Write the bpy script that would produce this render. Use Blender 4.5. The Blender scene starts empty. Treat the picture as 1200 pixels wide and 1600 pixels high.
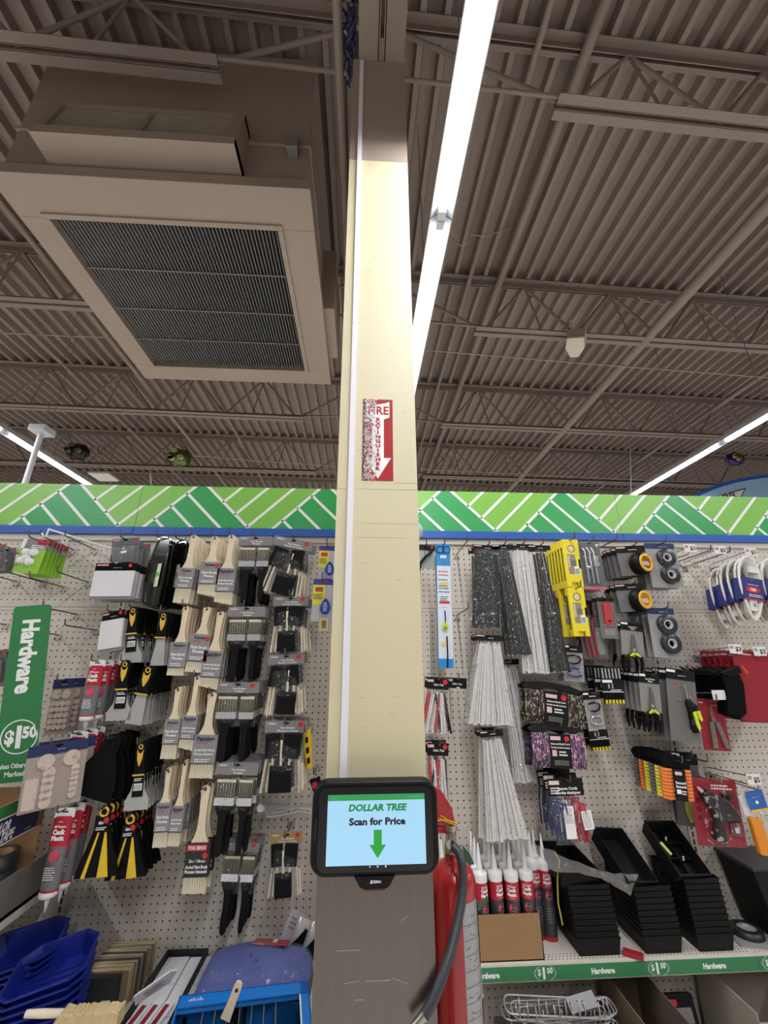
import bpy, bmesh, math, random
from mathutils import Matrix, Vector
random.seed(7)
S = bpy.context.scene
COL = S.collection
PI = math.pi
R = math.radians
# ---------------------------------------------------------------- camera (solved from the peg holes: 1 inch pitch)
FPX, PITCH, YAW, ROLL, CAMZ = 644.0, R(18.96), R(3.21), R(-.115), 1.62
_f = Vector((math.sin(YAW)*math.cos(PITCH), math.cos(YAW)*math.cos(PITCH), math.sin(PITCH)))
_r = Vector((math.cos(YAW), -math.sin(YAW), 0)); _u = _r.cross(_f)
CR = math.cos(ROLL)*_r + math.sin(ROLL)*_u
CU = -math.sin(ROLL)*_r + math.cos(ROLL)*_u
CF = _f
cd = bpy.data.cameras.new('camera'); cam = bpy.data.objects.new('camera', cd); COL.objects.link(cam)
cd.sensor_fit = 'VERTICAL'; cd.sensor_height = 36.0; cd.lens = FPX/1600*36.0
cd.clip_start = .02; cd.clip_end = 100
m3 = Matrix((CR, CU, -CF)).transposed()
cam.matrix_world = Matrix.Translation((0, 0, CAMZ)) @ m3.to_4x4()
S.camera = cam
# ---------------------------------------------------------------- world, exposure
w = bpy.data.worlds.new('world'); S.world = w; w.use_nodes = True
w.node_tree.nodes['Background'].inputs[0].default_value = (.80, .86, 1, 1)
WORLD_STRENGTH = .22
TUBE_STRENGTH = 7.0        # the glowing glass itself; its light is the area lamp of each fixture
LAMP_WATTS = 25.0
w.node_tree.nodes['Background'].inputs[1].default_value = WORLD_STRENGTH
S.view_settings.view_transform = 'Standard'; S.view_settings.look = 'None'
S.view_settings.exposure = .82; S.view_settings.gamma = 1.0; S.view_settings.use_curve_mapping = False
S.cycles.use_denoising = True
S.cycles.max_bounces = 12; S.cycles.diffuse_bounces = 8; S.cycles.transparent_max_bounces = 24
S.cycles.sample_clamp_indirect = 8.0
S.cycles.caustics_reflective = False; S.cycles.caustics_refractive = False

def ray(x, y): return CF + CR*((x-600)/FPX) + CU*((800-y)/FPX)
def at(x, y, Y):
    d = ray(x, y); d = d*(Y/d.y); return Vector((d.x, Y, d.z+CAMZ))
def atz(x, y, Z):
    d = ray(x, y); d = d*((Z-CAMZ)/d.z); return Vector((d.x, d.y, Z))
def atx(x, y, X):
    d = ray(x, y); d = d*(X/d.x); return Vector((X, d.y, d.z+CAMZ))

# ---------------------------------------------------------------- materials
def lin(c):
    if isinstance(c, str):
        c = [int(c[i:i+2], 16)/255 for i in (0, 2, 4)]
    return tuple((v/12.92 if v <= .04045 else ((v+.055)/1.055)**2.4) for v in c)
_M = {}
def mat(name, col='808080', rough=.55, metal=0, var=.10, scale=14, bump=0, spec=.5, alpha=1, stretch=None, emit=0, coat=0, trans=0):
    if name in _M: return _M[name]
    m = bpy.data.materials.new(name); m.use_nodes = True; nt = m.node_tree; b = nt.nodes['Principled BSDF']
    c = lin(col)
    tc = nt.nodes.new('ShaderNodeTexCoord'); mp = nt.nodes.new('ShaderNodeMapping'); nz = nt.nodes.new('ShaderNodeTexNoise')
    nz.inputs['Scale'].default_value = scale; nz.inputs['Detail'].default_value = 3
    if stretch: mp.inputs['Scale'].default_value = stretch
    nt.links.new(tc.outputs['Object'], mp.inputs[0]); nt.links.new(mp.outputs[0], nz.inputs['Vector'])
    mx = nt.nodes.new('ShaderNodeMix'); mx.data_type = 'RGBA'
    mx.inputs[6].default_value = tuple(min(1, v*(1-var)) for v in c)+(1,)
    mx.inputs[7].default_value = tuple(min(1, v*(1+var)) for v in c)+(1,)
    nt.links.new(nz.outputs['Fac'], mx.inputs[0]); nt.links.new(mx.outputs[2], b.inputs['Base Color'])
    b.inputs['Roughness'].default_value = rough; b.inputs['Metallic'].default_value = metal
    b.inputs['Specular IOR Level'].default_value = spec
    b.inputs['Coat Weight'].default_value = coat
    if bump:
        bp = nt.nodes.new('ShaderNodeBump'); bp.inputs['Strength'].default_value = bump; bp.inputs['Distance'].default_value = .002
        nt.links.new(nz.outputs['Fac'], bp.inputs['Height']); nt.links.new(bp.outputs[0], b.inputs['Normal'])
    if emit:
        b.inputs['Emission Color'].default_value = c+(1,); b.inputs['Emission Strength'].default_value = emit
    if alpha < 1: b.inputs['Alpha'].default_value = alpha
    if trans: b.inputs['Transmission Weight'].default_value = trans
    _M[name] = m; return m
def film(name, haze=.08, col='ffffff', bump=.6, scale=60, gloss=.10):
    """clear crinkled packaging film: mostly see-through, a thin glossy sheen"""
    if name in _M: return _M[name]
    m = bpy.data.materials.new(name); m.use_nodes = True; nt = m.node_tree; nt.nodes.clear()
    out = nt.nodes.new('ShaderNodeOutputMaterial'); tr = nt.nodes.new('ShaderNodeBsdfTransparent'); gl = nt.nodes.new('ShaderNodeBsdfGlossy'); df = nt.nodes.new('ShaderNodeBsdfDiffuse')
    gl.inputs['Roughness'].default_value = .16; df.inputs['Color'].default_value = lin(col)+(1,)
    nz = nt.nodes.new('ShaderNodeTexNoise'); nz.inputs['Scale'].default_value = scale; nz.inputs['Detail'].default_value = 2; nz.inputs['Distortion'].default_value = 1.5
    tc = nt.nodes.new('ShaderNodeTexCoord'); nt.links.new(tc.outputs['Object'], nz.inputs['Vector'])
    bp = nt.nodes.new('ShaderNodeBump'); bp.inputs['Strength'].default_value = bump; bp.inputs['Distance'].default_value = .01
    nt.links.new(nz.outputs['Fac'], bp.inputs['Height']); nt.links.new(bp.outputs[0], gl.inputs['Normal'])
    m1 = nt.nodes.new('ShaderNodeMixShader'); m1.inputs[0].default_value = haze
    m2 = nt.nodes.new('ShaderNodeMixShader')
    # creases in the film catch the light; the smooth parts between stay clear
    n2 = nt.nodes.new('ShaderNodeTexNoise'); n2.inputs['Scale'].default_value = scale*.8; n2.inputs['Detail'].default_value = 3; n2.inputs['Distortion'].default_value = 2.5
    nt.links.new(tc.outputs['Object'], n2.inputs['Vector'])
    rp = nt.nodes.new('ShaderNodeValToRGB'); e = rp.color_ramp.elements
    e[0].position = .59; e[0].color = (gloss*.08,)*3+(1,); e[1].position = .67; e[1].color = (min(1, gloss*3.2),)*3+(1,)
    nt.links.new(n2.outputs['Fac'], rp.inputs[0]); nt.links.new(rp.outputs[0], m2.inputs[0])
    nt.links.new(tr.outputs[0], m1.inputs[1]); nt.links.new(df.outputs[0], m1.inputs[2])
    nt.links.new(m1.outputs[0], m2.inputs[1]); nt.links.new(gl.outputs[0], m2.inputs[2]); nt.links.new(m2.outputs[0], out.inputs[0])
    _M[name] = m; return m

BLACK = mat('black_plastic', '0b0b0d', .5, var=.2, spec=.2)
BLACKM = mat('black_matte', '0a0a0b', .75, var=.2, spec=.12)
HOOKM = mat('hook_steel', '6f675f', .35, .8)
HOOKW = mat('hook_galvanised', 'a8a5a0', .35, .8)
STEEL = mat('bright_steel', 'cfcfd0', .3, .6)
WHITE = mat('white_print', 'ecebe8', .5, var=.03)
RED = mat('red_print', 'c4262c', .5)
NAVY = mat('navy_print', '1f2a55', .5)
GREYC = mat('grey_card', '85827f', .55)
GREYD = mat('grey_card_dark', '6c6968', .55)
WOOD = mat('pale_beech', 'e0cfb2', .55, var=.16, scale=30, stretch=(6, 6, .8))
WOODD = mat('dowel_wood', 'e4d7bd', .6, var=.14, scale=30, stretch=(6, 6, .8))
YELLOW = mat('yellow_plastic', 'e8c01c', .45)
BAG = film('clear_bag', haze=.015, bump=1.0, scale=110, gloss=.22)
BLISTER = film('clear_blister', haze=.0, bump=.3, scale=25, gloss=.09)
TAPEG = mat('price_tag_paper', 'dcdad5', .5)

# ---------------------------------------------------------------- mesh builder
_txt = {}
def text_geo(s, bold=.0, spacing=1.0):
    key = (s, bold, spacing)
    if key not in _txt:
        cu = bpy.data.curves.new('t', 'FONT'); cu.body = s; cu.size = 1; cu.offset = bold; cu.resolution_u = 2; cu.space_character = spacing
        o = bpy.data.objects.new('t', cu); COL.objects.link(o)
        dg = bpy.context.evaluated_depsgraph_get()
        me = bpy.data.meshes.new_from_object(o.evaluated_get(dg))
        vs = [(v.co.x, v.co.y) for v in me.vertices]; fs = [tuple(p.vertices) for p in me.polygons]
        bpy.data.objects.remove(o); bpy.data.curves.remove(cu); bpy.data.meshes.remove(me)
        if vs:
            x0 = min(v[0] for v in vs); x1 = max(v[0] for v in vs); y0 = min(v[1] for v in vs); y1 = max(v[1] for v in vs)
        else: x0 = x1 = y0 = y1 = 0
        _txt[key] = (vs, fs, (x0, x1, y0, y1))
    return _txt[key]

class MB:
    def __init__(s, M=None): s.v = []; s.f = []; s.mi = []; s.sm = []; s.mats = []; s.M = M
    def mid(s, m):
        if m not in s.mats: s.mats.append(m)
        return s.mats.index(m)
    def add(s, vs, fs, m, M=None, smooth=False):
        o = len(s.v); i = s.mid(m)
        for v in vs:
            v = Vector(v)
            if M is not None: v = M @ v
            if s.M is not None: v = s.M @ v
            s.v.append(v)
        for f in fs: s.f.append(tuple(o+k for k in f)); s.mi.append(i); s.sm.append(smooth)
        return s
    def box(s, x0, x1, y0, y1, z0, z1, m, M=None):
        vs = [(x, y, z) for x in (x0, x1) for y in (y0, y1) for z in (z0, z1)]
        return s.add(vs, [(0, 1, 3, 2), (4, 6, 7, 5), (0, 4, 5, 1), (2, 3, 7, 6), (0, 2, 6, 4), (1, 5, 7, 3)], m, M)
    def cbox(s, c, d, m, M=None):
        return s.box(c[0]-d[0]/2, c[0]+d[0]/2, c[1]-d[1]/2, c[1]+d[1]/2, c[2]-d[2]/2, c[2]+d[2]/2, m, M)
    def prism(s, poly, y0, y1, m, M=None):
        """poly of (x, z), extruded along y from y0 (towards the viewer) to y1"""
        n = len(poly)
        vs = [(x, y0, z) for x, z in poly]+[(x, y1, z) for x, z in poly]
        fs = [tuple(range(n)), tuple(range(2*n-1, n-1, -1))]+[(i, i+n, (i+1) % n+n, (i+1) % n) for i in range(n)]
        return s.add(vs, fs, m, M)
    def sheet(s, poly, y, m, M=None):
        return s.add([(x, y, z) for x, z in poly], [tuple(range(len(poly)))], m, M)
    def rrect(s, x0, x1, z0, z1, r, y0, y1, m, n=4, M=None):
        return s.prism(rr(x0, x1, z0, z1, r, n), y0, y1, m, M)
    def disc(s, x, z, r, y0, y1, m, n=20, rz=None, M=None):
        rz = rz or r
        return s.prism([(x+r*math.cos(2*PI*k/n), z+rz*math.sin(2*PI*k/n)) for k in range(n)], y0, y1, m, M)
    def ring(s, x, z, r, rin, y0, y1, m, n=24, M=None, e=1):
        vs = []; fs = []
        for k in range(n):
            c, q = math.cos(2*PI*k/n), math.sin(2*PI*k/n)
            vs += [(x+r*c, y0, z+r*q*e), (x+rin*c, y0, z+rin*q*e), (x+rin*c, y1, z+rin*q*e), (x+r*c, y1, z+r*q*e)]
        for k in range(n):
            a = 4*k; b = 4*((k+1) % n)
            for j in range(4): fs.append((a+j, b+j, b+(j+1) % 4, a+(j+1) % 4))
        return s.add(vs, fs, m, M)
    def tube(s, pts, r, m, n=8, M=None, caps=True, flat=1.0):
        pts = [Vector(p) for p in pts]; rs = r if isinstance(r, (list, tuple)) else [r]*len(pts)
        vs = []; fs = []; prev = None
        for i, p in enumerate(pts):
            t = (pts[min(i+1, len(pts)-1)]-pts[max(i-1, 0)])
            t = t.normalized() if t.length > 1e-9 else Vector((0, 0, 1))
            if prev is None:
                a = Vector((0, 0, 1)) if abs(t.z) < .9 else Vector((0, 1, 0))
                x = t.cross(a).normalized()
            else:
                x = (prev-t*prev.dot(t)); x = x.normalized() if x.length > 1e-9 else t.orthogonal().normalized()
            prev = x; y = t.cross(x)
            for k in range(n):
                a = 2*PI*k/n; vs.append(p+x*(math.cos(a)*rs[i])+y*(math.sin(a)*rs[i]*flat))
        for i in range(len(pts)-1):
            for k in range(n): fs.append((i*n+k, i*n+(k+1) % n, (i+1)*n+(k+1) % n, (i+1)*n+k))
        s.add(vs, fs, m, M, smooth=True)
        if caps:
            s.add([vs[k] for k in range(n)], [tuple(range(n))[::-1]], m, M); s.add(vs[-n:], [tuple(range(n))], m, M)
        return s
    def lathe(s, prof, m, n=20, M=None, smooth=True):
        """prof: list of (radius, z), around local z"""
        vs = []; fs = []
        for r, z in prof:
            for k in range(n): vs.append((r*math.cos(2*PI*k/n), r*math.sin(2*PI*k/n), z))
        for i in range(len(prof)-1):
            for k in range(n): fs.append((i*n+k, i*n+(k+1) % n, (i+1)*n+(k+1) % n, (i+1)*n+k))
        s.add(vs, fs, m, M, smooth)
        if prof[0][0] > 1e-6: s.add(vs[:n], [tuple(range(n))[::-1]], m, M)
        if prof[-1][0] > 1e-6: s.add(vs[-n:], [tuple(range(n))], m, M)
        return s
    def loft(s, rings, m, M=None, smooth=True, caps=True):
        n = len(rings[0]); vs = [p for r_ in rings for p in r_]; fs = []
        for i in range(len(rings)-1):
            for k in range(n): fs.append((i*n+k, i*n+(k+1) % n, (i+1)*n+(k+1) % n, (i+1)*n+k))
        s.add(vs, fs, m, M, smooth)
        if caps: s.add(rings[0], [tuple(range(n))[::-1]], m, M); s.add(rings[-1], [tuple(range(n))], m, M)
        return s
    def text(s, t, x, z, h, y, m, M=None, wmax=None, anchor='c', bold=0, squeeze=1.0, shear=0, spacing=1.0):
        """lettering of cap height about h, centred at x, z in the plane y, facing -y"""
        vs, fs, (x0, x1, y0, y1) = text_geo(t, bold, spacing)
        if not vs: return s
        k = h/.69; wd = (x1-x0)*k*squeeze; kx = k*squeeze
        if wmax and wd > wmax: kx *= wmax/wd; wd = wmax
        ox = x-wd/2 if anchor == 'c' else (x if anchor == 'l' else x-wd)
        return s.add([(ox+(vx-x0)*kx+shear*(vy)*k, y, z+(vy-.345)*k) for vx, vy in vs], fs, m, M)
    def lines(s, x0, x1, z, h, y, m, n=1, gap=None, M=None, rag=.25, seed=0):
        """small print too fine to read: broken bars"""
        rn = random.Random(seed*97+int(abs(z)*1e4)+n)
        gap = gap or h*1.8
        for k in range(n):
            zz = z-k*gap; x = x0; xe = x1-(x1-x0)*rag*rn.random()
            while x < xe:
                l = (x1-x0)*(.08+.16*rn.random()); e = min(x+l, xe)
                s.sheet([(x, zz-h/2), (e, zz-h/2), (e, zz+h/2), (x, zz+h/2)], y, m, M); x = e+(x1-x0)*.03
        return s
    def obj(s, name, parent=None, loc=None, bevel=0, seg=2, sub=0):
        me = bpy.data.meshes.new(name)
        me.from_pydata([tuple(v) for v in s.v], [], s.f)
        for m in s.mats: me.materials.append(m)
        me.polygons.foreach_set('material_index', s.mi); me.polygons.foreach_set('use_smooth', s.sm); me.update()
        o = bpy.data.objects.new(name, me); COL.objects.link(o)
        if parent: o.parent = parent
        if loc is not None: o.location = loc
        if bevel:
            b = o.modifiers.new('bevel', 'BEVEL'); b.width = bevel; b.segments = seg; b.limit_method = 'ANGLE'; b.angle_limit = R(40)
        if sub:
            b = o.modifiers.new('subd', 'SUBSURF'); b.levels = sub; b.render_levels = sub
        return o
def rr(x0, x1, z0, z1, r, n=4):
    p = []
    for cx, cz, a in ((x1-r, z1-r, 0), (x0+r, z1-r, 90), (x0+r, z0+r, 180), (x1-r, z0+r, 270)):
        for k in range(n+1):
            t = R(a+90*k/n); p.append((cx+r*math.cos(t), cz+r*math.sin(t)))
    return p
def empty(name, loc=(0, 0, 0), rot=None):
    o = bpy.data.objects.new(name, None); COL.objects.link(o); o.location = loc; o.empty_display_size = .05
    if rot: o.rotation_euler = rot
    return o
LABELS = {}
def tag(o, label, cat, group=None, kind=None):
    if len(label.split()) > 16 or len(label.split()) < 4: print('LABELWORDS', len(label.split()), label)
    o['label'] = label; o['category'] = cat
    if group: o['group'] = group
    if kind: o['kind'] = kind
    return o
def struct(o, label=None, cat=None):
    o['kind'] = 'structure'
    if label: o['label'] = label; o['category'] = cat or 'structure'
    return o
_kids = {}
def copy_tree(o, parent=None):
    c = o.copy(); COL.objects.link(c)
    if parent: c.parent = parent
    for ch in list(o.children): copy_tree(ch, c)
    return c
ORD = ['foremost', 'second', 'third', 'fourth', 'fifth', 'sixth', 'seventh', 'eighth', 'ninth', 'tenth', 'eleventh', 'twelfth', 'thirteenth', 'fourteenth', 'fifteenth', 'sixteenth']
def Mx(loc=(0, 0, 0), rx=0, ry=0, rz=0, sc=None):
    M = Matrix.Translation(loc) @ Matrix.Rotation(rz, 4, 'Z') @ Matrix.Rotation(ry, 4, 'Y') @ Matrix.Rotation(rx, 4, 'X')
    if sc: M = M @ Matrix.Diagonal((*sc, 1))
    return M
# ================================================================ SETTING
PEGY = 1.954
DECKZ = 5.22
BROWN = mat('brown_ceiling_paint', '897a70', .7, var=.08, scale=3)
BROWNL = mat('brown_paint_lit', '9c8b7e', .6, var=.05, scale=2)  # same brown paint as the roof, lightened where it is better lit
FLOORM = mat('vinyl_tile', 'dfdad2', .35, var=.06, scale=2)
m = MB(); m.box(-14, 14, -10, 16, -.1, 0, FLOORM); struct(m.obj('floor'), 'pale vinyl tile shop floor under the displays', 'floor')
WALLM = mat('store_wall_paint', 'd9d2c6', .7)
for nm, b in dict(wall_back=(-14, 14, 16, 16.2, 0, 5.4), wall_left=(-14.2, -14, -10, 16, 0, 5.4), wall_right=(14, 14.2, -10, 16, 0, 5.4), wall_front=(-14, 14, -10.2, -10, 0, 5.4)).items():
    struct(MB().box(*b, WALLM).obj(nm), 'far painted store wall beyond the aisles', 'wall')
# corrugated roof deck, ribs running away from the viewer
m = MB(); pit = .148; prof = []
x = -14.06
while x < 14:
    prof += [(x, DECKZ), (x+.036, DECKZ), (x+.050, DECKZ+.072), (x+pit-.012, DECKZ+.072)]; x += pit
vs = []; fs = []
for k, (px_, pz_) in enumerate(prof): vs += [(px_, -10, pz_), (px_, 16, pz_)]
for k in range(len(prof)-1): fs.append((2*k, 2*k+1, 2*k+3, 2*k+2))
m.add(vs, fs, BROWN)
m.box(-14.2, 14.2, -10.2, 16.2, DECKZ+.085, DECKZ+.12, BROWN)
struct(m.obj('ceiling'), 'corrugated brown steel roof deck overhead', 'ceiling')

# open web joists across, bearing on a girder that runs over the pillar
JH = 2.95
def yj(Y0, X): return Y0+.030*X
def joist(Y0, x0, x1, xb, label):
    """x0..x1 top chord, xb: where the bottom chord stops (girder side)"""
    m = MB(); zb = CAMZ+JH; zt = DECKZ-.005
    def seg(a, b, r, flat=1): m.tube([(a[0], yj(Y0, a[0])+a[2], a[1]), (b[0], yj(Y0, b[0])+b[2], b[1])], r, BROWN, n=8)
    def angle(xa, xe, z, up, dy):
        # angle iron leg pair
        for s_ in (-1, 1):
            ya, ye = yj(Y0, xa), yj(Y0, xe)
            y0_, y1_ = (.012, .062) if s_ > 0 else (-.062, -.012)
            m.add([(xa, ya+y0_, z), (xe, ye+y0_, z), (xe, ye+y1_, z), (xa, ya+y1_, z), (xa, ya+y0_, z+.006), (xe, ye+y0_, z+.006), (xe, ye+y1_, z+.006), (xa, ya+y1_, z+.006)],
                  [(0, 1, 2, 3), (4, 7, 6, 5), (0, 4, 5, 1), (1, 5, 6, 2), (2, 6, 7, 3), (3, 7, 4, 0)], BROWN)
            yi = y0_ if s_ > 0 else y1_
            z0_, z1_ = (z, z+up) if up > 0 else (z+up, z)
            m.add([(xa, ya+yi-.003, z0_), (xe, ye+yi-.003, z0_), (xe, ye+yi+.003, z0_), (xa, ya+yi+.003, z0_), (xa, ya+yi-.003, z1_), (xe, ye+yi-.003, z1_), (xe, ye+yi+.003, z1_), (xa, ya+yi+.003, z1_)],
                  [(0, 3, 2, 1), (4, 5, 6, 7), (0, 1, 5, 4), (1, 2, 6, 5), (2, 3, 7, 6), (3, 0, 4, 7)], BROWN)
    angle(x0, x1, zt-.006, -.06, 0); 
    far = x1 if abs(x1-xb) > abs(x0-xb) else x0; near = x0 if far == x1 else x1
    angle(min(xb, far), max(xb, far), zb, .06, 0)
    sgn = 1 if far > xb else -1
    seg((xb+.05*sgn, zb+.03, 0), (near, zt-.05, 0), .016)      # end bracing rods up to the girder
    seg((xb+.05*sgn, zb+.03, -.03), (near, zb+.10, 0), .013)
    x = xb+.1*sgn; k = 0
    while abs(x-xb) < abs(far-xb)-.5:
        a = (x, zb+.03, 0); b = (x+.46*sgn, zt-.04, 0); c = (x+.92*sgn, zb+.03, 0)
        seg(a, b, .014); seg(b, c, .014)
        seg((x+.46*sgn, zt-.04, 0), (x+.46*sgn+.12*sgn, zb+.03, 0), .009); x += .92*sgn
    return struct(m.obj('ceiling_joist'), label, 'roof joist')
JY = [-.40, 1.385, 3.12, 4.87, 6.60, 8.35, 10.1]
JN = ['overhead behind the camera', 'nearest the pillar top', 'second beyond the pillar', 'third beyond the pillar', 'fourth beyond the pillar', 'fifth beyond the pillar', 'farthest beyond the pillar']
for Y0, nm in zip(JY, JN):
    joist(Y0, .12, 13.5, 1.065, 'brown open web roof joist to the right, '+nm)
    joist(Y0, -13.5, -.02, -.80, 'brown open web roof joist to the left, '+nm)
# girder over the pillar
m = MB(); gx = .052
for s_ in (-1, 1):
    a, b = sorted((gx+s_*.012, gx+s_*.098))
    m.box(a, b, -9, 14, 4.085, 4.095, BROWN); m.box(gx+s_*.012-.004, gx+s_*.012+.004, -9, 14, 4.085, 4.18, BROWN)
    m.box(a, b, -9, 14, 5.13, 5.14, BROWN); m.box(gx+s_*.012-.004, gx+s_*.012+.004, -9, 14, 5.04, 5.14, BROWN)
y = -8.9; k = 0
while y < 13:
    for (ya, za, yb, zb) in ((y, 4.14, y+.89, 5.09), (y+.89, 5.09, y+1.78, 4.14)): m.tube([(gx, ya, za), (gx, yb, zb)], .022, BROWN, n=8)
    y += 1.78
m.box(gx-.03, gx+.03, 1.0, 1.08, 4.09, 5.1, BROWN)
struct(m.obj('ceiling_girder'), 'deep brown roof girder carried by the cream pillar', 'roof girder')
# conduits and pipes under the deck, running with the ribs
def pipe(X, Z, r, y0, y1, label, nm='conduit_pipe'):
    return tag(MB().tube([(X, y0, Z), (X, y1, Z)], r, BROWN, n=12).obj(nm), label, 'pipe')
pipe(.945*2.98, CAMZ+2.98, .05, -6, 13, 'thick brown sprinkler pipe crossing under the joists beside the speaker', 'sprinkler_pipe')
pipe(1.03, DECKZ-.08, .022, -6, 13, 'thin brown conduit just beside the main light row', 'conduit_pipe')
pipe(1.34, DECKZ-.08, .035, -6, 13, 'brown conduit farther from the main light row', 'conduit_pipe')
pipe(5.0, DECKZ-.30, .03, -6, 13, 'thin brown conduit beyond the sprinkler pipe', 'conduit_pipe')
pipe(-.1455, 4.30, .022, -1.5, 10, 'brown conduit running close beside the pillar top', 'conduit_pipe')
pipe(-2.72, 4.80, .026, -6, 13, 'thin brown conduit crossing behind the rooftop unit', 'conduit_pipe')
pipe(-2.0, 4.90, .02, 3.4, 13, 'narrow brown conduit beyond the rooftop unit', 'conduit_pipe')
pipe(-3.6, 4.90, .02, -6, 13, 'narrow brown conduit left of the rooftop unit', 'conduit_pipe')

# ---------------------------------------------------------------- pillar
CREAM = mat('cream_paint', 'd2c8a4', .45, var=.04, scale=2.2)
COLY = 1.07
m = MB(); m.box(-.071, .1545, COLY, COLY+.24, 0, 3.428, CREAM); m.box(-.071, .1545, COLY, COLY+.24, 3.428, 4.088, BROWNL)
# hairline joints in the boxed-in steel
LINEM = mat('paint_crack', 'c6bc97', .6)
for z, x0, x1 in ((2.055, -.071, .1545), (1.955, .0, .1545), (1.915, -.02, .12), (2.075, .09, .1545)): m.box(x0, x1, COLY-.0006, COLY, z, z+.0016, LINEM)
rn = random.Random(3)
for k in range(26):
    x = rn.uniform(-.06, .15); z = rn.uniform(1.4, 3.3); l = rn.uniform(.004, .02)
    m.box(x, x+l, COLY-.0006, COLY, z, z+rn.uniform(.001, .003), LINEM)
pil = m.obj('pillar', bevel=.004); struct(pil, 'square cream pillar painted brown above, in the middle of the aisle', 'pillar')
RACE = mat('white_raceway', 'e2dee4', .4, var=.02)
m = MB(); m.box(-.041, -.0245, COLY-.014, COLY, 1.285, 4.055, RACE); m.box(-.041, -.0245, COLY-.0145, COLY, 2.62, 2.622, mat('raceway_joint', 'b5b1b8'))
tag(m.obj('cable_raceway', bevel=.003), 'white plastic cable raceway running up the cream pillar', 'cable cover')
# stainless guard round the foot of the pillar
BRUSH = mat('brushed_stainless', '756d68', .28, .9, var=.10, scale=20, stretch=(12, 12, .25))
m = MB(); m.box(-.0815, .1565, COLY-.006, COLY-.0, 0, 1.28, BRUSH); m.box(-.0815, -.073, COLY, COLY+.2, 0, 1.28, BRUSH); m.box(.1565, .1615, COLY-.006, COLY+.06, 0, 1.28, BRUSH)
SCR = mat('scratch', 'b9b4ae', .25, .9)
for x, z, l, a in ((-.04, 1.06, .05, 0), (-.02, 1.01, .03, -.1), (.02, 1.012, .05, 0), (.075, 1.015, .03, .3), (.0, .985, .02, 0), (.09, 1.1, .02, -.6)):
    m.box(0, l, COLY-.0066, COLY-.006, 0, .0012, SCR, M=Mx((x, 0, z), ry=a))
tag(m.obj('corner_guard', bevel=.001), 'brushed stainless steel guard around the foot of the pillar', 'pillar guard')

# fire extinguisher sign, worn on one side
SIGNR = mat('sign_red', 'a51c22', .55, spec=.3)
SIGNW = mat('sign_white', 'efece6', .45, var=.02)
m = MB(); yS = COLY-.0012; x0, x1, z0, z1 = -.003, .0865, 2.081, 2.348
m.box(x0, x1, yS, COLY, z0, z1, SIGNR)
cx = (x0+x1)/2+.001; ya = yS-.0004
m.sheet([(cx-.036, 2.338), (cx-.02, 2.325), (cx, 2.330), (cx+.02, 2.334), (cx+.034, 2.340), (cx+.034, 2.286), (cx+.017, 2.279), (cx+.017, 2.152), (cx+.038, 2.152), (cx, 2.087), (cx-.038, 2.152), (cx-.017, 2.152), (cx-.017, 2.279), (cx-.034, 2.286)], ya, SIGNW)
m.text('FIRE', cx+.001, 2.309, .027, ya-.0004, SIGNR, bold=.03, wmax=.062)
for k, ch in enumerate('EXTINGUISHER'): m.text(ch, cx, 2.278-k*.01455, .0105, ya-.0004, SIGNR, bold=.06, squeeze=1.3)
rn = random.Random(11)
for k in range(1500):       # flaked vinyl on the worn side
    q = rn.random()**1.5; x = x0+.001+q*.040; z = rn.uniform(z0+.001, z1-.001)
    w_ = rn.uniform(.0006, .0022); h_ = rn.uniform(.0005, .0024); a = rn.uniform(0, 3)
    c_, s_ = math.cos(a), math.sin(a)
    x = max(x, x0+.003)
    m.sheet([(x+dx*c_-dz*s_, z+dx*s_+dz*c_) for dx, dz in ((-w_, -h_), (w_, -h_*.6), (w_*.7, h_), (-w_, h_*.8))], ya-.0008, SIGNW if rn.random() < .86 else SIGNR)
tag(m.obj('fire_sign'), 'worn red fire extinguisher sign with white arrow on the pillar', 'sign')

# ---------------------------------------------------------------- ceiling lights
LW = mat('light_housing_white', 'c4c5ca', .4, var=.02)
TUBE = mat('lit_tube', 'f2f5ff', .5, emit=TUBE_STRENGTH, var=0)
LZ = 3.575
def light(X, Y0, Y1, label, W=.108):
    t = empty('strip_light', (X, (Y0+Y1)/2, LZ)); h = (Y1-Y0)/2-.004
    m = MB(); m.prism([(-W/2, .0), (-W/2+.004, 0), (-.022, .03), (.022, .03), (W/2-.004, 0), (W/2, 0), (.03, .055), (-.03, .055)], -h, h, LW); m.obj('housing', t)
    MB().tube([(0, -h+.04, .004), (0, h-.04, .004)], .018, TUBE, n=12).obj('lamp_tube', t)
    la = bpy.data.lights.new('lamp_light', 'AREA'); la.shape = 'RECTANGLE'; la.size = .034; la.size_y = 2*h-.10; la.energy = LAMP_WATTS; la.color = (.95, .97, 1.0)
    lo = bpy.data.objects.new('lamp_light', la); COL.objects.link(lo); lo.parent = t; lo.location = (0, 0, -.0165)
    for s_ in (-1, 1): MB().box(-.018, .018, s_*h-.02-.019*s_, s_*h+.02-.019*s_, -.016, .03, LW).obj('lamp_holder', t)
    for s_ in (-.6, .6): MB().tube([(0, s_*h, .055), (0, s_*h, DECKZ-.02-LZ)], .0035, HOOKW, n=6).obj('suspension_rod', t)
    return tag(t, label, 'ceiling light', 'fluorescent strip lights')
row = ['above the camera', 'just past the pillar', 'farther past the pillar', 'at the far end', 'behind the camera', 'beyond the far end']
ys = [(-1.04, 1.385), (1.385, 3.82), (3.82, 6.25), (6.25, 8.7), (-3.48, -1.04), (8.7, 11.1)]
for (a, b), nm in zip(ys, row): light(.352, a, b, 'lit fluorescent strip light of the row beside the pillar, '+nm)
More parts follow.
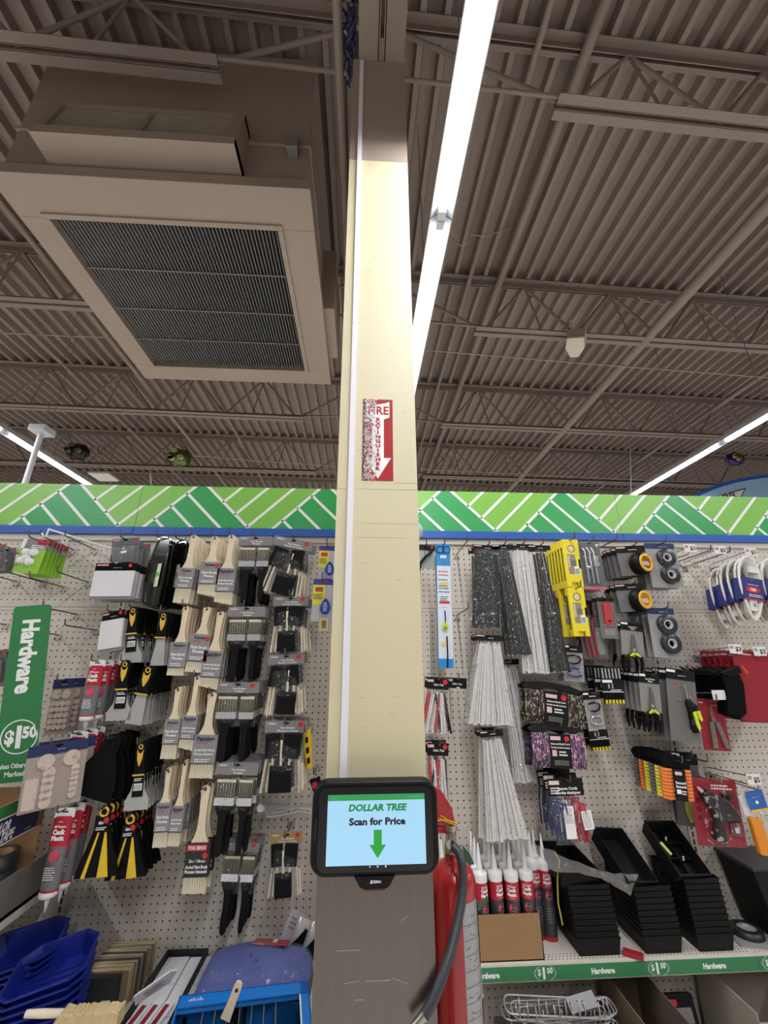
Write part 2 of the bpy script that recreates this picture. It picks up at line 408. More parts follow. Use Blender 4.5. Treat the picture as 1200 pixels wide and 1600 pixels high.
jl = [(1.0, 3.42), (3.42, 5.85), (5.85, 8.3), (-1.42, 1.0), (8.3, 10.7), (-3.85, -1.42)]
for X, side, o in ((-3.34, 'left', .15), (3.53, 'right', .0)):
    for (a, b), nm in zip(jl, ['nearest in view', 'second in view', 'third in view', 'above the near shelves', 'farthest away', 'behind the camera']):
        light(X, a+o, b+o, f'lit fluorescent strip light of the {side} row, {nm}')
for X, side in ((-7.0, 'outer left'), (8.3, 'outer right')):
    for k, (a, b) in enumerate(jl[:4]): light(X, a, b, f'lit fluorescent strip light of the {side} row, number {k+1} along')

# ---------------------------------------------------------------- air unit hung under the roof
t = empty('air_handling_unit', (-1.1, 2.3, 3.92))
def L(x, y, z): return (x+1.1, y-2.3, z-3.92)
GRIL = mat('filter_grey', '757271', .6, var=.25, scale=40)
DARK = mat('duct_shade', '17161a', .9)  # near-black slab standing for the unlit depth behind grille and louvres
m = MB(M=Matrix.Translation((1.1, -2.3, -3.92)))
bx0, bx1, by0, by1 = -1.93, -.300, 1.51, 3.17
m.box(bx0+.03, bx1-.03, by0+.04, by1-.04, 3.985, 5.15, BROWNL)
m.box(bx0+.02, bx1-.02, by0+.03, by1-.03, 4.31, 4.335, BROWNL)
m.box(bx1-.05, bx1+.075, by0+.85, by1-.28, 3.98, 4.55, BROWNL)
m.obj('casing', t, bevel=.006)
m = MB(M=Matrix.Translation((1.1, -2.3, -3.92)))
gx0, gx1, gy0, gy1 = -1.765, -.51, 1.74, 2.98
for b in ((bx0, bx1, by0, gy0), (bx0, bx1, gy1, by1), (bx0, gx0, gy0, gy1), (gx1, bx1, gy0, gy1)): m.box(b[0], b[1], b[2], b[3], 3.92, 3.99, BROWNL)
for b in ((gx0-.03, gx1+.03, gy0-.03, gy0), (gx0-.03, gx1+.03, gy1, gy1+.03), (gx0-.03, gx0, gy0, gy1), (gx1, gx1+.03, gy0, gy1)): m.box(b[0], b[1], b[2], b[3], 3.908, 3.93, BROWNL)
m.obj('return_frame', t, bevel=.003)
m = MB(M=Matrix.Translation((1.1, -2.3, -3.92)))
m.box(gx0, gx1, gy0, gy1, 3.975, 3.984, DARK)
x = gx0+.01
while x < gx1:
    m.box(x, x+.0048, gy0, gy1, 3.940, 3.962, GRIL, M=None); x += .0215
for y in (2.06, 2.38, 2.68): m.box(gx0, gx1, y, y+.007, 3.930, 3.938, GRIL)
m.obj('return_grille', t)
m = MB(M=Matrix.Translation((1.1, -2.3, -3.92)))
sx0, sx1, sz0, sz1, sy = -1.645, -.665, 4.02, 4.385, by0+.04
m.box(sx0, sx1, sy-.17, sy, sz0-.005, sz0+.05, BROWNL); m.box(sx0, sx1, sy-.10, sy, sz1-.04, sz1, BROWNL)
for a, b in ((sx0, sx0+.045), (sx1-.045, sx1)):
    m.add([(a, sy-.17, sz0), (b, sy-.17, sz0), (b, sy, sz0), (a, sy, sz0), (a, sy-.10, sz1), (b, sy-.10, sz1), (b, sy, sz1), (a, sy, sz1)], [(0, 3, 2, 1), (4, 5, 6, 7), (0, 1, 5, 4), (1, 2, 6, 5), (2, 3, 7, 6), (3, 0, 4, 7)], BROWNL)
reg = m.obj('supply_register', t)
m = MB(M=Matrix.Translation((1.1, -2.3, -3.92)))
m.box(sx0+.04, sx1-.04, sy-.03, sy-.005, sz0+.05, sz1-.04, DARK)
LOUV = mat('louvre_grey', 'b3a698', .6, var=.2)
z = sz0+.055
while z < sz1-.045:
    f_ = (z-sz0)/(sz1-sz0); y0 = sy-.155+.06*f_
    m.add([(sx0+.045, y0, z), (sx1-.045, y0, z), (sx1-.045, y0+.016, z+.004), (sx0+.045, y0+.016, z+.004), (sx0+.045, y0, z+.002), (sx1-.045, y0, z+.002), (sx1-.045, y0+.016, z+.006), (sx0+.045, y0+.016, z+.006)], [(0, 3, 2, 1), (4, 5, 6, 7), (0, 1, 5, 4), (1, 2, 6, 5), (2, 3, 7, 6), (3, 0, 4, 7)], LOUV); z += .027
cxm = (sx0+sx1)/2+.01
m.add([(cxm-.01, sy-.165, sz0+.05), (cxm+.01, sy-.165, sz0+.05), (cxm+.01, sy-.10, sz1-.04), (cxm-.01, sy-.10, sz1-.04), (cxm-.01, sy-.15, sz0+.05), (cxm+.01, sy-.15, sz0+.05), (cxm+.01, sy-.085, sz1-.04), (cxm-.01, sy-.085, sz1-.04)], [(0, 1, 2, 3), (4, 7, 6, 5), (0, 4, 5, 1), (1, 5, 6, 2), (2, 6, 7, 3), (3, 7, 4, 0)], BROWNL)
m.obj('louvres', reg)
MB(M=Matrix.Translation((1.1, -2.3, -3.92))).box(-.445, -.385, by0-.02, by0+.04, 4.215, 4.33, mat('junction_grey', '8c8a88', .4, .3)).obj('junction_box', t, bevel=.004)
tag(t, 'large brown air handling unit with filter grille hung from the roof', 'air conditioning unit')
# added dark blue strands in the shaded gap between unit and pillar
m = MB(); 
CABB = mat('added_cable_blue', '2a3350', .5)
rn = random.Random(5)
for k in range(9):
    x = -.10+.012*rn.uniform(-2, 2); pts = [(x+.02*math.sin(j*1.3+k), 1.0+.03*j+.02*rn.random(), 4.30+.03*math.sin(j*2+k)+.01*k) for j in range(9)]
    m.tube(pts, .006, CABB, n=6)
tag(m.obj('added_cable_bundle'), 'added bundle of dark blue cables in the shaded gap beside the girder', 'cable')

# ---------------------------------------------------------------- gondola with pegboard back
PEG = mat('pegboard_almond', 'cfc6ba', .5, var=.035, scale=3)
PEGD = mat('hole_shade', '0e0c0b', .95)  # near-black colour stands for the shade inside holes and slots
RAIL = mat('gondola_almond', 'd6cfc4', .45, var=.03)
IN = .0254
def peg_panel(x0, x1, z0, z1, ux, vz, parent):
    """real punched holes on a one inch grid: ux, vz = position of one hole"""
    r = .0034; n = 8; th = .004
    i0 = math.ceil((x0-ux)/IN+.5); i1 = math.floor((x1-ux)/IN-.5); j0 = math.ceil((z0-vz)/IN+.5); j1 = math.floor((z1-vz)/IN-.5)
    m = MB(); V = []; F = []
    sq = []
    for k in range(n):
        a = 2*PI*k/n; c, s_ = math.cos(a), math.sin(a); q = max(abs(c), abs(s_)); sq.append((c/q*IN/2, s_/q*IN/2))
    for i in range(i0, i1+1):
        for j in range(j0, j1+1):
            cx, cz = ux+i*IN, vz+j*IN; o = len(V)
            for k in range(n):
                a = 2*PI*k/n; V.append((cx+sq[k][0], PEGY, cz+sq[k][1])); V.append((cx+r*math.cos(a), PEGY, cz+r*math.sin(a))); V.append((cx+r*math.cos(a), PEGY+th, cz+r*math.sin(a)))
            for k in range(n):
                a = o+3*k; b = o+3*((k+1) % n)
                F.append((a, b, b+1, a+1)); F.append((a+1, b+1, b+2, a+2))
    m.add(V, F, PEG)
    gx0, gx1, gz0, gz1 = ux+(i0-.5)*IN, ux+(i1+.5)*IN, vz+(j0-.5)*IN, vz+(j1+.5)*IN
    for b in ((x0, x1, z0, gz0), (x0, x1, gz1, z1), (x0, gx0, gz0, gz1), (gx1, x1, gz0, gz1)):
        if b[1] > b[0] and b[3] > b[2]: m.sheet([(b[0], b[2]), (b[1], b[2]), (b[1], b[3]), (b[0], b[3])], PEGY, PEG)
    m.box(x0, x1, PEGY+.006, PEGY+.012, z0, z1, PEGD)
    return m.obj('pegboard_panel', parent)
g = empty('display_gondola', (0, PEGY, 0))
gl = Matrix.Translation((0, -PEGY, 0))
SX = [-2.29, -1.075, .152, 1.372, 2.59]
UA = [-1.5978, .3484, .3484, 1.4958]; UB = [-1.3567, -.3496, .3070, 1.5104]
ps = []
for k in range(4):
    ps.append(peg_panel(SX[k]+.016, SX[k+1]-.016, 1.820, 2.126, UA[k], 1.8512, g))
    ps.append(peg_panel(SX[k]+.016, SX[k+1]-.016, .30, 1.803, UB[k], 1.788, g))
    m = MB(); m.box(SX[k]+.016, SX[k+1]-.016, PEGY-.001, PEGY+.004, 1.8048, 1.8184, PEG); ps.append(m.obj('panel_seam', g))
for X in SX:
    m = MB(); m.box(X-.016, X+.016, PEGY-.004, PEGY+.05, 0, 2.14, RAIL)
    z = .3
    while z < 2.1: m.box(X-.003, X+.003, PEGY-.0046, PEGY-.004, z, z+.018, PEGD); z += IN
    ps.append(m.obj('upright', g))
m = MB(); m.box(SX[0], SX[-1], PEGY-.012, PEGY+.05, 2.126, 2.152, RAIL); ps.append(m.obj('top_rail', g))
m = MB(); m.box(SX[0], SX[-1], PEGY+.0, PEGY+.05, 0, .30, RAIL); ps.append(m.obj('kick_panel', g))
for o in ps: o.location = (0, -PEGY, 0)
tag(g, 'long almond pegboard display unit behind the pillar', 'display unit')

# fascia with the basket weave stripes
FL = mat('fascia_light_green', '86c356', .35, var=.04, scale=1.5)
FD = mat('fascia_dark_green', '3da55c', .35, var=.04, scale=1.5)
FW = mat('fascia_white', 'f2f3ee', .35, var=.01)
FB = mat('fascia_blue', '2f5fb4', .4, var=.04)
FY = PEGY-.012; FZ0, FZ1 = 2.192, 2.406
def clip(poly, ax, v, keep_less):
    out = []
    for i in range(len(poly)):
        a, b = poly[i], poly[(i+1) % len(poly)]; ia = (a[ax] <= v) == keep_less or a[ax] == v; ib = (b[ax] <= v) == keep_less or b[ax] == v
        if ia: out.append(a)
        if ia != ib:
            t_ = (v-a[ax])/(b[ax]-a[ax]); out.append(tuple(a[q]+(b[q]-a[q])*t_ for q in (0, 1)))
    return out
def clips(poly, x0, x1):
    for ax, v, k in ((0, x0, False), (0, x1, True), (1, FZ0, False), (1, FZ1, True)):
        poly = clip(poly, ax, v, k)
        if len(poly) < 3: return None
    return poly
APX = [at(x, y, FY).x for x, y in ((687, 769), (870, 771), (1045, 776))]
PER = (APX[2]-APX[0])/2; A0 = APX[0]
Hf = FZ1-FZ0; SL = Hf*1.02
def fascia(x0, x1, label):
    m = MB(); m.box(x0+.001, x1-.001, FY, FY+.012, FZ0, FZ1, FL)
    w_ = .0095
    for k in range(-6, 7):
        a = A0+k*PER
        def up(xt):   return [(xt, FZ1), (xt-SL, FZ0)]       # "/" from top xt
        def dn(xt):   return [(xt, FZ1), (xt+SL, FZ0)]       # "\"
        dr = .060
        # dark field
        p = clips([(a, FZ1), (a+dr, FZ1), (a+dr+SL, FZ0), (a-SL, FZ0)], x0+.001, x1-.001)
        if p: m.sheet(p, FY-.0004, FD)
        def band(pa, pb, y):
            (xa, za), (xb, zb) = pa, pb
            p = clips([(xa-w_, za), (xa+w_, za), (xb+w_, zb), (xb-w_, zb)], x0+.001, x1-.001)
            if p: m.sheet(p, y, FW)
        band(*up(a), FY-.0008); band(*dn(a+dr), FY-.0008)
        st = PER/4.75
        for q in (1, 2, 3):      # dark planks "\" starting on the "/" edge of the field
            xt = a+dr-q*st*1.05
            # intersection with "/" line from a
            tt = (a-xt)/(2*SL)
            if 0 < tt < 1: band((xt+SL*tt, FZ1-Hf*tt), (xt+SL, FZ0), FY-.0008)
        for q in (1, 2, 3):      # light planks "/" ending on the "\" edge
            xt = a+PER-q*st
            tt = (xt-(a+dr))/(2*SL)
            if tt > 0: band((xt, FZ1), (xt-SL*min(1, tt), FZ1-Hf*min(1, tt)), FY-.0008)
    t = m.obj('fascia_panel')
    m = MB(); m.box(x0+.0015, x1-.0015, FY-.008, FY+.012, FZ0-.038, FZ0, FB); m.box(x0+.0015, x1-.0015, FY-.014, FY-.008, FZ0-.038, FZ0-.028, FB); m.obj('blue_rail', t)
    return tag(t, label, 'header panel', 'green striped header panels')
FSX = [at(215, 800, FY).x-1.215, at(215, 800, FY).x, .14, at(965, 800, FY).x, at(965, 800, FY).x+1.22]
for k, lb in enumerate(['leftmost green striped header panel above the yellow-green packs', 'green striped header panel above the paint brushes', 'green striped header panel above the cable ties', 'rightmost green striped header panel above the white extension cords']):
    fascia(FSX[k], FSX[k+1], lb)
# ================================================================ THINGS ON AND AROUND THE PILLAR
EXPO = 2**S.view_settings.exposure
def glow(name, col, k=1.0):
    if name in _M: return _M[name]
    m = mat(name, '050505', .25, var=0); b = m.node_tree.nodes['Principled BSDF']
    b.inputs['Emission Color'].default_value = lin(col)+(1,); b.inputs['Emission Strength'].default_value = k/EXPO
    return m
t = empty('price_checker', (.0375, 1.0, 1.286))
ML = Matrix.Translation((-.0375, -1.0, -1.286))
m = MB(M=ML); m.rrect(-.0925, .1665, 1.204, 1.3675, .030, 1.0, 1.034, mat('kiosk_black', '08080a', .45, var=.1, spec=.25), n=7); m.obj('casing', t, bevel=.006, seg=3)
m = MB(M=ML); m.rrect(-.078, .154, 1.213, 1.3575, .016, .9975, 1.001, mat('kiosk_glass_border', '060607', .08, var=0), n=5); m.rrect(-.086, -.081, 1.265, 1.305, .002, .9975, 1.002, mat('kiosk_slot', '050505', .2, var=0), n=2); m.obj('glass_front', t)
SC = glow('screen_blue', 'a9d9f7'); SG = glow('screen_green', '2f9a52'); SG2 = glow('screen_logo_green', '0f8a3c'); SK = glow('screen_black_text', '101418'); SA = glow('screen_arrow_green', '23a038'); SWH = glow('screen_white_text', 'e8f4ea')
m = MB(M=ML); x0, x1, z0, z1 = -.0605, .139, 1.2245, 1.3445; y = .9969
m.sheet([(x0, z0), (x1, z0), (x1, z1), (x0, z1)], y, SC); m.sheet([(x0, 1.334), (x1, 1.334), (x1, z1), (x0, z1)], y-.0002, SG)
m.text('---- ------', x0+.007, 1.3388, .0024, y-.0004, SWH, anchor='l'); m.text('---- ----- --------- -- ----  :', x1-.004, 1.3394, .0022, y-.0004, SWH, anchor='r')
m.text('DOLLAR TREE', .041, 1.3215, .0112, y-.0004, SG2, bold=.045, wmax=.118, squeeze=1.18, shear=.22)
m.text('Scan for Price', .041, 1.2975, .0115, y-.0004, SK, bold=.045, wmax=.116, squeeze=1.22)
m.sheet([(.034, 1.283), (.050, 1.283), (.050, 1.258), (.0585, 1.258), (.042, 1.2355), (.0255, 1.258), (.034, 1.258)], y-.0004, SA)
m.obj('screen', t)
m = MB(M=ML)
for k, x in enumerate((.026, .042, .058)):
    if k == 0: m.sheet([(x+.0015, 1.2205), (x+.0015, 1.2235), (x-.0015, 1.222)], y+.0002, SWH)
    elif k == 1: m.disc(x, 1.222, .0015, y, y+.0002, SWH, n=10)
    else: m.sheet([(x-.0013, 1.2205), (x+.0013, 1.2205), (x+.0013, 1.2235), (x-.0013, 1.2235)], y+.0002, SWH)
m.obj('navigation_icons', t)
m = MB(M=ML); m.prism([(-.004, 1.206), (.076, 1.206), (.0655, 1.190), (.058, 1.186), (.014, 1.186), (.0065, 1.190)], .998, 1.03, mat('kiosk_black', '121214')); m.text('ZEBRA', .040, 1.1975, .004, .9976, WHITE, bold=.03)
m.prism([(.027, 1.1955), (.029, 1.2000), (.031, 1.2005), (.0305, 1.1945)], .9972, .9976, WHITE)
sc_ = m.obj('scanner_nose', t, bevel=.0)
MB(M=ML).prism([(.014, 1.1862), (.058, 1.1862), (.055, 1.1825), (.017, 1.1825)], 1.0, 1.026, mat('scanner_red_window', '5a1013', .15, var=0, emit=.15)).obj('scan_window', sc_)
m = MB(M=ML); m.box(-.01, .085, 1.034, COLY-.006, 1.235, 1.33, BLACK); m.obj('wall_mount', t)
tag(t, 'black price checker kiosk with lit blue screen mounted on the pillar', 'price scanner')

# fire extinguisher
EXR = mat('extinguisher_red', 'a0191f', .28, var=.03, coat=.5)
VALV = mat('valve_nickel', 'a8a49a', .3, .9)
ex, ey, er = .2295, 1.20, .0535
t = empty('fire_extinguisher', (ex, ey, .568))
m = MB(); pr = [(er*.93, 0), (er, .012), (er, .535), (er*.985, .548), (er*.90, .562), (er*.70, .574), (er*.42, .582), (.016, .586), (.016, .600)]
m.lathe(pr, EXR, n=40); m.obj('cylinder', t)
m = MB(); m.lathe([(.017, .598), (.017, .612), (.013, .616), (.013, .640), (.017, .645), (.017, .655)], VALV, n=18); m.tube([(0, 0, .632), (-.006, -.03, .634), (-.010, -.05, .630)], [.010, .009, .011], VALV, n=12); m.obj('valve', t)
m = MB()
m.prism([(-.036, .655), (.012, .650), (.004, .690), (-.022, .730), (-.040, .735)], -.012, .010, EXR); m.obj('lever', t, bevel=.003)
m = MB(); m.prism([(-.036, .640), (.010, .636), (.014, .648), (-.036, .654)], -.011, .011, EXR); m.obj('carry_handle', t, bevel=.002)
m = MB(); m.ring(.026, .646, .013, .0118, -.002, 0, STEEL, n=24, e=.6); m.obj('safety_pin_ring', t)
m = MB(); YT = mat('yellow_tie', 'd9b21d', .5)
m.tube([(-.035, -.014, .667), (-.01, -.016, .668), (.012, -.014, .660), (.016, 0, .657)], .0014, YT, n=6); m.tube([(-.03, -.015, .672), (-.01, -.0165, .664), (.014, -.0145, .655)], .0012, YT, n=6); m.tube([(-.012, -.0165, .670), (-.026, -.017, .678)], .0012, YT, n=6); m.obj('yellow_seal', t)
LABG = mat('label_silver', '9b9a9a', .35, .2); m = MB()
n = 18; a0, a1 = R(-92), R(-12); rr_ = er+.0006
def cyl_patch(m, a0, a1, z0, z1, mt, r, n=18):
    vs = []; fs = []
    for k in range(n+1):
        a = a0+(a1-a0)*k/n; vs += [(r*math.cos(a), r*math.sin(a), z0), (r*math.cos(a), r*math.sin(a), z1)]
    for k in range(n): fs.append((2*k, 2*k+2, 2*k+3, 2*k+1))
    m.add(vs, fs, mt, smooth=True)
cyl_patch(m, R(-82), R(-22), .305, .52, LABG, rr_)
for k in range(7): cyl_patch(m, R(-80), R(-34), .325+k*.026, .3265+k*.026, mat('label_grey_ink', '6d6c6e', .5), rr_+.0004)
rn = random.Random(4)
for k in range(26):
    a = R(rn.uniform(-78, -45)); z = .315+.2*rn.random(); cyl_patch(m, a, a+R(rn.uniform(4, 12)), z, z+.002, mat('label_grey_ink', '6d6c6e', .5), rr_+.0004, n=3)
cyl_patch(m, R(-30), R(-22), .305, .52, mat('label_black', '232325', .5), rr_+.0005, n=4)
cyl_patch(m, R(-30), R(-16), .345, .40, WHITE, rr_+.0008, n=4)
for k in range(8): cyl_patch(m, R(-29+k*1.6), R(-28.2+k*1.6), .35, .395, BLACK, rr_+.0012, n=1)
m.obj('instruction_label', t)
m = MB(); hp = [(708, 1322, 1.145), (717, 1332, 1.135), (722, 1350, 1.128), (724, 1375, 1.12), (721, 1410, 1.11), (713, 1450, 1.09), (703, 1490, 1.07), (690, 1530, 1.05), (676, 1565, 1.045), (664, 1585, 1.043)]
pts = [at(x, y, Y)-Vector((ex, ey, .568)) for x, y, Y in hp]
m.tube(pts, .0098, mat('rubber_hose', '35353a', .45), n=14); hose = m.obj('hose', t)
q = at(645, 1606, 1.043)-Vector((ex, ey, .568)); m = MB(); m.tube([pts[-1], pts[-1]+(q-pts[-1])*.3, q], [.0105, .008, .007], VALV, n=12); m.obj('nozzle', hose)
m = MB(); m.box(-.075, -.05, -.02, .02, .30, .52, BLACK); m.box(-.07, -.052, -.02, .02, .14, .16, BLACK); m.obj('wall_bracket', t)
tag(t, 'red fire extinguisher with black hose hung beside the pillar', 'fire extinguisher')

# alarm strobe on the side of the pillar
t = empty('alarm_strobe', (.1545, 1.19, 1.98)); p0 = at(657, 803, 1.19); p1 = at(657, 872, 1.19)
zc = at(660, 830, 1.19).z
m = MB(); m.box(0, .006, -.035, .035, p1.z-1.98, p0.z-1.98, EXR); m.obj('mounting_plate', t, bevel=.002)
m = MB(M=Mx((.006, 0, zc-1.98), ry=R(90))); m.lathe([(.027, 0), (.027, .004), (.025, .012), (.018, .019), (.008, .023), (.0001, .024)], mat('clear_lens', 'd8dcdf', .12, var=.05, alpha=.55), n=24); m.obj('lens', t)
m = MB(M=Mx((.006, 0, zc-1.98), ry=R(90))); m.lathe([(.006, 0), (.006, .016), (.003, .018)], STEEL, n=12); m.obj('flash_lamp', t)
tag(t, 'red alarm strobe with clear dome on the side of the pillar', 'alarm')

# ---------------------------------------------------------------- up under the roof
t = empty('speaker', at(900, 536, 3.12)); IV = mat('speaker_ivory', 'cfc6b0', .5, var=.04)
Ms = Mx(rx=R(-24), rz=R(-20)) @ Mx(ry=R(16))
m = MB(M=Ms); m.loft([[(-.075, -.10, -.10), (.075, -.10, -.10), (.075, -.10, .075), (-.075, -.10, .075)], [(-.085, .0, -.10), (.085, .0, -.10), (.085, .0, .09), (-.085, 0, .09)], [(-.04, .10, -.085), (.04, .10, -.085), (.04, .10, .09), (-.04, .10, .09)]], IV, smooth=False); m.obj('cabinet', t, bevel=.008)
m = MB(M=Ms); m.box(-.068, .068, -.106, -.099, -.094, .068, mat('speaker_grille', 'b9b6ad', .6, var=.2, scale=300)); m.box(-.01, .01, -.1075, -.106, -.07, -.062, BLACK); m.obj('grille', t)
m = MB(); m.tube([(0, .02, .09), (0, .02, .22), (.0, .02, .30)], .01, IV); m.obj('bracket', t)
tag(t, 'small ivory loudspeaker hung under the second joist', 'speaker')

FREEB = mat('sign_blue', '2a62b8', .4); FREEL = mat('sign_pale_blue', '9fc6ea', .4)
c = at(1300, 855, 4.6); a = at(1040, 855, 4.6); b = at(1300, 740, 4.6); rx, rz = c.x-a.x, b.z-c.z
t = empty('hanging_sign', c)
m = MB(); m.disc(0, 0, rx, 0, .03, FREEB, n=64, rz=rz); m.disc(0, 0, rx-.045, -.004, 0, FREEL, n=64, rz=rz-.045); m.obj('sign_board', t)
fp = [at(x, y, 4.59)-c for x, y in ((1116, 776), (1166, 762), (1158, 779), (1122, 790))]
m = MB(); m.sheet([(p.x, p.z) for p in fp], -.006, BLACK); k_ = sum(fp, Vector())/4
m.sheet([(k_.x+(p.x-k_.x)*.90, k_.z+(p.z-k_.z)*.84) for p in fp], -.0065, WHITE)
fc = at(1140, 775, 4.59)-c; m.text('FREE', fc.x, fc.z, .062, -.007, BLACK, bold=.03, M=Mx((fc.x, 0, fc.z), ry=R(-14)) @ Mx((-fc.x, 0, -fc.z))); m.obj('free_panel', t)
m = MB(); 
for px_, in ((1150,), (1190,)):
    p = at(px_, 755, 4.6)-c; m = MB().tube([(p.x, .015, p.z), (p.x-.06, .015, DECKZ-.1-c.z)], .004, HOOKW, n=6); m.obj('hanging_wire', t)
tag(t, 'blue oval hanging sign with a tilted FREE panel behind the header', 'sign')

def foil_balloon(px_, py_, Y, r, cols, label):
    c = at(px_, py_, Y); t = empty('foil_balloon', c); m = MB(); rn = random.Random(px_); n = 22
    rings = []
    for j in range(9):
        f = -1+2*j/8; rr0 = r*math.sqrt(max(0, 1-f*f))+.002
        rings.append([(rr0*math.cos(2*PI*k/n)*(1+.10*math.sin(k*2.7)), r*.8*f, rr0*math.sin(2*PI*k/n)*(.8+.12*math.sin(k*1.9+j))) for k in range(n)])
    m.loft(rings, mat('foil_'+cols[0], cols[0], .15, .6, bump=.6, scale=30)); m.obj('envelope', t)
    m = MB()
    for q in range(4):
        a = rn.uniform(0, 6.28); m.disc(.55*r*math.cos(a), .4*r*math.sin(a), r*.28, -r*.86, -r*.6, mat('foil_'+cols[1], cols[1], .2, .4), n=10, rz=r*.2)
    m.obj('printed_patch', t)
    m = MB().tube([(0, 0, -r*.7), (.01, 0, -r*1.6)], .004, mat('ribbon', 'b8b4aa')); m.obj('ribbon', t)
    tag(t, label, 'balloon')
foil_balloon(280, 716, 6.4, .19, ('5c6b35', 'c9cfa8'), 'green and silver foil balloon stuck under the roof')
foil_balloon(1148, 717, 5.5, .13, ('36305c', 'b9a765'), 'purple foil balloon under the roof beside the hanging sign')
foil_balloon(122, 706, 6.0, .16, ('2b2725', '6d6a66'), 'dark foil balloon under the roof beside the wire coils')
def coil(px_, py_, Y, r, label, rings=3):
    c = at(px_, py_, Y); m = MB(); rn = random.Random(px_*3)
    for k in range(rings):
        ox, oz, q = rn.uniform(-.02, .02), rn.uniform(-.02, .02), r*(1-.08*k)
        m.tube([(c.x+ox+q*math.cos(2*PI*j/28), c.y+.012*k, c.z+oz+q*.9*math.sin(2*PI*j/28)) for j in range(29)], .007, mat('grey_wire', '8d857d', .5), n=6, caps=False)
    m.tube([(c.x, c.y, c.z+r*.9), (c.x+.01, c.y, CAMZ+JH)], .004, mat('grey_wire', '8d857d', .5), n=6)
    tag(m.obj('wire_coil'), label, 'wire coil')
coil(131, 701, 6.4, .15, 'coil of grey wire under the roof beside the dark balloon')
coil(164, 702, 6.42, .14, 'coil of grey wire under the roof, next to another coil')
coil(693, 724, 6.4, .17, 'single coil of grey wire under the roof beside the pillar')
p = at(162, 746, 5.6); t = empty('hanging_light_panel', p)
MB().box(-.14, .14, -.14, .14, 0, .02, mat('panel_white', 'd9d6cf', .5)).obj('panel', t)
for s_ in (-.10, .10): MB().tube([(s_, 0, .02), (s_+.08, 0, DECKZ-.3-p.z)], .004, HOOKW, n=6).obj('hanging_wire', t)
tag(t, 'small white square panel hung on two wires above the header', 'panel')
a = at(65, 676, 3.4); b = at(38, 757, 3.4); t = empty('ceiling_pole', a)
MB().tube([(0, 0, 0), (b.x-a.x, 0, b.z-a.z-.1)], .022, LW, n=12).obj('pole', t); MB().box(-.07, .07, -.07, .07, -.01, .05, LW).obj('mounting_plate', t, bevel=.004)
MB().tube([(0, 0, .05), (0, 0, DECKZ-.02-a.z)], .003, BROWN, n=6).obj('drop_rod', t)
tag(t, 'white pole hanging from the roof through the light row', 'pole')
WIREM = mat('loose_wire', 'a59c92', .5)
def wire(pp, Y, label, r=.006): tag(MB().tube([at(x, y, Y_) for (x, y), Y_ in zip(pp, Y)], r, WIREM, n=6).obj('loose_wire'), label, 'wire')
wire([(735, 367), (760, 369), (790, 358), (810, 345), (828, 335)], [2.6, 2.6, 2.62, 2.66, 2.7], 'loose pale wire curling under the roof beside the light row', .004)
wire([(703, 366), (712, 380), (724, 385), (736, 376)], [2.3, 2.3, 2.3, 2.3], 'short curl of pale wire beside the light joint', .004)
wire([(900, 388), (935, 415), (975, 447), (1005, 470), (1042, 477)], [3.3, 3.25, 3.2, 3.2, 3.2], 'drooping pale wire strung to the second joist', .006)
for (x0, y0), (x1, y1), Y, lb in (((655, 733), (1200, 758), 5.9, 'right of the pillar'), ((300, 712), (525, 728), 5.9, 'left of the pillar'), ((640, 545), (1200, 590), 3.55, 'below the speaker'), ((0, 520), (200, 528), 3.9, 'beside the rooftop unit')):
    wire([(x0, y0), ((x0+x1)/2, (y0+y1)/2+1), (x1, y1)], [Y, Y, Y], 'long thin wire strung across under the joists, '+lb, .006)
for px_, y0, y1, Y, lb in ((708, 660, 736, 4.9, 'beside the pillar coil'), (985, 700, 775, 3.6, 'hanging before the right light row'), (984, 655, 780, 4.4, 'down to the header in the middle right'), (235, 740, 757, 3.0, 'down to the header on the left')):
    wire([(px_, y0), (px_+1, y1)], [Y, Y], 'thin vertical wire '+lb, .004)
# ================================================================ PRODUCT BUILDERS (origin: top centre of the item, x right, z up, -y towards the viewer)
def PL(top, bot, w, Y):
    p = at(*top, Y); q = at(*bot, Y)
    W = at(top[0]+w/2, top[1], Y).x-at(top[0]-w/2, top[1], Y).x
    d = q-p; H = math.hypot(d.x, d.z)
    return p, W, H, math.asin(max(-1, min(1, -d.x/H)))
def hook(X, Z, Yt, label, tip=.020, galv=False, tagtxt=None, dbl=False):
    hm = HOOKW if galv else HOOKM
    t = empty('peg_hook', (X, PEGY, Z))
    L = PEGY-Yt
    MB().tube([(0, -.002, 0), (0, -L+.012, .004+.02*L), (0, -L+.003, .008+.02*L), (0, -L, .008+.02*L+tip)], .0027, hm, n=8).obj('wire', t)
    m = MB(); m.prism([(-.014, .004), (.014, .004), (.010, -.024), (-.010, -.024)], -.0035, -.0005, mat('hook_plate_clear', 'b9b2a8', .35) if not galv else GREYC)
    for s_ in (-.0127, .0127): m.tube([(s_*.7, -.002, -.018), (s_*.7, -.006, -.018)], .003, hm, n=6)
    m.obj('back_plate', t)
    if tagtxt:
        MB().tube([(0, -.003, .022), (0, -L-.006, .040)], .0022, hm, n=6).obj('label_arm', t)
        m = MB(); m.box(-.027, .027, -L-.010, -L-.008, .014, .050, TAPEG)
        if tagtxt != ' ':
            m.text(tagtxt, .011, .031, .017, -L-.0106, BLACK, bold=.02); m.lines(-.023, -.006, .042, .002, -L-.0106, BLACK, n=3, gap=.004, seed=int(X*100))
        m.obj('price_tag', t)
    return tag(t, label, 'hook', 'peg hooks on the pegboard')
ALLST = []
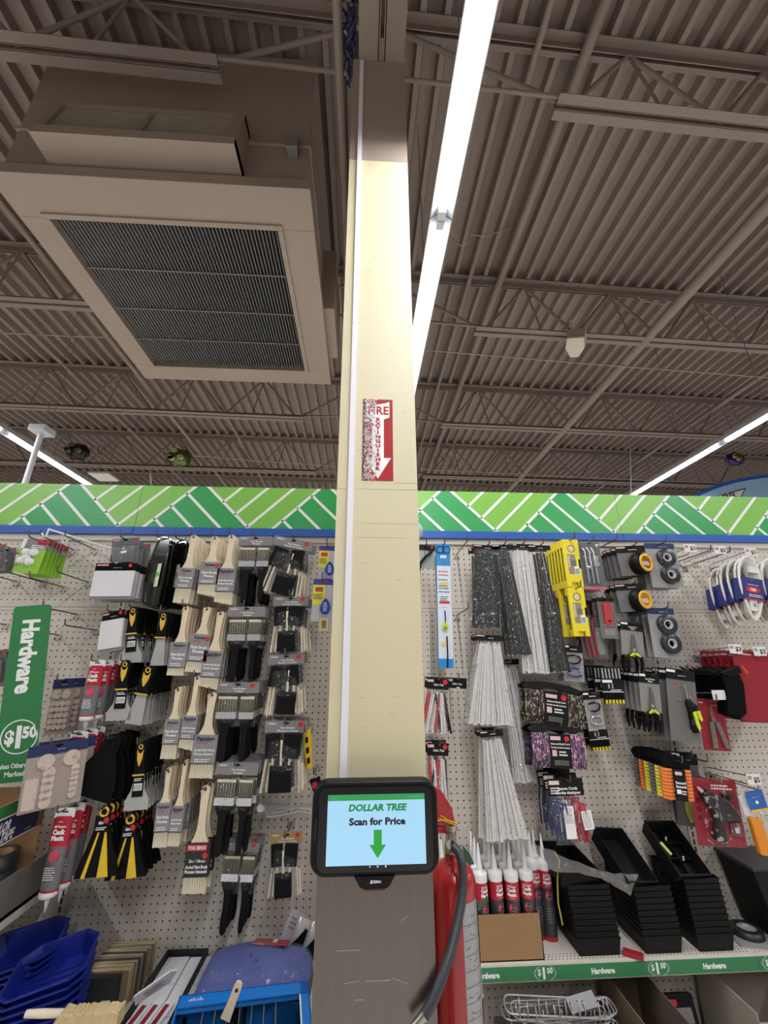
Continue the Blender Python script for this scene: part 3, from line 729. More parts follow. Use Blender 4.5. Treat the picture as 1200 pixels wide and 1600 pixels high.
def stack(build, top, bot, w, n=1, dy=.024, Y=1.745, desc='', where='', cat='pack', group=None, hk=True, hz=.012, jit=.012, jr=.02, kw=None, one=None, rz=0, rx=0, galv=False, dx=0, dz=0, hx=0, tagtxt=None):
    p, W, H, ang = PL(top, bot, w, Y)
    root = build(W, H, **(kw or {})); root.location = p; root.rotation_euler = (rx, ang, rz)
    rn = random.Random(int(top[0]*31+top[1]))
    items = [root]
    for k in range(1, n):
        c = copy_tree(root); c.location = (p.x+dx*k+rn.uniform(-1, 1)*jit*.35, p.y+dy*k, p.z+dz*k+rn.uniform(-1, 1)*jit*.25)
        c.rotation_euler = (rx, ang*.6+rn.uniform(-jr, jr), rz+rn.uniform(-jr, jr)); items.append(c)
    for k, o in enumerate(items):
        if n == 1: lb = one or f'{desc} on {where}'
        else: lb = f'{desc}, {ORD[k]} on {where}'
        tag(o, lb, cat, group or (f'{desc}s' if n > 1 else None))
    if hk: hook(p.x+hx, p.z-hz, Y-.050, 'grey steel peg hook: '+where, galv=galv, tagtxt=tagtxt)
    return items

# ---- wooden paint brush with card sleeve
SLV = mat('sleeve_grey', '8b8788', .5, var=.04); SLB = mat('sleeve_black', '222022', .5)
BRIS = mat('bristles_cream', 'd5cbb0', .8, var=.25, scale=60, stretch=(8, 8, .3), bump=.5)
BRISD = mat('bristle_roots', '8c8467', .85, var=.3, scale=60, stretch=(8, 8, .3))
def brush(W, H, fh=.49, fl=.31, kind='paint', angled=False):
    t = empty('paint_brush'); hl = H*fh; ll = H*fl; bl = H-hl-ll
    m = MB(); tw = W*.20
    half = [(0, 0), (tw*.55, -.0015), (tw*.95, -.008), (tw*1.0, -.018), (tw*.86, -.03), (tw*.74, -hl*.55), (tw*.84, -hl*.76), (W*.235, -hl*.88), (W*.32, -hl*.965), (W*.41, -hl-.012)]
    poly = half+[(-x, z) for x, z in reversed(half[1:])]
    m.prism(poly, -.006, .006, WOOD); m.disc(0, -.012, .0042, -.0065, -.0055, mat('hang_hole', '33291f', .9), n=10); m.obj('handle', t, bevel=.0025, seg=2)
    z0, z1 = -hl-ll, -hl; sm = SLB if kind == 'black' else SLV
    m = MB(); m.box(-W/2, W/2, -.0085, .0085, z0, z1, sm); y = -.0088
    if kind == 'black':
        m.box(-W*.46, W*.35, y-.0002, y, z1-ll*.24, z1-ll*.05, RED); m.text('TOOL BENCH', -W*.06, z1-ll*.145, ll*.10, y-.0004, WHITE, wmax=W*.74, bold=.03)
        m.disc(W*.30, z1-ll*.38, W*.11, y-.0002, y, RED, n=14); m.text('2in / 18mm', 0, z1-ll*.53, ll*.085, y-.0004, WHITE, wmax=W*.8, bold=.02)
        m.text('Angled Paint Brush', 0, z1-ll*.70, ll*.095, y-.0004, WHITE, wmax=W*.9, bold=.03); m.text('Pinceau biseauté', 0, z1-ll*.83, ll*.095, y-.0004, WHITE, wmax=W*.9, bold=.03)
    else:
        m.text('Painting', 0, z1-ll*.13, ll*(.15 if kind == 'angled' else .105), y-.0002, NAVY, wmax=W*.82, bold=.04); m.lines(-W*.35, W*.1, z1-ll*.27, ll*.03, y-.0002, RED, n=1, seed=1)
        if kind == 'angled':
            m.text('Angled Paint Brush', 0, z1-ll*.52, ll*.075, y-.0002, WHITE, wmax=W*.86, bold=.03); m.text('Pinceau biseauté', 0, z1-ll*.65, ll*.075, y-.0002, WHITE, wmax=W*.8, bold=.03)
        else:
            m.text('Paint Brush', 0, z1-ll*.48, ll*.10, y-.0002, WHITE, wmax=W*.8, bold=.03); m.text('Pinceau', 0, z1-ll*.63, ll*.10, y-.0002, WHITE, wmax=W*.7, bold=.03)
            if kind == 'dot': m.disc(W*.36, z1-ll*.16, W*.12, y-.0006, y, RED, n=16)
        m.lines(-W*.35, W*.35, z1-ll*.84, ll*.03, y-.0002, WHITE, n=2, gap=ll*.07, seed=2)
        m.sheet([(-W/2, z0), (W/2, z0), (W/2, z0+ll*.035), (-W/2, z0+ll*.035)], y-.0001, mat('sleeve_purple', '4c4264', .5))
    m.obj('sleeve', t)
    m = MB(); dz = W*.18 if angled else 0; n = 12; y0 = .0072
    vs = []; rn = random.Random(5)
    zb = [(-W*.475+W*.95*k/n, -H+dz*(1-k/n)*.9+rn.uniform(0, .0025)) for k in range(n+1)]
    poly = [(-W*.46, z0+.001), (W*.46, z0+.001)]+list(reversed(zb))
    m.prism(poly, -y0, y0, BRIS)
    for k in range(9): 
        x = -W*.40+W*.8*k/8; m.sheet([(x, z0), (x+W*.03, z0), (x+W*.022, z0-bl*rn.uniform(.35, .7)), (x+W*.01, z0-bl*.6)], -y0-.0003, BRISD)
    m.obj('bristles', t)
    return t

def header(m, W, h, mt, lines_=(), y=0, dot=None, brand=None, brandcol=None, hole=True, seed=0):
    """folded header card at the top of a pack"""
    m.box(-W/2, W/2, y-.0012, y+.0012, -h, 0, mt); yy = y-.0015
    if hole: m.prism([(-.010, -.006), (.010, -.006), (.010, -.011), (.0035, -.011), (0, -.0145), (-.0035, -.011), (-.010, -.011)], yy, y, BLACKM)
    if brand: m.sheet([(-W*.48, -h*.12), (-W*.18, -h*.12), (-W*.18, -h*.36), (-W*.48, -h*.36)], yy, brandcol or WHITE); m.text(brand, -W*.33, -h*.24, h*.15, yy-.0003, BLACK if not brandcol else WHITE, wmax=W*.27, bold=.03)
    if dot: m.disc(W*.34, -h*.30, min(W*.11, h*.24), yy-.0004, yy, RED, n=16)
    for k, tx in enumerate(lines_): m.text(tx, W*.04, -h*(.58+.24*k), h*.16, yy-.0004, WHITE, wmax=W*.86, bold=.03)
    return m
def bag(t, W, z0, z1, d, name='bag', mt=None, y0=0):
    """pillow shaped clear bag"""
    m = MB(); rings = []; n = 6
    rn = random.Random(int(W*1e4))
    for k in range(n+1):
        f = k/n; z = z1+(z0-z1)*f; dd = d*(math.sin(PI*min(1, max(0, f*1.0)))**.5*.9+.06); wv = W/2*(1-.03*math.sin(PI*f))
        rings.append([(-wv, y0, z), (-wv*.6, y0-dd*.5-rn.uniform(0, .001), z), (0, y0-dd*.55, z), (wv*.6, y0-dd*.5, z), (wv, y0, z), (wv*.6, y0+dd*.5, z), (0, y0+dd*.55, z), (-wv*.6, y0+dd*.5, z)])
    m.loft(rings, mt or BAG, smooth=True, caps=True); return m.obj(name, t)

# ---- two brushes with black handles in a bag
HDRG = mat('header_grey', '858183', .5, var=.04)
FERR = mat('ferrule_chrome', 'd6d6d8', .28, .6)
def brush_set(W, H, fh=.14, big=False):
    t = empty('paint_brush_set'); h = H*fh
    m = MB(); header(m, W, h, HDRG, ('Paint Brushes', 'Pinceaux'), brand='Painting', brandcol=mat('header_light', '8d898b', .5), dot=big); m.obj('header_card', t)
    zb = -H*.52
    bag(t, W*.98, zb-.012, -h, .030)
    for xc, w_ in ((-W*.19, W*.46), (W*.27, W*.34)):
        m = MB(); top = -h-H*.04; fz = -h-H*.24
        rn = random.Random(int(w_*1e5)); n = 10
        poly = [(xc-w_/2+w_*k/n, top-rn.uniform(0, .004)) for k in range(n+1)]
        m.prism([(xc-w_*.46, fz), ]+poly+[(xc+w_*.46, fz)], -.009, .006, mat('bristles_dark', '4b463e', .85, var=.4, scale=60, stretch=(8, 8, .3)))
        m.sheet([(xc-w_*.48, top-.001), (xc+w_*.48, top-.001), (xc+w_*.48, top-.010), (xc-w_*.48, top-.010)], -.0094, BRIS)
        for k in range(7):
            x = xc-w_*.42+w_*.84*k/6; m.sheet([(x, top-.008), (x+w_*.035, top-.008), (x+w_*.03, fz+.004), (x+.001, fz+.004)], -.0096, mat('bristles_mid', 'aaa284', .85))
        m.box(xc-w_*.5, xc+w_*.5, -.0105, .0075, fz-H*.085, fz, FERR)
        m.obj('brush_head', t, bevel=.001)
        m = MB(); hz = fz-H*.085; hb = -H+H*.02*(xc > 0)
        hw = w_*.20
        half = [(w_*.42, hz), (w_*.40, hz-.012), (hw*1.05, hz-.035), (hw*.9, hz-(hz-hb)*.5), (hw*1.05, hb+.03), (hw*.8, hb+.008), (0, hb)]
        m.prism([(xc+x, z) for x, z in half]+[(xc-x, z) for x, z in reversed(half[:-1])], -.008, .006, BLACK); m.obj('handle', t, bevel=.003)
    return t
# ---- foam brushes in a bag
FOAM = mat('black_foam', '1c1c1e', .95, spec=.1, var=.25, scale=160)
def foam_set(W, H, fh=.17, mt=None, lay=0):
    t = empty('foam_brush_pack'); h = H*fh; m = MB()
    header(m, W, h, mt or HDRG, ('Foam Brushes', 'Pinceaux en mousse'), brand='Painting', brandcol=mat('header_light', '8d898b', .5), dot=True); m.obj('header_card', t)
    bag(t, W*.98, -H, -h, .034)
    Hh = H-h
    A = [(-.26, .24, .36, .40, 8), (.20, .22, .32, .38, -6), (.05, .74, .50, .42, 3)] if lay == 0 else [(-.27, .22, .34, .40, -4), (.16, .22, .40, .40, 4), (-.04, .74, .50, .42, -2)]
    for k, (fx, fz, fw, fhh, a) in enumerate(A):
        M_ = Mx((fx*W, -.004*k, -h-fz*Hh), ry=R(a)); m = MB(M=M_)
        w_, hh = fw*W, fhh*Hh; s_ = 1 if k < 2 else -1
        m.loft([[(-w_/2, -.009, hh/2*s_), (w_/2, -.009, hh/2*s_), (w_/2, .009, hh/2*s_), (-w_/2, .009, hh/2*s_)], [(-w_/2, -.010, -hh*.2*s_), (w_/2, -.010, -hh*.2*s_), (w_/2, .010, -hh*.2*s_), (-w_/2, .010, -hh*.2*s_)], [(-w_/2, -.0065, -hh/2*s_), (w_/2, -.0065, -hh/2*s_), (w_/2, .0065, -hh/2*s_), (-w_/2, .0065, -hh/2*s_)]], FOAM, smooth=False)
        m.obj('foam_head', t, bevel=.0015)
        zt = -hh/2*s_; ln = Hh*.52
        MB(M=M_).tube([(0, 0, zt), (0, -.002, zt-ln*s_*(.8 if k == 2 else 1))], .0046, WOODD, n=10).obj('dowel', t)
    for k, (x0, z0, x1, z1) in enumerate(((-.40, .42, -.47, .97), (-.30, .5, -.34, .95), (.34, .45, .40, .96), (.42, .5, .47, .93))):
        MB().tube([(x0*W, .004, -h-z0*Hh), (x1*W, .002, -h-z1*Hh)], .0044, WOODD, n=10).obj('dowel', t)
    return t
# ---- putty knives
PUTB = mat('grip_black', '0b0b0c', .6, var=.15, spec=.15); PUTY = mat('grip_yellow', 'dcb13a', .5); BLADE = mat('knife_blade', 'b9b7b5', .38, .35)
def putty(W, H, kind='broad'):
    t = empty('putty_knife'); hl = H*.50; hw = W*(.22 if kind == 'broad' else .36)
    half = [(0, 0), (hw*.5, -.002), (hw*.92, -.012), (hw*1.0, -.03), (hw*.9, -hl*.55), (hw*.95, -hl*.8), (hw*1.25, -hl*.97), (hw*1.2, -hl)]
    m = MB(); m.prism(half+[(-x, z) for x, z in reversed(half[1:])], -.012, .010, PUTB); m.obj('handle', t, bevel=.004)
    m = MB(); m.ring(0, -.016, hw*.46, hw*.26, -.0135, -.012, PUTY, n=16)
    m.prism([(-hw*.62, -hl*.22), (-hw*.2, -hl*.34), (hw*.2, -hl*.34), (hw*.62, -hl*.22), (hw*.5, -hl*.5), (hw*.1, -hl*.72), (-hw*.1, -hl*.72), (-hw*.5, -hl*.5)], -.0135, -.0118, PUTY)
    m.prism([(-hw*1.1, -hl*.955), (hw*1.1, -hl*.955), (hw*1.1, -hl*1.0), (-hw*1.1, -hl*1.0)], -.0128, .0105, PUTY); m.obj('yellow_inlay', t)
    m = MB(); zt = -hl+.004
    if kind == 'broad':
        half = [(hw*1.0, zt), (hw*1.0, zt-.018), (W*.30, -hl-(H-hl)*.45), (W*.5, -hl-(H-hl)*.72), (W*.5, -H)]
    else: half = [(hw*.8, zt), (hw*.85, zt-.01), (W*.5, -H)]
    m.prism(half+[(-x, z) for x, z in reversed(half)], -.0012, .0012, BLADE); m.obj('blade', t)
    if kind == 'broad':
        m = MB(); w_ = W*.22; m.box(-w_, w_, -.0042, -.0014, -hl-(H-hl)*.62, -hl-.004, BLACK); m.box(-w_*.8, w_*.8, -.0046, -.0042, -hl-(H-hl)*.44, -hl-(H-hl)*.24, WHITE)
        for k in range(9): m.box(-w_*.7+k*w_*.16, -w_*.64+k*w_*.16, -.0049, -.0046, -hl-(H-hl)*.42, -hl-(H-hl)*.27, BLACK)
        m.lines(-w_*.8, w_*.8, -hl-(H-hl)*.10, .003, -.0047, WHITE, n=2); m.obj('blade_label', t)
    return t
def taping(W, H, yellow=True):
    """wide flared plastic scraper, black and yellow stripes"""
    t = empty('wide_scraper'); hl = H*.36; hw = W*.13
    half = [(0, 0), (hw*.6, -.001), (hw, -.012), (hw*.95, -hl*.8), (hw*1.5, -hl), (W*.30, -hl-(H-hl)*.35), (W*.43, -hl-(H-hl)*.75), (W*.5, -H)]
    if not yellow: half = [(0, 0), (hw*1.2, -.001), (hw*1.5, -.012), (hw*1.5, -hl*.8), (W*.26, -hl*1.02), (W*.38, -hl-(H-hl)*.30), (W*.46, -hl-(H-hl)*.62), (W*.5, -H)]
    m = MB(); m.prism(half+[(-x, z) for x, z in reversed(half[1:])], -.006, .006, PUTB); m.obj('blade', t, bevel=.002)
    m = MB(); m.tube([(hw*.7*math.cos(a), -.006, -.018+hw*.7*math.sin(a)) for a in [2*PI*k/14 for k in range(15)]], .004, PUTY if yellow else PUTB, n=8, caps=False); m.obj('hanging_loop', t)
    if yellow:
        m = MB()
        for s_, a, b in ((-1, .24, .33), (1, .03, .28)):
            m.prism([(s_*W*.06+W*.02, -hl-.004), (s_*W*.10+W*.02, -hl-.004), (s_*W*b, -H), (s_*W*a, -H)], -.0066, -.0058, YELLOW)
        m.obj('yellow_stripes', t)
        m = MB(); m.box(-hw*1.3, hw*1.3, -.0095, -.0065, -hl-.002, -.030, BLACK); m.disc(hw*.7, -.042, hw*.5, -.0100, -.0095, RED, n=14); m.text('6in', -hw*.2, -hl*.66, .009, -.0101, WHITE, wmax=hw*1.6, bold=.03); m.lines(-hw, hw, -hl*.86, .003, -.0098, WHITE, n=2); m.obj('hang_tag', t)
    return t
# ---- flat caulk tubes hanging
CRED = mat('caulk_red', 'b32234', .4); CGREY = mat('caulk_grey', '6f6d70', .5); CWH = mat('caulk_white', 'e4e3e2', .4, var=.03)
def caulk_flat(W, H):
    t = empty('caulk_squeeze_tube'); nz = H*.16; b = H-nz; zt = -b*.10
    def ring(z, w_, d): return [(-w_/2, 0, z), (-w_*.35, -d, z), (0, -d*1.25, z), (w_*.35, -d, z), (w_/2, 0, z), (w_*.35, d, z), (0, d*1.2, z), (-w_*.35, d, z)]
    m = MB(); m.loft([ring(zt, W*.98, .003), ring(-b*.45, W*.96, .009)], CRED); m.loft([ring(-b*.45, W*.96, .009), ring(-b*.93, W*.92, .015)], CGREY); m.loft([ring(-b*.93, W*.92, .015), ring(-b*.98, W*.90, .016)], CRED)
    y = -.0125; m.text('All Purpose', 0, -b*.21, b*.028, y, WHITE, wmax=W*.6, bold=.03); m.text('Caulk', 0, -b*.275, b*.055, y, WHITE, wmax=W*.62, bold=.05); m.text('Mastic', 0, -b*.345, b*.055, y-.001, WHITE, wmax=W*.62, bold=.05)
    m.text('----', -W*.05, -b*.155, b*.03, y+.003, WHITE, wmax=W*.5, bold=.04)
    m.disc(0, -b*.55, W*.24, -.0165, -.008, mat('caulk_pink', 'cf4a63', .5), n=18); m.lines(-W*.30, W*.30, -b*.68, b*.012, -.0178, CWH, n=6, gap=b*.026, seed=3); m.obj('tube_body', t)
    m = MB(); m.prism([(-W*.5, zt-.004), (W*.5, zt-.004), (W*.5, -.004), (W*.3, 0), (-W*.3, 0), (-W*.5, -.004)], -.002, .002, CWH); m.prism([(-W*.16, -.009), (W*.16, -.009), (W*.16, -.013), (-W*.16, -.013)], -.0026, -.002, BLACKM); m.obj('hanging_tab', t)
    m = MB(M=Mx((0, 0, -b))); m.lathe([(.0001, -nz), (.0025, -nz), (.0075, -.014), (.009, -.006), (W*.40, -.004), (W*.44, .004), (W*.43, .010)], CWH, n=16); m.obj('nozzle', t)
    return t
# ---- felt pads
FELT = mat('felt_pad', 'cdbaae', .9, var=.10, scale=120)
def felt(W, H, big=False):
    t = empty('felt_pad_pack'); h = H*.17; m = MB(); header(m, W, h, NAVY, ('---- ----', ), brand=None); m.obj('header_card', t)
    m = MB(); m.box(-W/2, W/2, .001, .004, -H, -h, mat('backing_card', 'a5968c', .6))
    Hh = H-h; pads = []
    if not big:
        pads = [(-.22, .13, .20), (.20, .13, .20)]+[(-.33+.22*c, .34+.125*r_, .11) for r_ in range(5) for c in range(4)]
    else:
        pads = [(-.18, .12, .17), (.24, .12, .17)]+[(-.10, .33+.135*r_, .12) for r_ in range(5)]+[(.33, .32+.10*r_, .085) for r_ in range(6)]
        m.rrect(-W*.46, -W*.25, -h-Hh*.95, -h-Hh*.40, .004, -.004, .001, FELT)
    m.obj('backing', t)
    for fx, fz, fr in pads: MB().disc(fx*W, -h-fz*Hh, fr*min(W, H*.72), -.005, .001, FELT, n=18).obj('felt_disc', t)
    m = MB(); m.rrect(-W*.49, W*.49, -H+.004, -h-.002, .006, -.009, -.0085, BLISTER); m.obj('blister', t)
    return t
# ---- white pads with black header
PADW = mat('pad_white', 'd9d6d8', .55, var=.03)
def white_pad(W, H):
    t = empty('sanding_sheet_pack'); h = H*.22; m = MB(); header(m, W, h, BLACKM, ('------- ------',), brand='TOOL BENCH', brandcol=RED, dot=True); m.obj('header_card', t)
    m = MB(); m.rrect(-W*.49, W*.49, -H*.93, -h, .004, -.006, .004, PADW); m.obj('sheets', t, bevel=.001)
    m = MB(); m.rrect(-W*.53, W*.50, -H, -h*.9, .006, .0045, .006, mat('pad_grey', '9a979b', .6)); m.obj('grey_backing', t)
    return t
def grey_hook_pack(W, H):
    t = empty('putty_spreader_pack'); h = H*.26; m = MB(); header(m, W, h, mat('card_teal_grey', '58676a', .5), (), brand='TOOL BENCH', brandcol=RED, dot=True); m.box(-W/2, W/2, .002, .004, -H, -h, GREYC); m.obj('header_card', t)
    m = MB(); m.rrect(-W*.38, W*.40, -H*.92, -h*1.15, .005, -.012, .002, GREYD); m.prism([(W*.0-.012, -H*.52), (W*.0+.014, -H*.48), (.016, -H*.56), (-.004, -H*.60)], -.0126, -.012, WHITE); m.obj('spreader', t, bevel=.002)
    m = MB(); m.rrect(-W*.45, W*.46, -H*.96, -h*1.02, .006, -.0155, -.015, BLISTER); m.obj('blister', t)
    return t
def paint_edger(W, H):
    """black octagonal moulded tray, glossy"""
    t = empty('paint_tray_liner'); g_ = mat('gloss_black', '121214', .12, var=.1, coat=.5); m = MB()
    o = [(-W*.10, 0), (W*.34, 0), (W*.5, -H*.10), (W*.40, -H*.98), (W*.05, -H), (-W*.36, -H*.94), (-W*.5, -H*.62), (-W*.42, -H*.34)]
    def ins(f, y): 
        cx = sum(p[0] for p in o)/8; cz = sum(p[1] for p in o)/8
        return [(cx+(x-cx)*f, y, cz+(z-cz)*f) for x, z in o]
    m.loft([ins(1, 0), ins(1.0, -.004), ins(.93, -.004), ins(.84, .010), ins(.3, .011)], g_, smooth=False)
    c = ins(.8, .008)
    for k in (0, 2, 4, 6): m.tube([c[k], (0, .006, -H*.55)], .003, g_, n=6)
    m.obj('tray', t)
    m = MB(); m.prism([(W*.12, -H*.40), (W*.30, -H*.40), (W*.24, -H*.72), (W*.06, -H*.72)], -.0055, -.0045, mat('label_pale_green', 'c4dcb4', .4)); m.prism([(W*.10, -H*.52), (W*.26, -H*.52), (W*.25, -H*.58), (W*.09, -H*.58)], -.0062, -.0055, mat('label_green', '7fb25b', .4)); m.obj('paper_band', t)
    return t
def knob_pack(W, H):
    t = empty('furniture_slider_pack'); gcard = mat('lime_card', '8fc03a', .5, var=.05); m = MB()
    m.box(-W/2, W/2, 0, .003, -H, -H*.30, gcard); m.box(-W/2, W/2, 0, .003, -H*.30, 0, GREYC); m.box(W*.10, W*.5, -.001, 0, -H*.16, 0, mat('label_crimson', 'a32430', .5)); m.disc(W*.22, -H*.07, W*.10, -.0015, -.001, RED, n=12); m.lines(-W*.1, W*.45, -H*.20, .004, -.0008, WHITE, n=2, gap=.008); m.obj('card', t)
    for k, (x, z) in enumerate(((-.18, .42), (.12, .40), (-.26, .66), (.06, .68), (-.10, .56))):
        m = MB(M=Mx((x*W, 0, -z*H), rx=R(90))); r_ = W*.16; m.lathe([(r_, 0), (r_, .008), (r_*.8, .014), (r_*.3, .016), (.0001, .016)], CWH, n=16); m.obj('white_foot', t)
    m = MB(); m.prism([(-W*.46, -H*.02), (-W*.34, -H*.02), (-W*.34, -H*.32), (-W*.46, -H*.32)], -.006, 0, CWH); m.obj('white_strip', t)
    m = MB(); m.rrect(-W*.48, W*.42, -H*.92, -H*.28, .008, -.0185, -.018, BLISTER); m.obj('blister', t)
    return t
def drop_pack(W, H):
    t = empty('air_freshener_pack'); m = MB(); lp = mat('card_lilac', 'b9b6c2', .5)
    m.box(-W/2, W/2, 0, .003, -H, 0, lp); m.box(-W/2, W/2, -.0006, 0, -H*.14, 0, mat('card_violet', '473f86', .5)); m.box(-W*.48, W*.12, -.0010, 0, -H*.62, -H*.14, mat('card_yellow', 'e3d23c', .5))
    m.box(-W*.36, W*.02, -.0014, -.001, -H*.30, -H*.20, mat('label_crimson', 'a32430', .5)); m.text('--- -----', -W*.17, -H*.25, .005, -.0018, WHITE, wmax=W*.34, bold=.03); m.lines(-W*.44, W*.06, -H*.37, .003, -.0014, NAVY, n=4, gap=.006); m.lines(-W*.1, W*.45, -H*.94, .003, -.0006, NAVY, n=1); m.obj('card', t)
    m = MB(); pts = []
    for k in range(24):
        a = 2*PI*k/24; x = W*.27*math.sin(a)*(1-.35*max(0, math.cos(a))); z = -H*.66+H*.19*math.cos(a); pts.append((W*.20+x, z))
    m.prism(pts, -.014, -.001, mat('drop_blue', '1f4a9c', .25)); 
    for k in range(5): m.lines(W*.10, W*.32, -H*.58-k*H*.045, .0028, -.0143, WHITE, n=1, seed=k)
    m.obj('scented_drop', t, bevel=.003)
    return t
# ================================================================ LEFT OF THE PILLAR
G = 'products hanging on the left pegboard'
bg = 'wooden paint brushes on the pegboard'
B = lambda top, bot, w, n, kind, where, fh=.49, fl=.31, ang=False, desc=None, dy=.0225: stack(brush, top, bot, w, n=n, dy=dy, desc=desc or 'wooden paint brush in grey sleeve', where=where, cat='paint brush', group='paint brushes, '+where, kw=dict(fh=fh, fl=fl, kind=kind, angled=ang), jit=.010, jr=.015)
B((304, 836), (283, 943), 25, 8, 'paint', 'top hook nearest the black trays', .50, .29)
B((337, 838), (322, 933), 29, 7, 'dot', 'top hook in the middle of the brushes', .44, .36, True)
B((363, 836), (348, 946), 28, 8, 'angled', 'top hook nearest the bagged brush sets', .49, .33, True)
B((292, 947), (274, 1056), 26, 8, 'paint', 'second row hook beside the putty knives', .53, .36)
B((325, 948), (304, 1051), 30, 6, 'dot', 'second row middle brush hook', .43, .41)
B((346, 955), (325, 1078), 29, 8, 'angled', 'second row hook beside the bagged brush sets', .52, .33, True)
B((280, 1073), (263, 1186), 24, 8, 'paint', 'third row hook beside the putty knives', .46, .34)
B((310, 1055), (290, 1173), 23, 9, 'angled', 'third row middle brush hook', .55, .30, True)
B((333, 1081), (314, 1216), 36, 9, 'angled', 'third row hook with the largest sleeve', .51, .33)
B((265, 1199), (250, 1324), 22, 9, 'paint', 'bottom row hook beside the yellow scrapers', .45, .36)
B((291, 1188), (271, 1322), 19, 8, 'angled', 'bottom row middle brush hook', .54, .30)
B((323, 1227), (303, 1396), 36, 2, 'black', 'lowest brush hook with black sleeves', .54, .31, desc='wooden paint brush in black sleeve', dy=.05)
def E_(top, bot, w, n, where, big=False, dy=.026): stack(brush_set, top, bot, w, n=n, dy=dy, desc='bagged pair of black-handled brushes', where=where, cat='brush set', group='bagged brush sets, '+where, kw=dict(big=big), jit=.012, jr=.03)
E_((400, 838), (390, 944), 52, 6, 'top bagged brush hook')
E_((386, 948), (374, 1066), 58, 6, 'second bagged brush hook')
E_((373, 1066), (358, 1192), 66, 6, 'third bagged brush hook', True)
E_((372, 1191), (352, 1340), 66, 6, 'fourth bagged brush hook')
stack(brush_set, (378, 1316), (358, 1462), 56, n=4, dy=.03, desc='bagged pair of black-handled brushes, red tag', where='the lowest bagged brush hook', cat='brush set', group='lowest bagged brush sets', kw=dict(fh=.10, big=True), Y=1.80)
def F_(top, bot, w, n, where, lay=0, mt=None, Y=1.75): stack(foam_set, top, bot, w, n=n, dy=.034, Y=Y, desc='bag of black foam brushes', where=where, cat='foam brush pack', group='foam brush packs, '+where, kw=dict(lay=lay, mt=mt), jit=.02, jr=.04)
F_((460, 842), (436, 932), 62, 4, 'top foam brush hook, tilted')
F_((455, 932), (449, 1022), 54, 4, 'second foam brush hook', 1)
F_((448, 1022), (444, 1120), 56, 4, 'third foam brush hook', 0)
F_((448, 1126), (439, 1242), 66, 4, 'fourth foam brush hook', 1)
F_((448, 1300), (444, 1404), 50, 1, 'lowest foam brush hook with tan header', 1, mat('header_tan', 'a58a52', .6), 1.82)
stack(drop_pack, (512, 853), (509, 908), 26, n=3, dy=.03, Y=1.76, desc='card with blue drop air freshener', where='the hook above, beside the pillar', cat='air freshener pack')
stack(drop_pack, (505, 905), (501, 971), 30, n=3, dy=.03, Y=1.73, desc='card with blue drop air freshener', where='the hook below, beside the pillar', cat='air freshener pack')
p = at(506, 965, 1.725); m = MB(); m.rrect(-.018, .018, -.052, 0, .003, 0, .012, mat('vent_beige', 'cdb98a', .5))
for k in range(5): m.box(-.008, .010, -.0006, 0, -.016-k*.006, -.013-k*.006, BLACKM)
tag(m.obj('vent_clip', loc=p), 'small beige slotted vent clip below the blue drop cards', 'clip')
# top left corner packs
stack(knob_pack, (58, 842), (38, 895), 40, n=6, dy=.024, Y=1.755, desc='lime card of white furniture feet', where='the top hook left of the white sheets', cat='hardware pack')
stack(grey_hook_pack, (197, 841), (192, 883), 42, n=3, dy=.05, Y=1.80, desc='carded grey spreader with red dot', where='hook behind the white sheets', cat='hardware pack')
stack(white_pad, (183, 880), (172, 936), 64, n=6, dy=.028, Y=1.735, desc='pack of white sanding sheets', where='the upper black header hook', cat='sanding sheet pack')
stack(white_pad, (178, 955), (172, 1018), 46, n=3, dy=.035, Y=1.745, rz=R(-22), desc='pack of white sanding sheets, turned', where='the lower black header hook', cat='sanding sheet pack')
stack(paint_edger, (252, 840), (236, 950), 50, n=5, dy=.030, Y=1.745, desc='glossy black moulded tray', where='the hook beside the white sheets', cat='tray', jr=.01, rz=R(-32))
stack(paint_edger, (281, 842), (268, 950), 40, n=4, dy=.028, Y=1.80, desc='glossy black moulded tray', where='the hook beside the wooden brushes', cat='tray', jr=.01, rz=R(-32))
def K_(top, bot, w, n, kind, where, desc='black and yellow handled'): stack(putty, top, bot, w, n=n, dy=.023, desc=desc+(' broad putty knife' if kind == 'broad' else ' narrow putty knife'), where=where, cat='putty knife', group='putty knives, '+where, kw=dict(kind=kind), jit=.008, jr=.02)
K_((211, 948), (203, 1036), 34, 8, 'broad', 'upper hook under the white sheets')
K_((259, 956), (245, 1040), 21, 8, 'narrow', 'upper hook under the glossy trays')
K_((199, 1031), (184, 1126), 37, 8, 'broad', 'lower hook beside the caulk tubes')
K_((236, 1040), (208, 1132), 26, 8, 'narrow', 'lower hook under another narrow set')
K_((224, 1158), (212, 1266), 36, 7, 'broad', 'lowest hook beside the paint brushes')
stack(taping, (180, 1150), (138, 1246), 72, n=5, dy=.03, Y=1.74, desc='wide all-black scraper', where='the hook above the yellow striped scrapers', cat='scraper', kw=dict(yellow=False))
stack(taping, (166, 1258), (150, 1370), 66, n=5, dy=.03, Y=1.73, desc='wide black and yellow striped scraper', where='the hook beside the caulk tubes', cat='scraper')
stack(taping, (206, 1270), (196, 1372), 62, n=5, dy=.03, Y=1.755, desc='wide black and yellow striped scraper', where='the hook beside the brushes', cat='scraper')
def C_(top, bot, w, n, where, dx=0, Y=1.735): stack(caulk_flat, top, bot, w, n=n, dy=.055, Y=Y, desc='flat red and grey caulk tube', where=where, cat='caulk tube', group='flat caulk tubes, '+where, jit=.01, jr=.03)
C_((154, 1031), (132, 1142), 24, 3, 'highest of three caulk hooks')
C_((126, 1142), (98, 1256), 27, 3, 'middle of three caulk hooks')
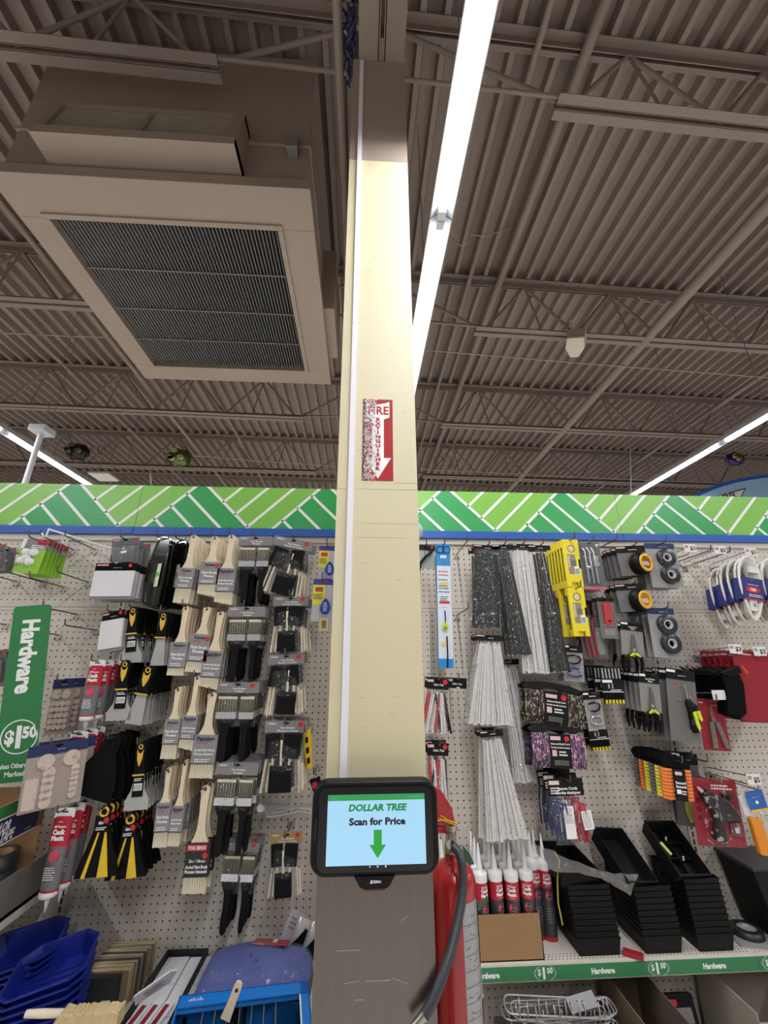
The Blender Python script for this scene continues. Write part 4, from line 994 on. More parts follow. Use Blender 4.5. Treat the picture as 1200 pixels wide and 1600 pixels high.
C_((104, 1262), (70, 1425), 30, 3, 'lowest of three caulk hooks', Y=1.70)
stack(felt, (102, 1061), (86, 1148), 34, n=2, dy=.06, Y=1.82, desc='card of beige felt pads', where='the hook beside the price sign', cat='felt pad pack')
stack(felt, (94, 1160), (76, 1264), 78, n=2, dy=.05, Y=1.66, rz=R(38), desc='large card of beige felt pads', where='the hook below another felt card', cat='felt pad pack', kw=dict(big=True))
# slit pack at the frame edge
stack(grey_hook_pack, (-4, 852), (-8, 892), 26, n=2, dy=.05, Y=1.76, desc='grey carded pack cut by the frame', where='the outermost top hook', cat='hardware pack')
# small tools near the pillar
def snips(W, H):
    t = empty('utility_knife'); m = MB(); m.prism([(-W*.4, 0), (W*.3, -.004), (W*.5, -H*.4), (W*.3, -H), (-W*.3, -H*.97), (-W*.5, -H*.5)], -.009, .005, YELLOW); m.obj('body', t, bevel=.004)
    m = MB()
    for k in range(3): m.prism([(-W*.2, -H*(.22+.25*k)), (W*.2, -H*(.20+.25*k)), (W*.15, -H*(.34+.25*k)), (-W*.2, -H*(.36+.25*k))], -.0105, -.0085, BLACK)
    m.obj('grip', t); return t
stack(snips, (478, 1138), (484, 1202), 12, n=3, dy=.04, Y=1.78, desc='yellow and black utility knife', where='the hook beside the lowest full foam brushes', cat='knife')
def redspring(W, H):
    t = empty('spring_clamp'); m = MB(); m.prism([(-W*.5, -H*.4), (W*.3, -H*.35), (W*.5, -H), (-W*.3, -H)], -.01, .01, BLACK); m.obj('jaw', t, bevel=.003)
    m = MB(); m.disc(-W*.1, -H*.68, W*.24, -.012, -.010, RED, n=14); m.obj('red_pad', t); MB().tube([(-W*.6, 0, -.004), (-W*.45, 0, -H*.25), (W*.5, 0, -H*.5), (W*.6, 0, -H*.2)], .002, STEEL, n=6).obj('wire_spring', t); return t
stack(redspring, (492, 1203), (496, 1236), 20, Y=1.83, one='small black clamp with red pad beside the price checker', where='hook beside the price checker', cat='clamp')
t = empty('wire_roll', at(448, 1258, 1.86))
for k in range(7): MB().tube([(-.085+.004*k, -.01*k, .012-.005*k), (-.02, -.01*k-.004, .004-.003*k+.004*(k % 2)), (.05, -.01*k, -.003+.004*(k % 3)), (.11, -.01*k, .010-.003*k)], .0022, STEEL, n=6).obj('wire_strand', t)
MB().lathe([(.012, -.02), (.014, 0), (.012, .02)], CWH, n=12, M=Mx((-.09, -.03, 0), rx=R(70))).obj('end_cap', t)
tag(t, 'bundle of thin silver wires stuck out beside the price checker', 'wire')

# empty hooks
eh = [((115, 859), 'upper hook right of the lime cards'), ((149, 859), 'top hook above the white sheets'), ((139, 910), 'lower short hook beside the white sheets'), ((101, 918), 'hook under the lime cards'), ((27, 909), 'left hook under the lime cards'), ((68, 910), 'hook directly below the lime cards'), ((121, 960), 'hook that carries the price sign'), ((152, 985), 'hook beside the turned white sheets'), ((92, 992), 'hook half hidden by the price sign'), ((10, 976), 'hook left of the price sign'), ((24, 859), 'hook left of the lime cards')]
for (x, y), nm in eh: p = at(x, y, PEGY); hook(p.x, p.z, 1.735, 'empty grey peg hook: '+nm)
# white bent bracket on the top row
m = MB(); P3 = [at(*q, Y) for q, Y in (((66, 833), 1.70), ((67, 840), 1.70), ((72, 838), 1.70), ((76, 827), 1.705), ((105, 836), 1.77), ((150, 850), 1.86), ((190, 862), 1.93))]
m.tube(P3, .004, CWH, n=8)
Q = [at(*q, Y) for q, Y in (((106, 837), 1.77), ((105, 846), 1.77), ((100, 848), 1.77), ((97, 844), 1.77))]; m.tube(Q, .0035, CWH, n=8)
tag(m.obj('wire_bracket'), 'white bent wire bracket lying over the top empty hooks', 'bracket')

# hanging Hardware price sign
SGN = mat('sign_green', '2f7a45', .45, var=.05, scale=4)
Ys = 1.70
cn = [at(x, y, Ys) for x, y in ((22, 948), (81, 944), (50, 1214), (-14, 1226))]
org = cn[0].copy(); t = empty('price_sign', org)
ux = (cn[1]-cn[0]); Wd = ux.length; ux = ux/Wd; dn = (cn[3]-cn[0]); Ln = dn.length; dn = dn/Ln
# sign-local: a along the width, b down the length
def sg(a, b, y=0): v = ux*a+dn*b; return (v.x, y+v.y, v.z)
m = MB(); rp = rr(0, Wd, 0, Ln, .014, 4)
m.add([sg(a, b) for a, b in rp]+[sg(a, b, .002) for a, b in rp], [tuple(range(len(rp)))[::-1], tuple(range(len(rp), 2*len(rp)))]+[(i, (i+1) % len(rp), (i+1) % len(rp)+len(rp), i+len(rp)) for i in range(len(rp))], SGN); m.obj('board', t)
def sgtext(m, s, a, b, h, rot, bold=.03, wmax=None):
    vs, fs, (x0, x1, y0, y1) = text_geo(s, bold); k = h/.69; kx = k
    if wmax and (x1-x0)*k > wmax: kx = wmax/(x1-x0)
    out = []
    for vx, vy in vs:
        dx, dy_ = (vx-(x0+x1)/2)*kx, (vy-.345)*k
        if rot: aa, bb = a+dy_, b+dx      # reads downwards, tops of letters to the right
        else: aa, bb = a+dx, b-dy_
        out.append(sg(aa, bb, -.0008))
    m.add(out, fs, WHITE)
def sgt(*a, **k): m = MB(); sgtext(m, *a, **k); m.obj('lettering', t)
sgt('Hardware', Wd*.52, Ln*.31, Wd*.42, True, .045, wmax=Ln*.44)
sgt('$', Wd*.30, Ln*.765, .040, False, .05); sgt('1', Wd*.52, Ln*.765, .066, False, .04); sgt('50', Wd*.78, Ln*.745, .034, False, .05)
sgt('Unless Otherwise', Wd*.50, Ln*.915, .015, False, .03, wmax=Wd*.9); sgt('Marked', Wd*.52, Ln*.957, .015, False, .03)
vs = []; fs = []; n = 40
for k in range(n):
    c, s_ = math.cos(2*PI*k/n), math.sin(2*PI*k/n); vs += [sg(Wd*.53+Wd*.455*c, Ln*.765+Ln*.092*s_, -.0008), sg(Wd*.53+Wd*.425*c, Ln*.765+Ln*.086*s_, -.0008)]
for k in range(n): b = 2*((k+1) % n); fs.append((2*k, b, b+1, 2*k+1))
m = MB(); m.add(vs, fs, WHITE); m.obj('price_ring', t)
tag(t, 'tall green Hardware price sign hung from a peg hook', 'sign')
# ================================================================ RIGHT OF THE PILLAR
HDRK = mat('header_black', '121112', .55, var=.1, spec=.25)
TIEB = mat('tie_black', '0b0b0d', .4, spec=.35); TIEC = mat('tie_clear', 'd2cfcb', .35, var=.06); TIER = mat('tie_red', 'b8262c', .4)
TBAG = film('tie_bag', haze=.02, bump=1.0, scale=100, gloss=.24)
def ties(W, H, mt=None, hh=.022, cnt=12, w0=.55, w1=.9, lean=0, curve=0, cols=None, text='Cable Ties'):
    t = empty('cable_tie_pack'); h = hh
    m = MB(); header(m, W, h, HDRK, (text,), brand='TOOL BENCH', brandcol=mat('header_pink', 'c98a92', .5), dot=(cols is not None)); m.obj('header_card', t)
    rn = random.Random(int(W*1e5+H*1e4))
    m = MB(); y = .008; k_ = 8; rings = []
    for k in range(k_+1):
        f = k/k_; wv = W*(w0+(w1-w0)*f)*.55+.004; cx = lean*W*f; d = .010
        rings.append([(cx-wv, 0, -h-(H-h)*f), (cx-wv*.5, -d-rn.uniform(0, .002), -h-(H-h)*f), (cx+wv*.5, -d-rn.uniform(0, .002), -h-(H-h)*f), (cx+wv, 0, -h-(H-h)*f), (cx+wv*.5, d, -h-(H-h)*f), (cx-wv*.5, d, -h-(H-h)*f)])
    m.loft(rings, TBAG); m.obj('bag', t)
    for k in range(cnt):
        f = (k+.5)/cnt-.5; a0 = f*W*w0; a1 = f*W*w1+lean*W
        z0 = -h-.006-rn.uniform(0, .012); z1 = -H+.004+rn.uniform(0, .008); yy = rn.uniform(-.006, .004); bw = W*w1/cnt*.85
        c = (cols[k % len(cols)] if cols else mt)
        if cols: a1 += rn.uniform(-.3, .3)*W
        pts = [(a0+(a1-a0)*q+curve*math.sin(PI*q)*W, z0+(z1-z0)*q) for q in (0, .25, .5, .75, 1)]
        m = MB(); bw0 = min(bw, W*w0/cnt*.95)
        L_ = [(x-(bw0+(bw-bw0)*i/4)/2, z) for i, (x, z) in enumerate(pts)]; R_ = [(x+(bw0+(bw-bw0)*i/4)/2, z) for i, (x, z) in enumerate(pts)]
        m.prism(L_+R_[::-1], yy-.0012, yy+.0012, c); m.cbox((a1, yy, z1+.002), (bw*1.2, .005, .006), c); m.obj('cable_tie', t)
    return t
def T_(top, bot, w, n, where, desc, dy=.035, Y=1.745, **kw): stack(ties, top, bot, w, n=n, dy=dy, Y=Y, desc=desc, where=where, cat='cable tie pack', group='cable ties, '+where, kw=kw, jit=.012, jr=.03, hx=.0)
T_((842, 852), (866, 1052), 34, 2, 'top hook beside the yellow levels', 'pack of long black cable ties', mt=TIEB, w0=.35, w1=.85, lean=.25, cnt=10, Y=1.74)
T_((814, 850), (832, 1054), 40, 2, 'top hook second from the yellow levels', 'pack of long clear cable ties', mt=TIEC, w0=.75, w1=.95, lean=.15, cnt=12, Y=1.755)
T_((785, 851), (806, 1026), 33, 3, 'top hook third from the yellow levels', 'pack of long black cable ties', mt=TIEB, w0=.5, w1=.75, lean=.30, cnt=12)
T_((760, 852), (760, 980), 42, 3, 'top hook nearest the blue strip', 'pack of black cable ties', mt=TIEB, w0=.75, w1=.95, cnt=13)
T_((765, 992), (768, 1136), 43, 3, 'second hook below the black cable ties', 'pack of fanned clear cable ties', mt=TIEC, w0=.75, w1=1.55, cnt=16)
T_((793, 1030), (815, 1226), 34, 2, 'hidden hook behind the fanned ties', 'pack of very long clear cable ties', mt=TIEC, w0=.7, w1=1.3, lean=.3, cnt=12, Y=1.84)
T_((767, 1141), (790, 1316), 36, 3, 'lowest hook above the caulk cartridges', 'pack of very long clear cable ties', mt=TIEC, w0=.8, w1=1.7, lean=.1, cnt=16)
T_((684, 1060), (682, 1148), 34, 2, 'hook below the blue strip', 'pack of red and clear cable ties', cols=[TIER, TIEC, TIEC, TIEB, TIEC], w0=.7, w1=.9, cnt=9, hh=.040, dy=.05)
T_((713, 1059), (713, 1080), 32, 1, 'hook right of the red ties', 'nearly empty black cable tie header', mt=TIEC, w0=.3, w1=.3, cnt=2, hh=.040, Y=1.80)
T_((684, 1161), (684, 1268), 33, 2, 'hook above the extinguisher', 'pack of red and clear cable ties', cols=[TIER, TIEC, TIEC, TIEB, TIER], w0=.8, w1=.9, cnt=9, hh=.042, dy=.05)
def strip_pack(W, H):
    t = empty('windscreen_tool_pack'); BL = mat('strip_blue', '2e86c9', .4); m = MB()
    m.box(-W/2, W/2, -.002, .014, -H, 0, mat('strip_white', 'cdd6e2', .45)); y = -.0024
    m.box(-W/2, W/2, y, .0142, -H*.19, 0, BL); m.box(-W/2, W/2, y, .0142, -H, -H*.93, BL); m.box(-W*.52, -W*.49, -.002, .014, -H, 0, BL)
    m.box(-W*.22, W*.22, y-.0004, y, -H*.125, -H*.10, WHITE); m.text('------', 0, -H*.1125, .006, y-.0006, BLACK, wmax=W*.4, bold=.03)
    m.text('--- ----', 0, -H*.165, .007, y-.0004, RED, wmax=W*.6, bold=.03)
    for z in (.24, .27, .31, .36, .38, .41): m.lines(-W*.38, W*.38, -H*z, .004, y, NAVY if z > .3 else RED, n=1, seed=int(z*100))
    m.box(-W*.3, W*.3, y-.0003, y, -H*.35, -H*.33, YELLOW); m.box(-W*.36, W*.36, y-.0003, y, -H*.505, -H*.485, RED); m.text('-- ----', 0, -H*.535, .006, y-.0004, RED, wmax=W*.6, bold=.03); m.lines(-W*.3, W*.3, -H*.45, .004, y, GREYD, n=3, gap=.007)
    m.obj('card', t)
    m = MB(); m.tube([(0, y-.002, -H*.56), (W*.04, y-.003, -H*.62), (0, y-.002, -H*.67)], .0022, BLACK, n=6); m.tube([(W*.1, y-.002, -H*.76), (W*.12, y-.003, -H*.88), (W*.10, y-.002, -H)], .0028, BLACK, n=6); m.obj('black_cord', t)
    m = MB(); m.disc(0, -H*.69, W*.24, y-.004, y, mat('lime_dot', 'c8d43c', .4), n=16, rz=W*.30); m.disc(0, -H*.70, W*.14, y-.005, y-.004, GREYC, n=12); m.disc(-W*.15, -H*.82, W*.13, y-.002, y, YELLOW, n=12); m.obj('printed_bulb', t)
    for s_ in (-1, 1):
        m = MB(); m.tube([(s_*W*.24+W*.26*math.cos(2*PI*k/18), y-.004, -H*.052+W*.26*math.sin(2*PI*k/18)) for k in range(19)], .0016, BLACK, n=6, caps=False); m.obj('wire_loop', t)
    return t
stack(strip_pack, (692, 850), (697, 1044), 21, 1, Y=1.745, one='long narrow blue and white card pack beside the pillar', where='hook for the blue strip', cat='pack', hz=.016)
def side_pack(W, H):
    t = empty('hose_washer_pack'); m = MB(); header(m, W, H*.22, HDRK, (), dot=True); m.box(-W/2, W/2, .001, .003, -H, -H*.2, mat('card_clear_grey', '9fa3a0', .5)); m.obj('card', t)
    m = MB(); m.tube([(W*.2, -.006, -H*.1), (W*.32, -.012, -H*.3), (W*.05, -.014, -H*.5), (-W*.2, -.01, -H*.8), (-W*.25, -.01, -H*1.15)], .006, BLACK, n=8); m.obj('black_hose', t); return t
stack(side_pack, (664, 852), (663, 888), 32, 1, Y=1.80, one='small carded pack with black hose half behind the pillar', where='hook half behind the pillar', cat='pack')
# yellow level packs
LVY = mat('level_yellow', 'e6d22a', .4, var=.04)
def level(W, H):
    t = empty('torpedo_level_pack'); m = MB(); d = .012; MB().box(-W*.44, W*.40, d, .028, -H*.86, -H*.17, BLACKM).obj('gap_shade', t)  # black block stands in for the shade in the gap between packs
    m.prism([(-W/2, 0), (W/2, 0), (W/2, -H*.42), (W*.38, -H*.42), (W*.38, -H*.62), (W/2, -H*.62), (W/2, -H), (W*.24, -H), (W*.24, -H*.90), (-W*.20, -H*.90), (-W*.20, -H), (-W/2, -H)], 0, d, LVY)
    m.box(-W/2, W*.3, d, .0285, -H*.16, 0, LVY); m.box(-W/2, W*.2, d, .0285, -H, -H*.87, LVY); y = -.0004
    m.disc(W*.0, -H*.20, W*.24, y, 0, mat('badge_cream', 'd7c8a6', .5), n=18); m.ring(0, -H*.20, W*.24, W*.19, y-.0003, y, mat('badge_brown', '7d5b46', .5), n=18)
    m.box(-W*.30, W*.20, y, 0, -H*.74, -H*.32, mat('card_print_grey', '8d8376', .5)); m.box(-W*.12, W*.22, y-.0003, y, -H*.56, -H*.44, GREYD); m.box(W*.06, W*.36, y-.0005, y, -H*.76, -H*.58, WHITE)
    for k in range(8): m.box(W*.09+k*W*.032, W*.105+k*W*.032, y-.0008, y-.0005, -H*.74, -H*.62, BLACK)
    m.lines(-W*.28, -W*.14, -H*.36, .003, y-.0003, WHITE, n=9, gap=.006); m.obj('yellow_body', t); return t
stack(level, (890, 843), (900, 917), 24, 6, dy=.030, Y=1.735, desc='yellow carded level', where='the upper level hook', cat='level', jit=0, jr=0)
stack(level, (899, 918), (910, 994), 25, 2, dy=.085, Y=1.735, desc='yellow carded level', where='the lower level hook', cat='level', jit=0, jr=0)
CHROME = mat('chrome', 'd3d6d6', .18, .8)
CARDG = mat('card_dark_grey', '5a5b5c', .5)
def hexkeys(W, H):
    t = empty('hex_key_pack'); m = MB(); m.rrect(-W/2, W/2, -H, 0, .004, .0, .003, CARDG); m.box(-W/2, W/2, -.0005, 0, -H, -H*.94, mat('card_pink_edge', 'b9666c', .5)); m.lines(W*.1, W*.4, -H*.3, .003, -.0004, WHITE, n=6, gap=.008); m.obj('card', t)
    for k in range(3):
        x = -W*.28+W*.2*k; MB().tube([(x-W*.1, -.006, -H*.12), (x, -.008, -H*.20), (x+W*.02, -.008, -H*.5), (x+W*.04, -.008, -H*.88)], .0042, CHROME, n=8).obj('hex_key', t)
    m = MB(); m.rrect(-W*.44, W*.46, -H*.93, -H*.05, .006, -.0145, -.014, BLISTER); m.obj('blister', t); return t
stack(hexkeys, (919, 848), (930, 921), 34, 3, dy=.05, desc='dark carded pack of chrome hex keys', where='the hook beside the yellow levels', cat='hex key pack')
def measure(W, H):
    t = empty('tape_measure_pack'); m = MB(); header(m, W*1.05, H*.22, HDRK, ('Tape Measure',), brand='TOOL BENCH', brandcol=mat('header_pink', 'c98a92', .5)); m.box(-W*.5, W*.34, .0012, .003, -H*.98, -H*.2, GREYD); m.obj('card', t)
    r = W*.36; M_ = Mx((W*.14, 0, -H*.62), rx=R(90), rz=R(18)); m = MB(M=M_); m.lathe([(r, -.002), (r*1.02, .012), (r*.96, .028), (r*.84, .036), (.0001, .036)], BLACK, n=28); m.obj('case', t)
    m = MB(M=M_); m.lathe([(r*.80, .0362), (r*.80, .040), (r*.56, .040), (r*.56, .0362)], mat('ring_amber', 'e0a92c', .4), n=28); m.obj('yellow_ring', t)
    m = MB(M=Mx((W*.14, 0, -H*.62), rz=R(18))); y = -.0366
    m.lines(-r*.4, r*.4, r*.22, .003, y, RED, n=1); m.lines(-r*.45, r*.45, r*.05, .003, y, WHITE, n=3, gap=.006); m.obj('face_print', t); return t
stack(measure, (984, 853), (996, 900), 46, 5, dy=.034, Y=1.75, desc='carded tape measure with yellow ring', where='the upper measure hook', cat='tape measure')
stack(measure, (983, 912), (994, 956), 46, 3, dy=.04, Y=1.75, desc='carded tape measure with yellow ring', where='the lower measure hook', cat='tape measure')
RUB = mat('tape_black', '2a2a2c', .4); CORE = mat('tape_core', 'b3b1ae', .4)
def etape(W, H):
    t = empty('electrical_tape_pack'); m = MB(); m.rrect(-W/2, W/2, -H, 0, .004, 0, .002, mat('card_silver_grey', '989695', .5)); m.box(-W/2, W*.45, -.0006, 0, -H*.13, 0, NAVY); m.text('---------- ----', W*.06, -H*.075, .006, -.0008, WHITE, wmax=W*.7, bold=.02); m.obj('card', t)
    for z, x in ((.34, .08), (.72, .10)):
        r = min(W*.37, H*.20); m = MB(M=Mx((x*W, 0, -z*H), rx=R(90))); m.lathe([(r, 0), (r, .016), (r*.55, .018), (r*.50, .018), (r*.50, 0)], RUB, n=30); roll = m.obj('tape_roll', t)
        m = MB(M=Mx((x*W, 0, -z*H), rx=R(90))); m.lathe([(r*.50, .0), (r*.50, .0175), (r*.34, .0175), (r*.34, 0)], CORE, n=24); m.lathe([(r*.33, .004), (.0001, .004)], mat('card_silver_grey', '989695'), n=20); m.obj('roll_core', roll)
    m = MB(); m.rrect(-W*.42, W*.49, -H*.97, -H*.15, .010, -.0215, -.021, BLISTER); m.obj('blister', t); return t
stack(etape, (1030, 849), (1045, 918), 48, 3, dy=.045, Y=1.745, desc='carded pair of black tape rolls', where='the upper tape hook', cat='tape pack')
stack(etape, (1032, 950), (1046, 1028), 44, 4, dy=.045, Y=1.745, desc='carded pair of black tape rolls', where='the lower tape hook', cat='tape pack')
def redtool(W, H):
    t = empty('pocket_tool_pack'); m = MB(); m.rrect(-W/2, W/2, -H, 0, .003, 0, .002, GREYD); m.box(-W/2, W/2, -.0005, 0, -H*.10, 0, HDRK); m.box(-W*.26, W*.34, -.0006, 0, -H*.92, -H*.76, GREYC); m.box(-W*.22, W*.24, -.0008, 0, -H*.70, -H*.62, mat('header_pink', 'c98a92')); m.obj('card', t)
    m = MB(); m.rrect(-W*.24, W*.20, -H*.66, -H*.14, W*.08, -.012, 0, mat('tool_red', 'b23a40', .4)); m.disc(0, -H*.58, W*.07, -.0125, -.012, BLACK, n=10); m.obj('red_body', t, bevel=.002)
    MB().tube([(-W*.26, -.006, -H*.22), (-W*.26, -.008, -H*.12), (W*.1, -.008, -H*.10), (W*.18, -.006, -H*.18)], .002, mat('tool_red', 'b23a40'), n=6).obj('cord_loop', t); return t
stack(redtool, (945, 934), (954, 998), 26, 4, dy=.045, Y=1.755, desc='grey card with red pocket tool', where='the hook below the hex keys', cat='tool pack')
def picks(W, H):
    t = empty('red_handled_tool_pack'); m = MB(); m.rrect(-W/2, W/2, -H, 0, .003, 0, .002, CARDG); m.box(W*.12, W*.40, -.0005, 0, -H*.9, -H*.45, mat('card_print_green_grey', '7d8780', .5)); m.lines(W*.14, W*.38, -H*.3, .003, -.0004, WHITE, n=5, gap=.008); m.obj('card', t)
    for k in range(3):
        x = -W*.34+W*.19*k; MB().tube([(x+W*.02, -.006, -H*.05), (x-W*.06, -.006, -H*.3), (x, -.006, -H*.6), (x+W*.06, -.006, -H*.96)], [.0025, .004, .0035, .0045], mat('tool_red', 'b23a40'), n=8).obj('red_handle', t)
    return t
stack(picks, (922, 962), (932, 1030), 38, 2, dy=.05, Y=1.79, desc='dark card with three red handled tools', where='the hook below the red pocket tools', cat='tool pack')
def pliers(W, H):
    t = empty('pliers_pack'); m = MB(); header(m, W, H*.17, HDRK, ('Long Nose', 'Pliers'), brand='TOOL BENCH', brandcol=WHITE); m.box(-W/2, W/2, .0012, .003, -H*.66, -H*.16, GREYC); m.obj('card', t)
    m = MB(); m.prism([(-W*.12, -H*.62), (-W*.10, -H*.50), (-W*.02, -H*.24), (W*.06, -H*.24), (W*.14, -H*.50), (W*.16, -H*.62)], -.006, .001, mat('plier_steel', '77787a', .35, .6)); m.disc(W*.02, -H*.55, W*.06, -.0075, -.006, STEEL, n=12); m.obj('jaws', t, bevel=.001)
    for s_ in (-1, 1):
        m = MB(); m.tube([(W*.02+s_*W*.06, -.003, -H*.62), (W*.02+s_*W*.30, -.003, -H*.70), (W*.02+s_*W*.33, -.003, -H*.82), (W*.02+s_*W*.26, -.003, -H*.99)], [W*.06, W*.085, W*.08, W*.05], BLACK, n=10); hd = m.obj('handle', t)
        m = MB(); m.prism([(W*.02+s_*W*.05, -H*.60), (W*.02+s_*W*.24, -H*.66), (W*.02+s_*W*.22, -H*.69), (W*.02+s_*W*.02, -H*.645)], -.011, .004, mat('lime_grip', 'd0dc3c', .4)); m.obj('lime_collar', hd)
    return t
stack(pliers, (986, 972), (992, 1052), 34, 3, dy=.05, Y=1.755, desc='carded long nose pliers', where='the hook under the measures', cat='pliers pack')
stack(pliers, (1013, 1052), (1022, 1146), 31, 5, dy=.035, Y=1.745, desc='carded long nose pliers', where='the hook under another pliers hook', cat='pliers pack')
def drivers(W, H):
    t = empty('screwdriver_pack'); m = MB(); header(m, W, H*.15, HDRK, ('-----------',), brand='TOOL BENCH', brandcol=WHITE); m.box(-W/2, W/2, .0012, .003, -H, -H*.14, GREYD); m.sheet([(-W*.25, -H*.20), (-W*.08, -H*.20), (-W*.165, -H*.25)], .0008, RED); m.obj('card', t)
    LIME = mat('lime_grip', 'd0dc3c', .4)
    for x, z, a, s_ in ((.12, .36, -10, 1.0), (.26, .44, -14, .55)):
        M_ = Mx((x*W, -.008, -z*H), ry=R(a)); m = MB(M=M_); L_ = H*.50*s_
        m.tube([(0, 0, -L_*.10), (0, 0, -L_*.22), (0, 0, -L_*.34), (0, 0, -L_*.9), (0, 0, -L_)], [W*.06, W*.13, W*.10, W*.14, W*.08], BLACK, n=12); h_ = m.obj('handle', t)
        m = MB(M=M_); m.prism([(-W*.04, -L_*.45), (W*.05, -L_*.42), (W*.07, -L_*.85), (W*.01, -L_*.95), (-W*.04, -L_*.8)], -W*.16, -W*.08, LIME); m.obj('lime_inlay', h_)
        MB(M=M_).tube([(0, 0, -L_*.1), (0, 0, H*.16*s_)], W*.03, CHROME, n=8).obj('shaft', t)
    m = MB(); m.rrect(-W*.30, W*.47, -H*.95, -H*.17, .01, -.0225, -.022, BLISTER); m.obj('blister', t); return t
stack(drivers, (1062, 1046), (1073, 1160), 44, 4, dy=.042, Y=1.745, desc='carded black and lime screwdriver set', where='the hook under the tape rolls', cat='screwdriver pack')
def carab(W, H, blue=False):
    t = empty('carabiner_pack'); m = MB(); header(m, W, H*.20, HDRK, ('Carabiners',), brand='TOOL BENCH', brandcol=WHITE); m.box(-W*.5, W*.5, .0012, .003, -H, -H*.19, mat('card_silver_grey', '989695', .5)); m.obj('card', t)
    for z, a, c in ((.40, 0, BLACK), (.75, 180, mat('carabiner_blue', '2a3f9c', .3, .5) if blue else CHROME)):
        M_ = Mx((0, -.006, -z*H), ry=R(a)); m = MB(M=M_); w_, h_ = W*.34, H*.12
        m.tube([(-w_, 0, h_*.6), (-w_*.2, 0, h_), (w_*.8, 0, h_*.7), (w_, 0, h_*.1), (w_*.7, 0, -h_*.7), (0, 0, -h_), (-w_*.7, 0, -h_*.8)], .0034, c, n=8); rg = m.obj('carabiner', t)
        MB(M=M_).tube([(-w_*.7, 0, -h_*.8), (-w_, 0, h_*.6)], .0026, CHROME, n=8).obj('gate', rg)
    m = MB(); m.rrect(-W*.46, W*.46, -H*.95, -H*.22, .008, -.0135, -.013, BLISTER); m.obj('blister', t); return t
stack(carab, (894, 1008), (898, 1065), 31, 2, dy=.06, Y=1.765, desc='carded pair of carabiners, one blue', where='the hook below the yellow levels', cat='carabiner pack', kw=dict(blue=True))
stack(carab, (923, 1081), (934, 1140), 27, 2, dy=.06, Y=1.745, desc='carded pair of silver carabiners', where='the hook beside the camouflage rope', cat='carabiner pack')
def bits(W, H):
    t = empty('driver_bit_pack'); m = MB(); m.box(-W/2, W/2, 0, .004, -H, 0, HDRK); m.box(-W*.45, W*.02, -.0005, 0, -H*.44, -H*.36, WHITE); m.lines(-W*.1, W*.45, -H*.64, .003, -.0005, WHITE, n=2, gap=.006); m.box(-W*.2, -W*.12, -.0005, 0, -H*.60, -H*.48, STEEL); m.box(-W*.02, W*.04, -.0005, 0, -H*.60, -H*.46, STEEL); m.sheet([(-W*.5, -H*.70), (W*.5, -H*.70), (W*.5, -H*.68), (-W*.5, -H*.68)], -.0006, WHITE); m.obj('card', t)
    for k in range(6):
        x = -W*.40+W*.16*k; MB().tube([(x, -.003, -H*.04), (x, -.003, -H*.32)], .0035, STEEL, n=8).obj('driver_bit', t)
        m = MB(); m.tube([(x, -.003, -H*.72), (x, -.003, -H*.92)], .0034, BLACK, n=8); hd = m.obj('shank', t)
        MB().tube([(x, -.003, -H*.90), (x, -.003, -H*1.0)], .0048, mat('bit_yellow', 'd8c736', .4), n=8).obj('yellow_tip', hd)
    return t
stack(bits, (952, 1042), (961, 1099), 32, 3, dy=.06, Y=1.755, desc='black card of yellow-ended driver bits', where='the hook beside the pliers', cat='driver bit pack')
stack(bits, (929, 1118), (940, 1172), 30, 2, dy=.04, Y=1.80, desc='black card of yellow-ended driver bits', where='the hook behind the silver carabiners', cat='driver bit pack')
# rope and cord
def rope_mat(name, a, b, c):
    if name in _M: return _M[name]
    m = mat(name, a, .8); nt = m.node_tree; bs = nt.nodes['Principled BSDF']; tc = nt.nodes.new('ShaderNodeTexCoord')
    wv = nt.nodes.new('ShaderNodeTexVoronoi'); wv.inputs['Scale'].default_value = 240; mp = nt.nodes.new('ShaderNodeMapping'); mp.inputs['Scale'].default_value = (1, 1, .45); mp.inputs['Rotation'].default_value = (0, .7, 0)
    nt.links.new(tc.outputs['Object'], mp.inputs[0]); nt.links.new(mp.outputs[0], wv.inputs['Vector'])
    sp = nt.nodes.new('ShaderNodeSeparateColor'); nt.links.new(wv.outputs['Color'], sp.inputs[0])
    cr = nt.nodes.new('ShaderNodeValToRGB'); cr.color_ramp.interpolation = 'CONSTANT'; e = cr.color_ramp.elements
    e[0].color = lin(a)+(1,); e[1].position = .5; e[1].color = lin(b)+(1,); x = e.new(.78); x.color = lin(c)+(1,)
    nt.links.new(sp.outputs[0], cr.inputs[0]); nt.links.new(cr.outputs[0], bs.inputs['Base Color']); return m
ROPEC = rope_mat('rope_camouflage', '1d1a18', '4c4238', 'a69a86'); ROPEP = rope_mat('rope_pink', '35404e', '8f5f7c', 'd9a3bc'); ROPEV = rope_mat('rope_violet', '2c2231', '4b3950', '7d6a80')
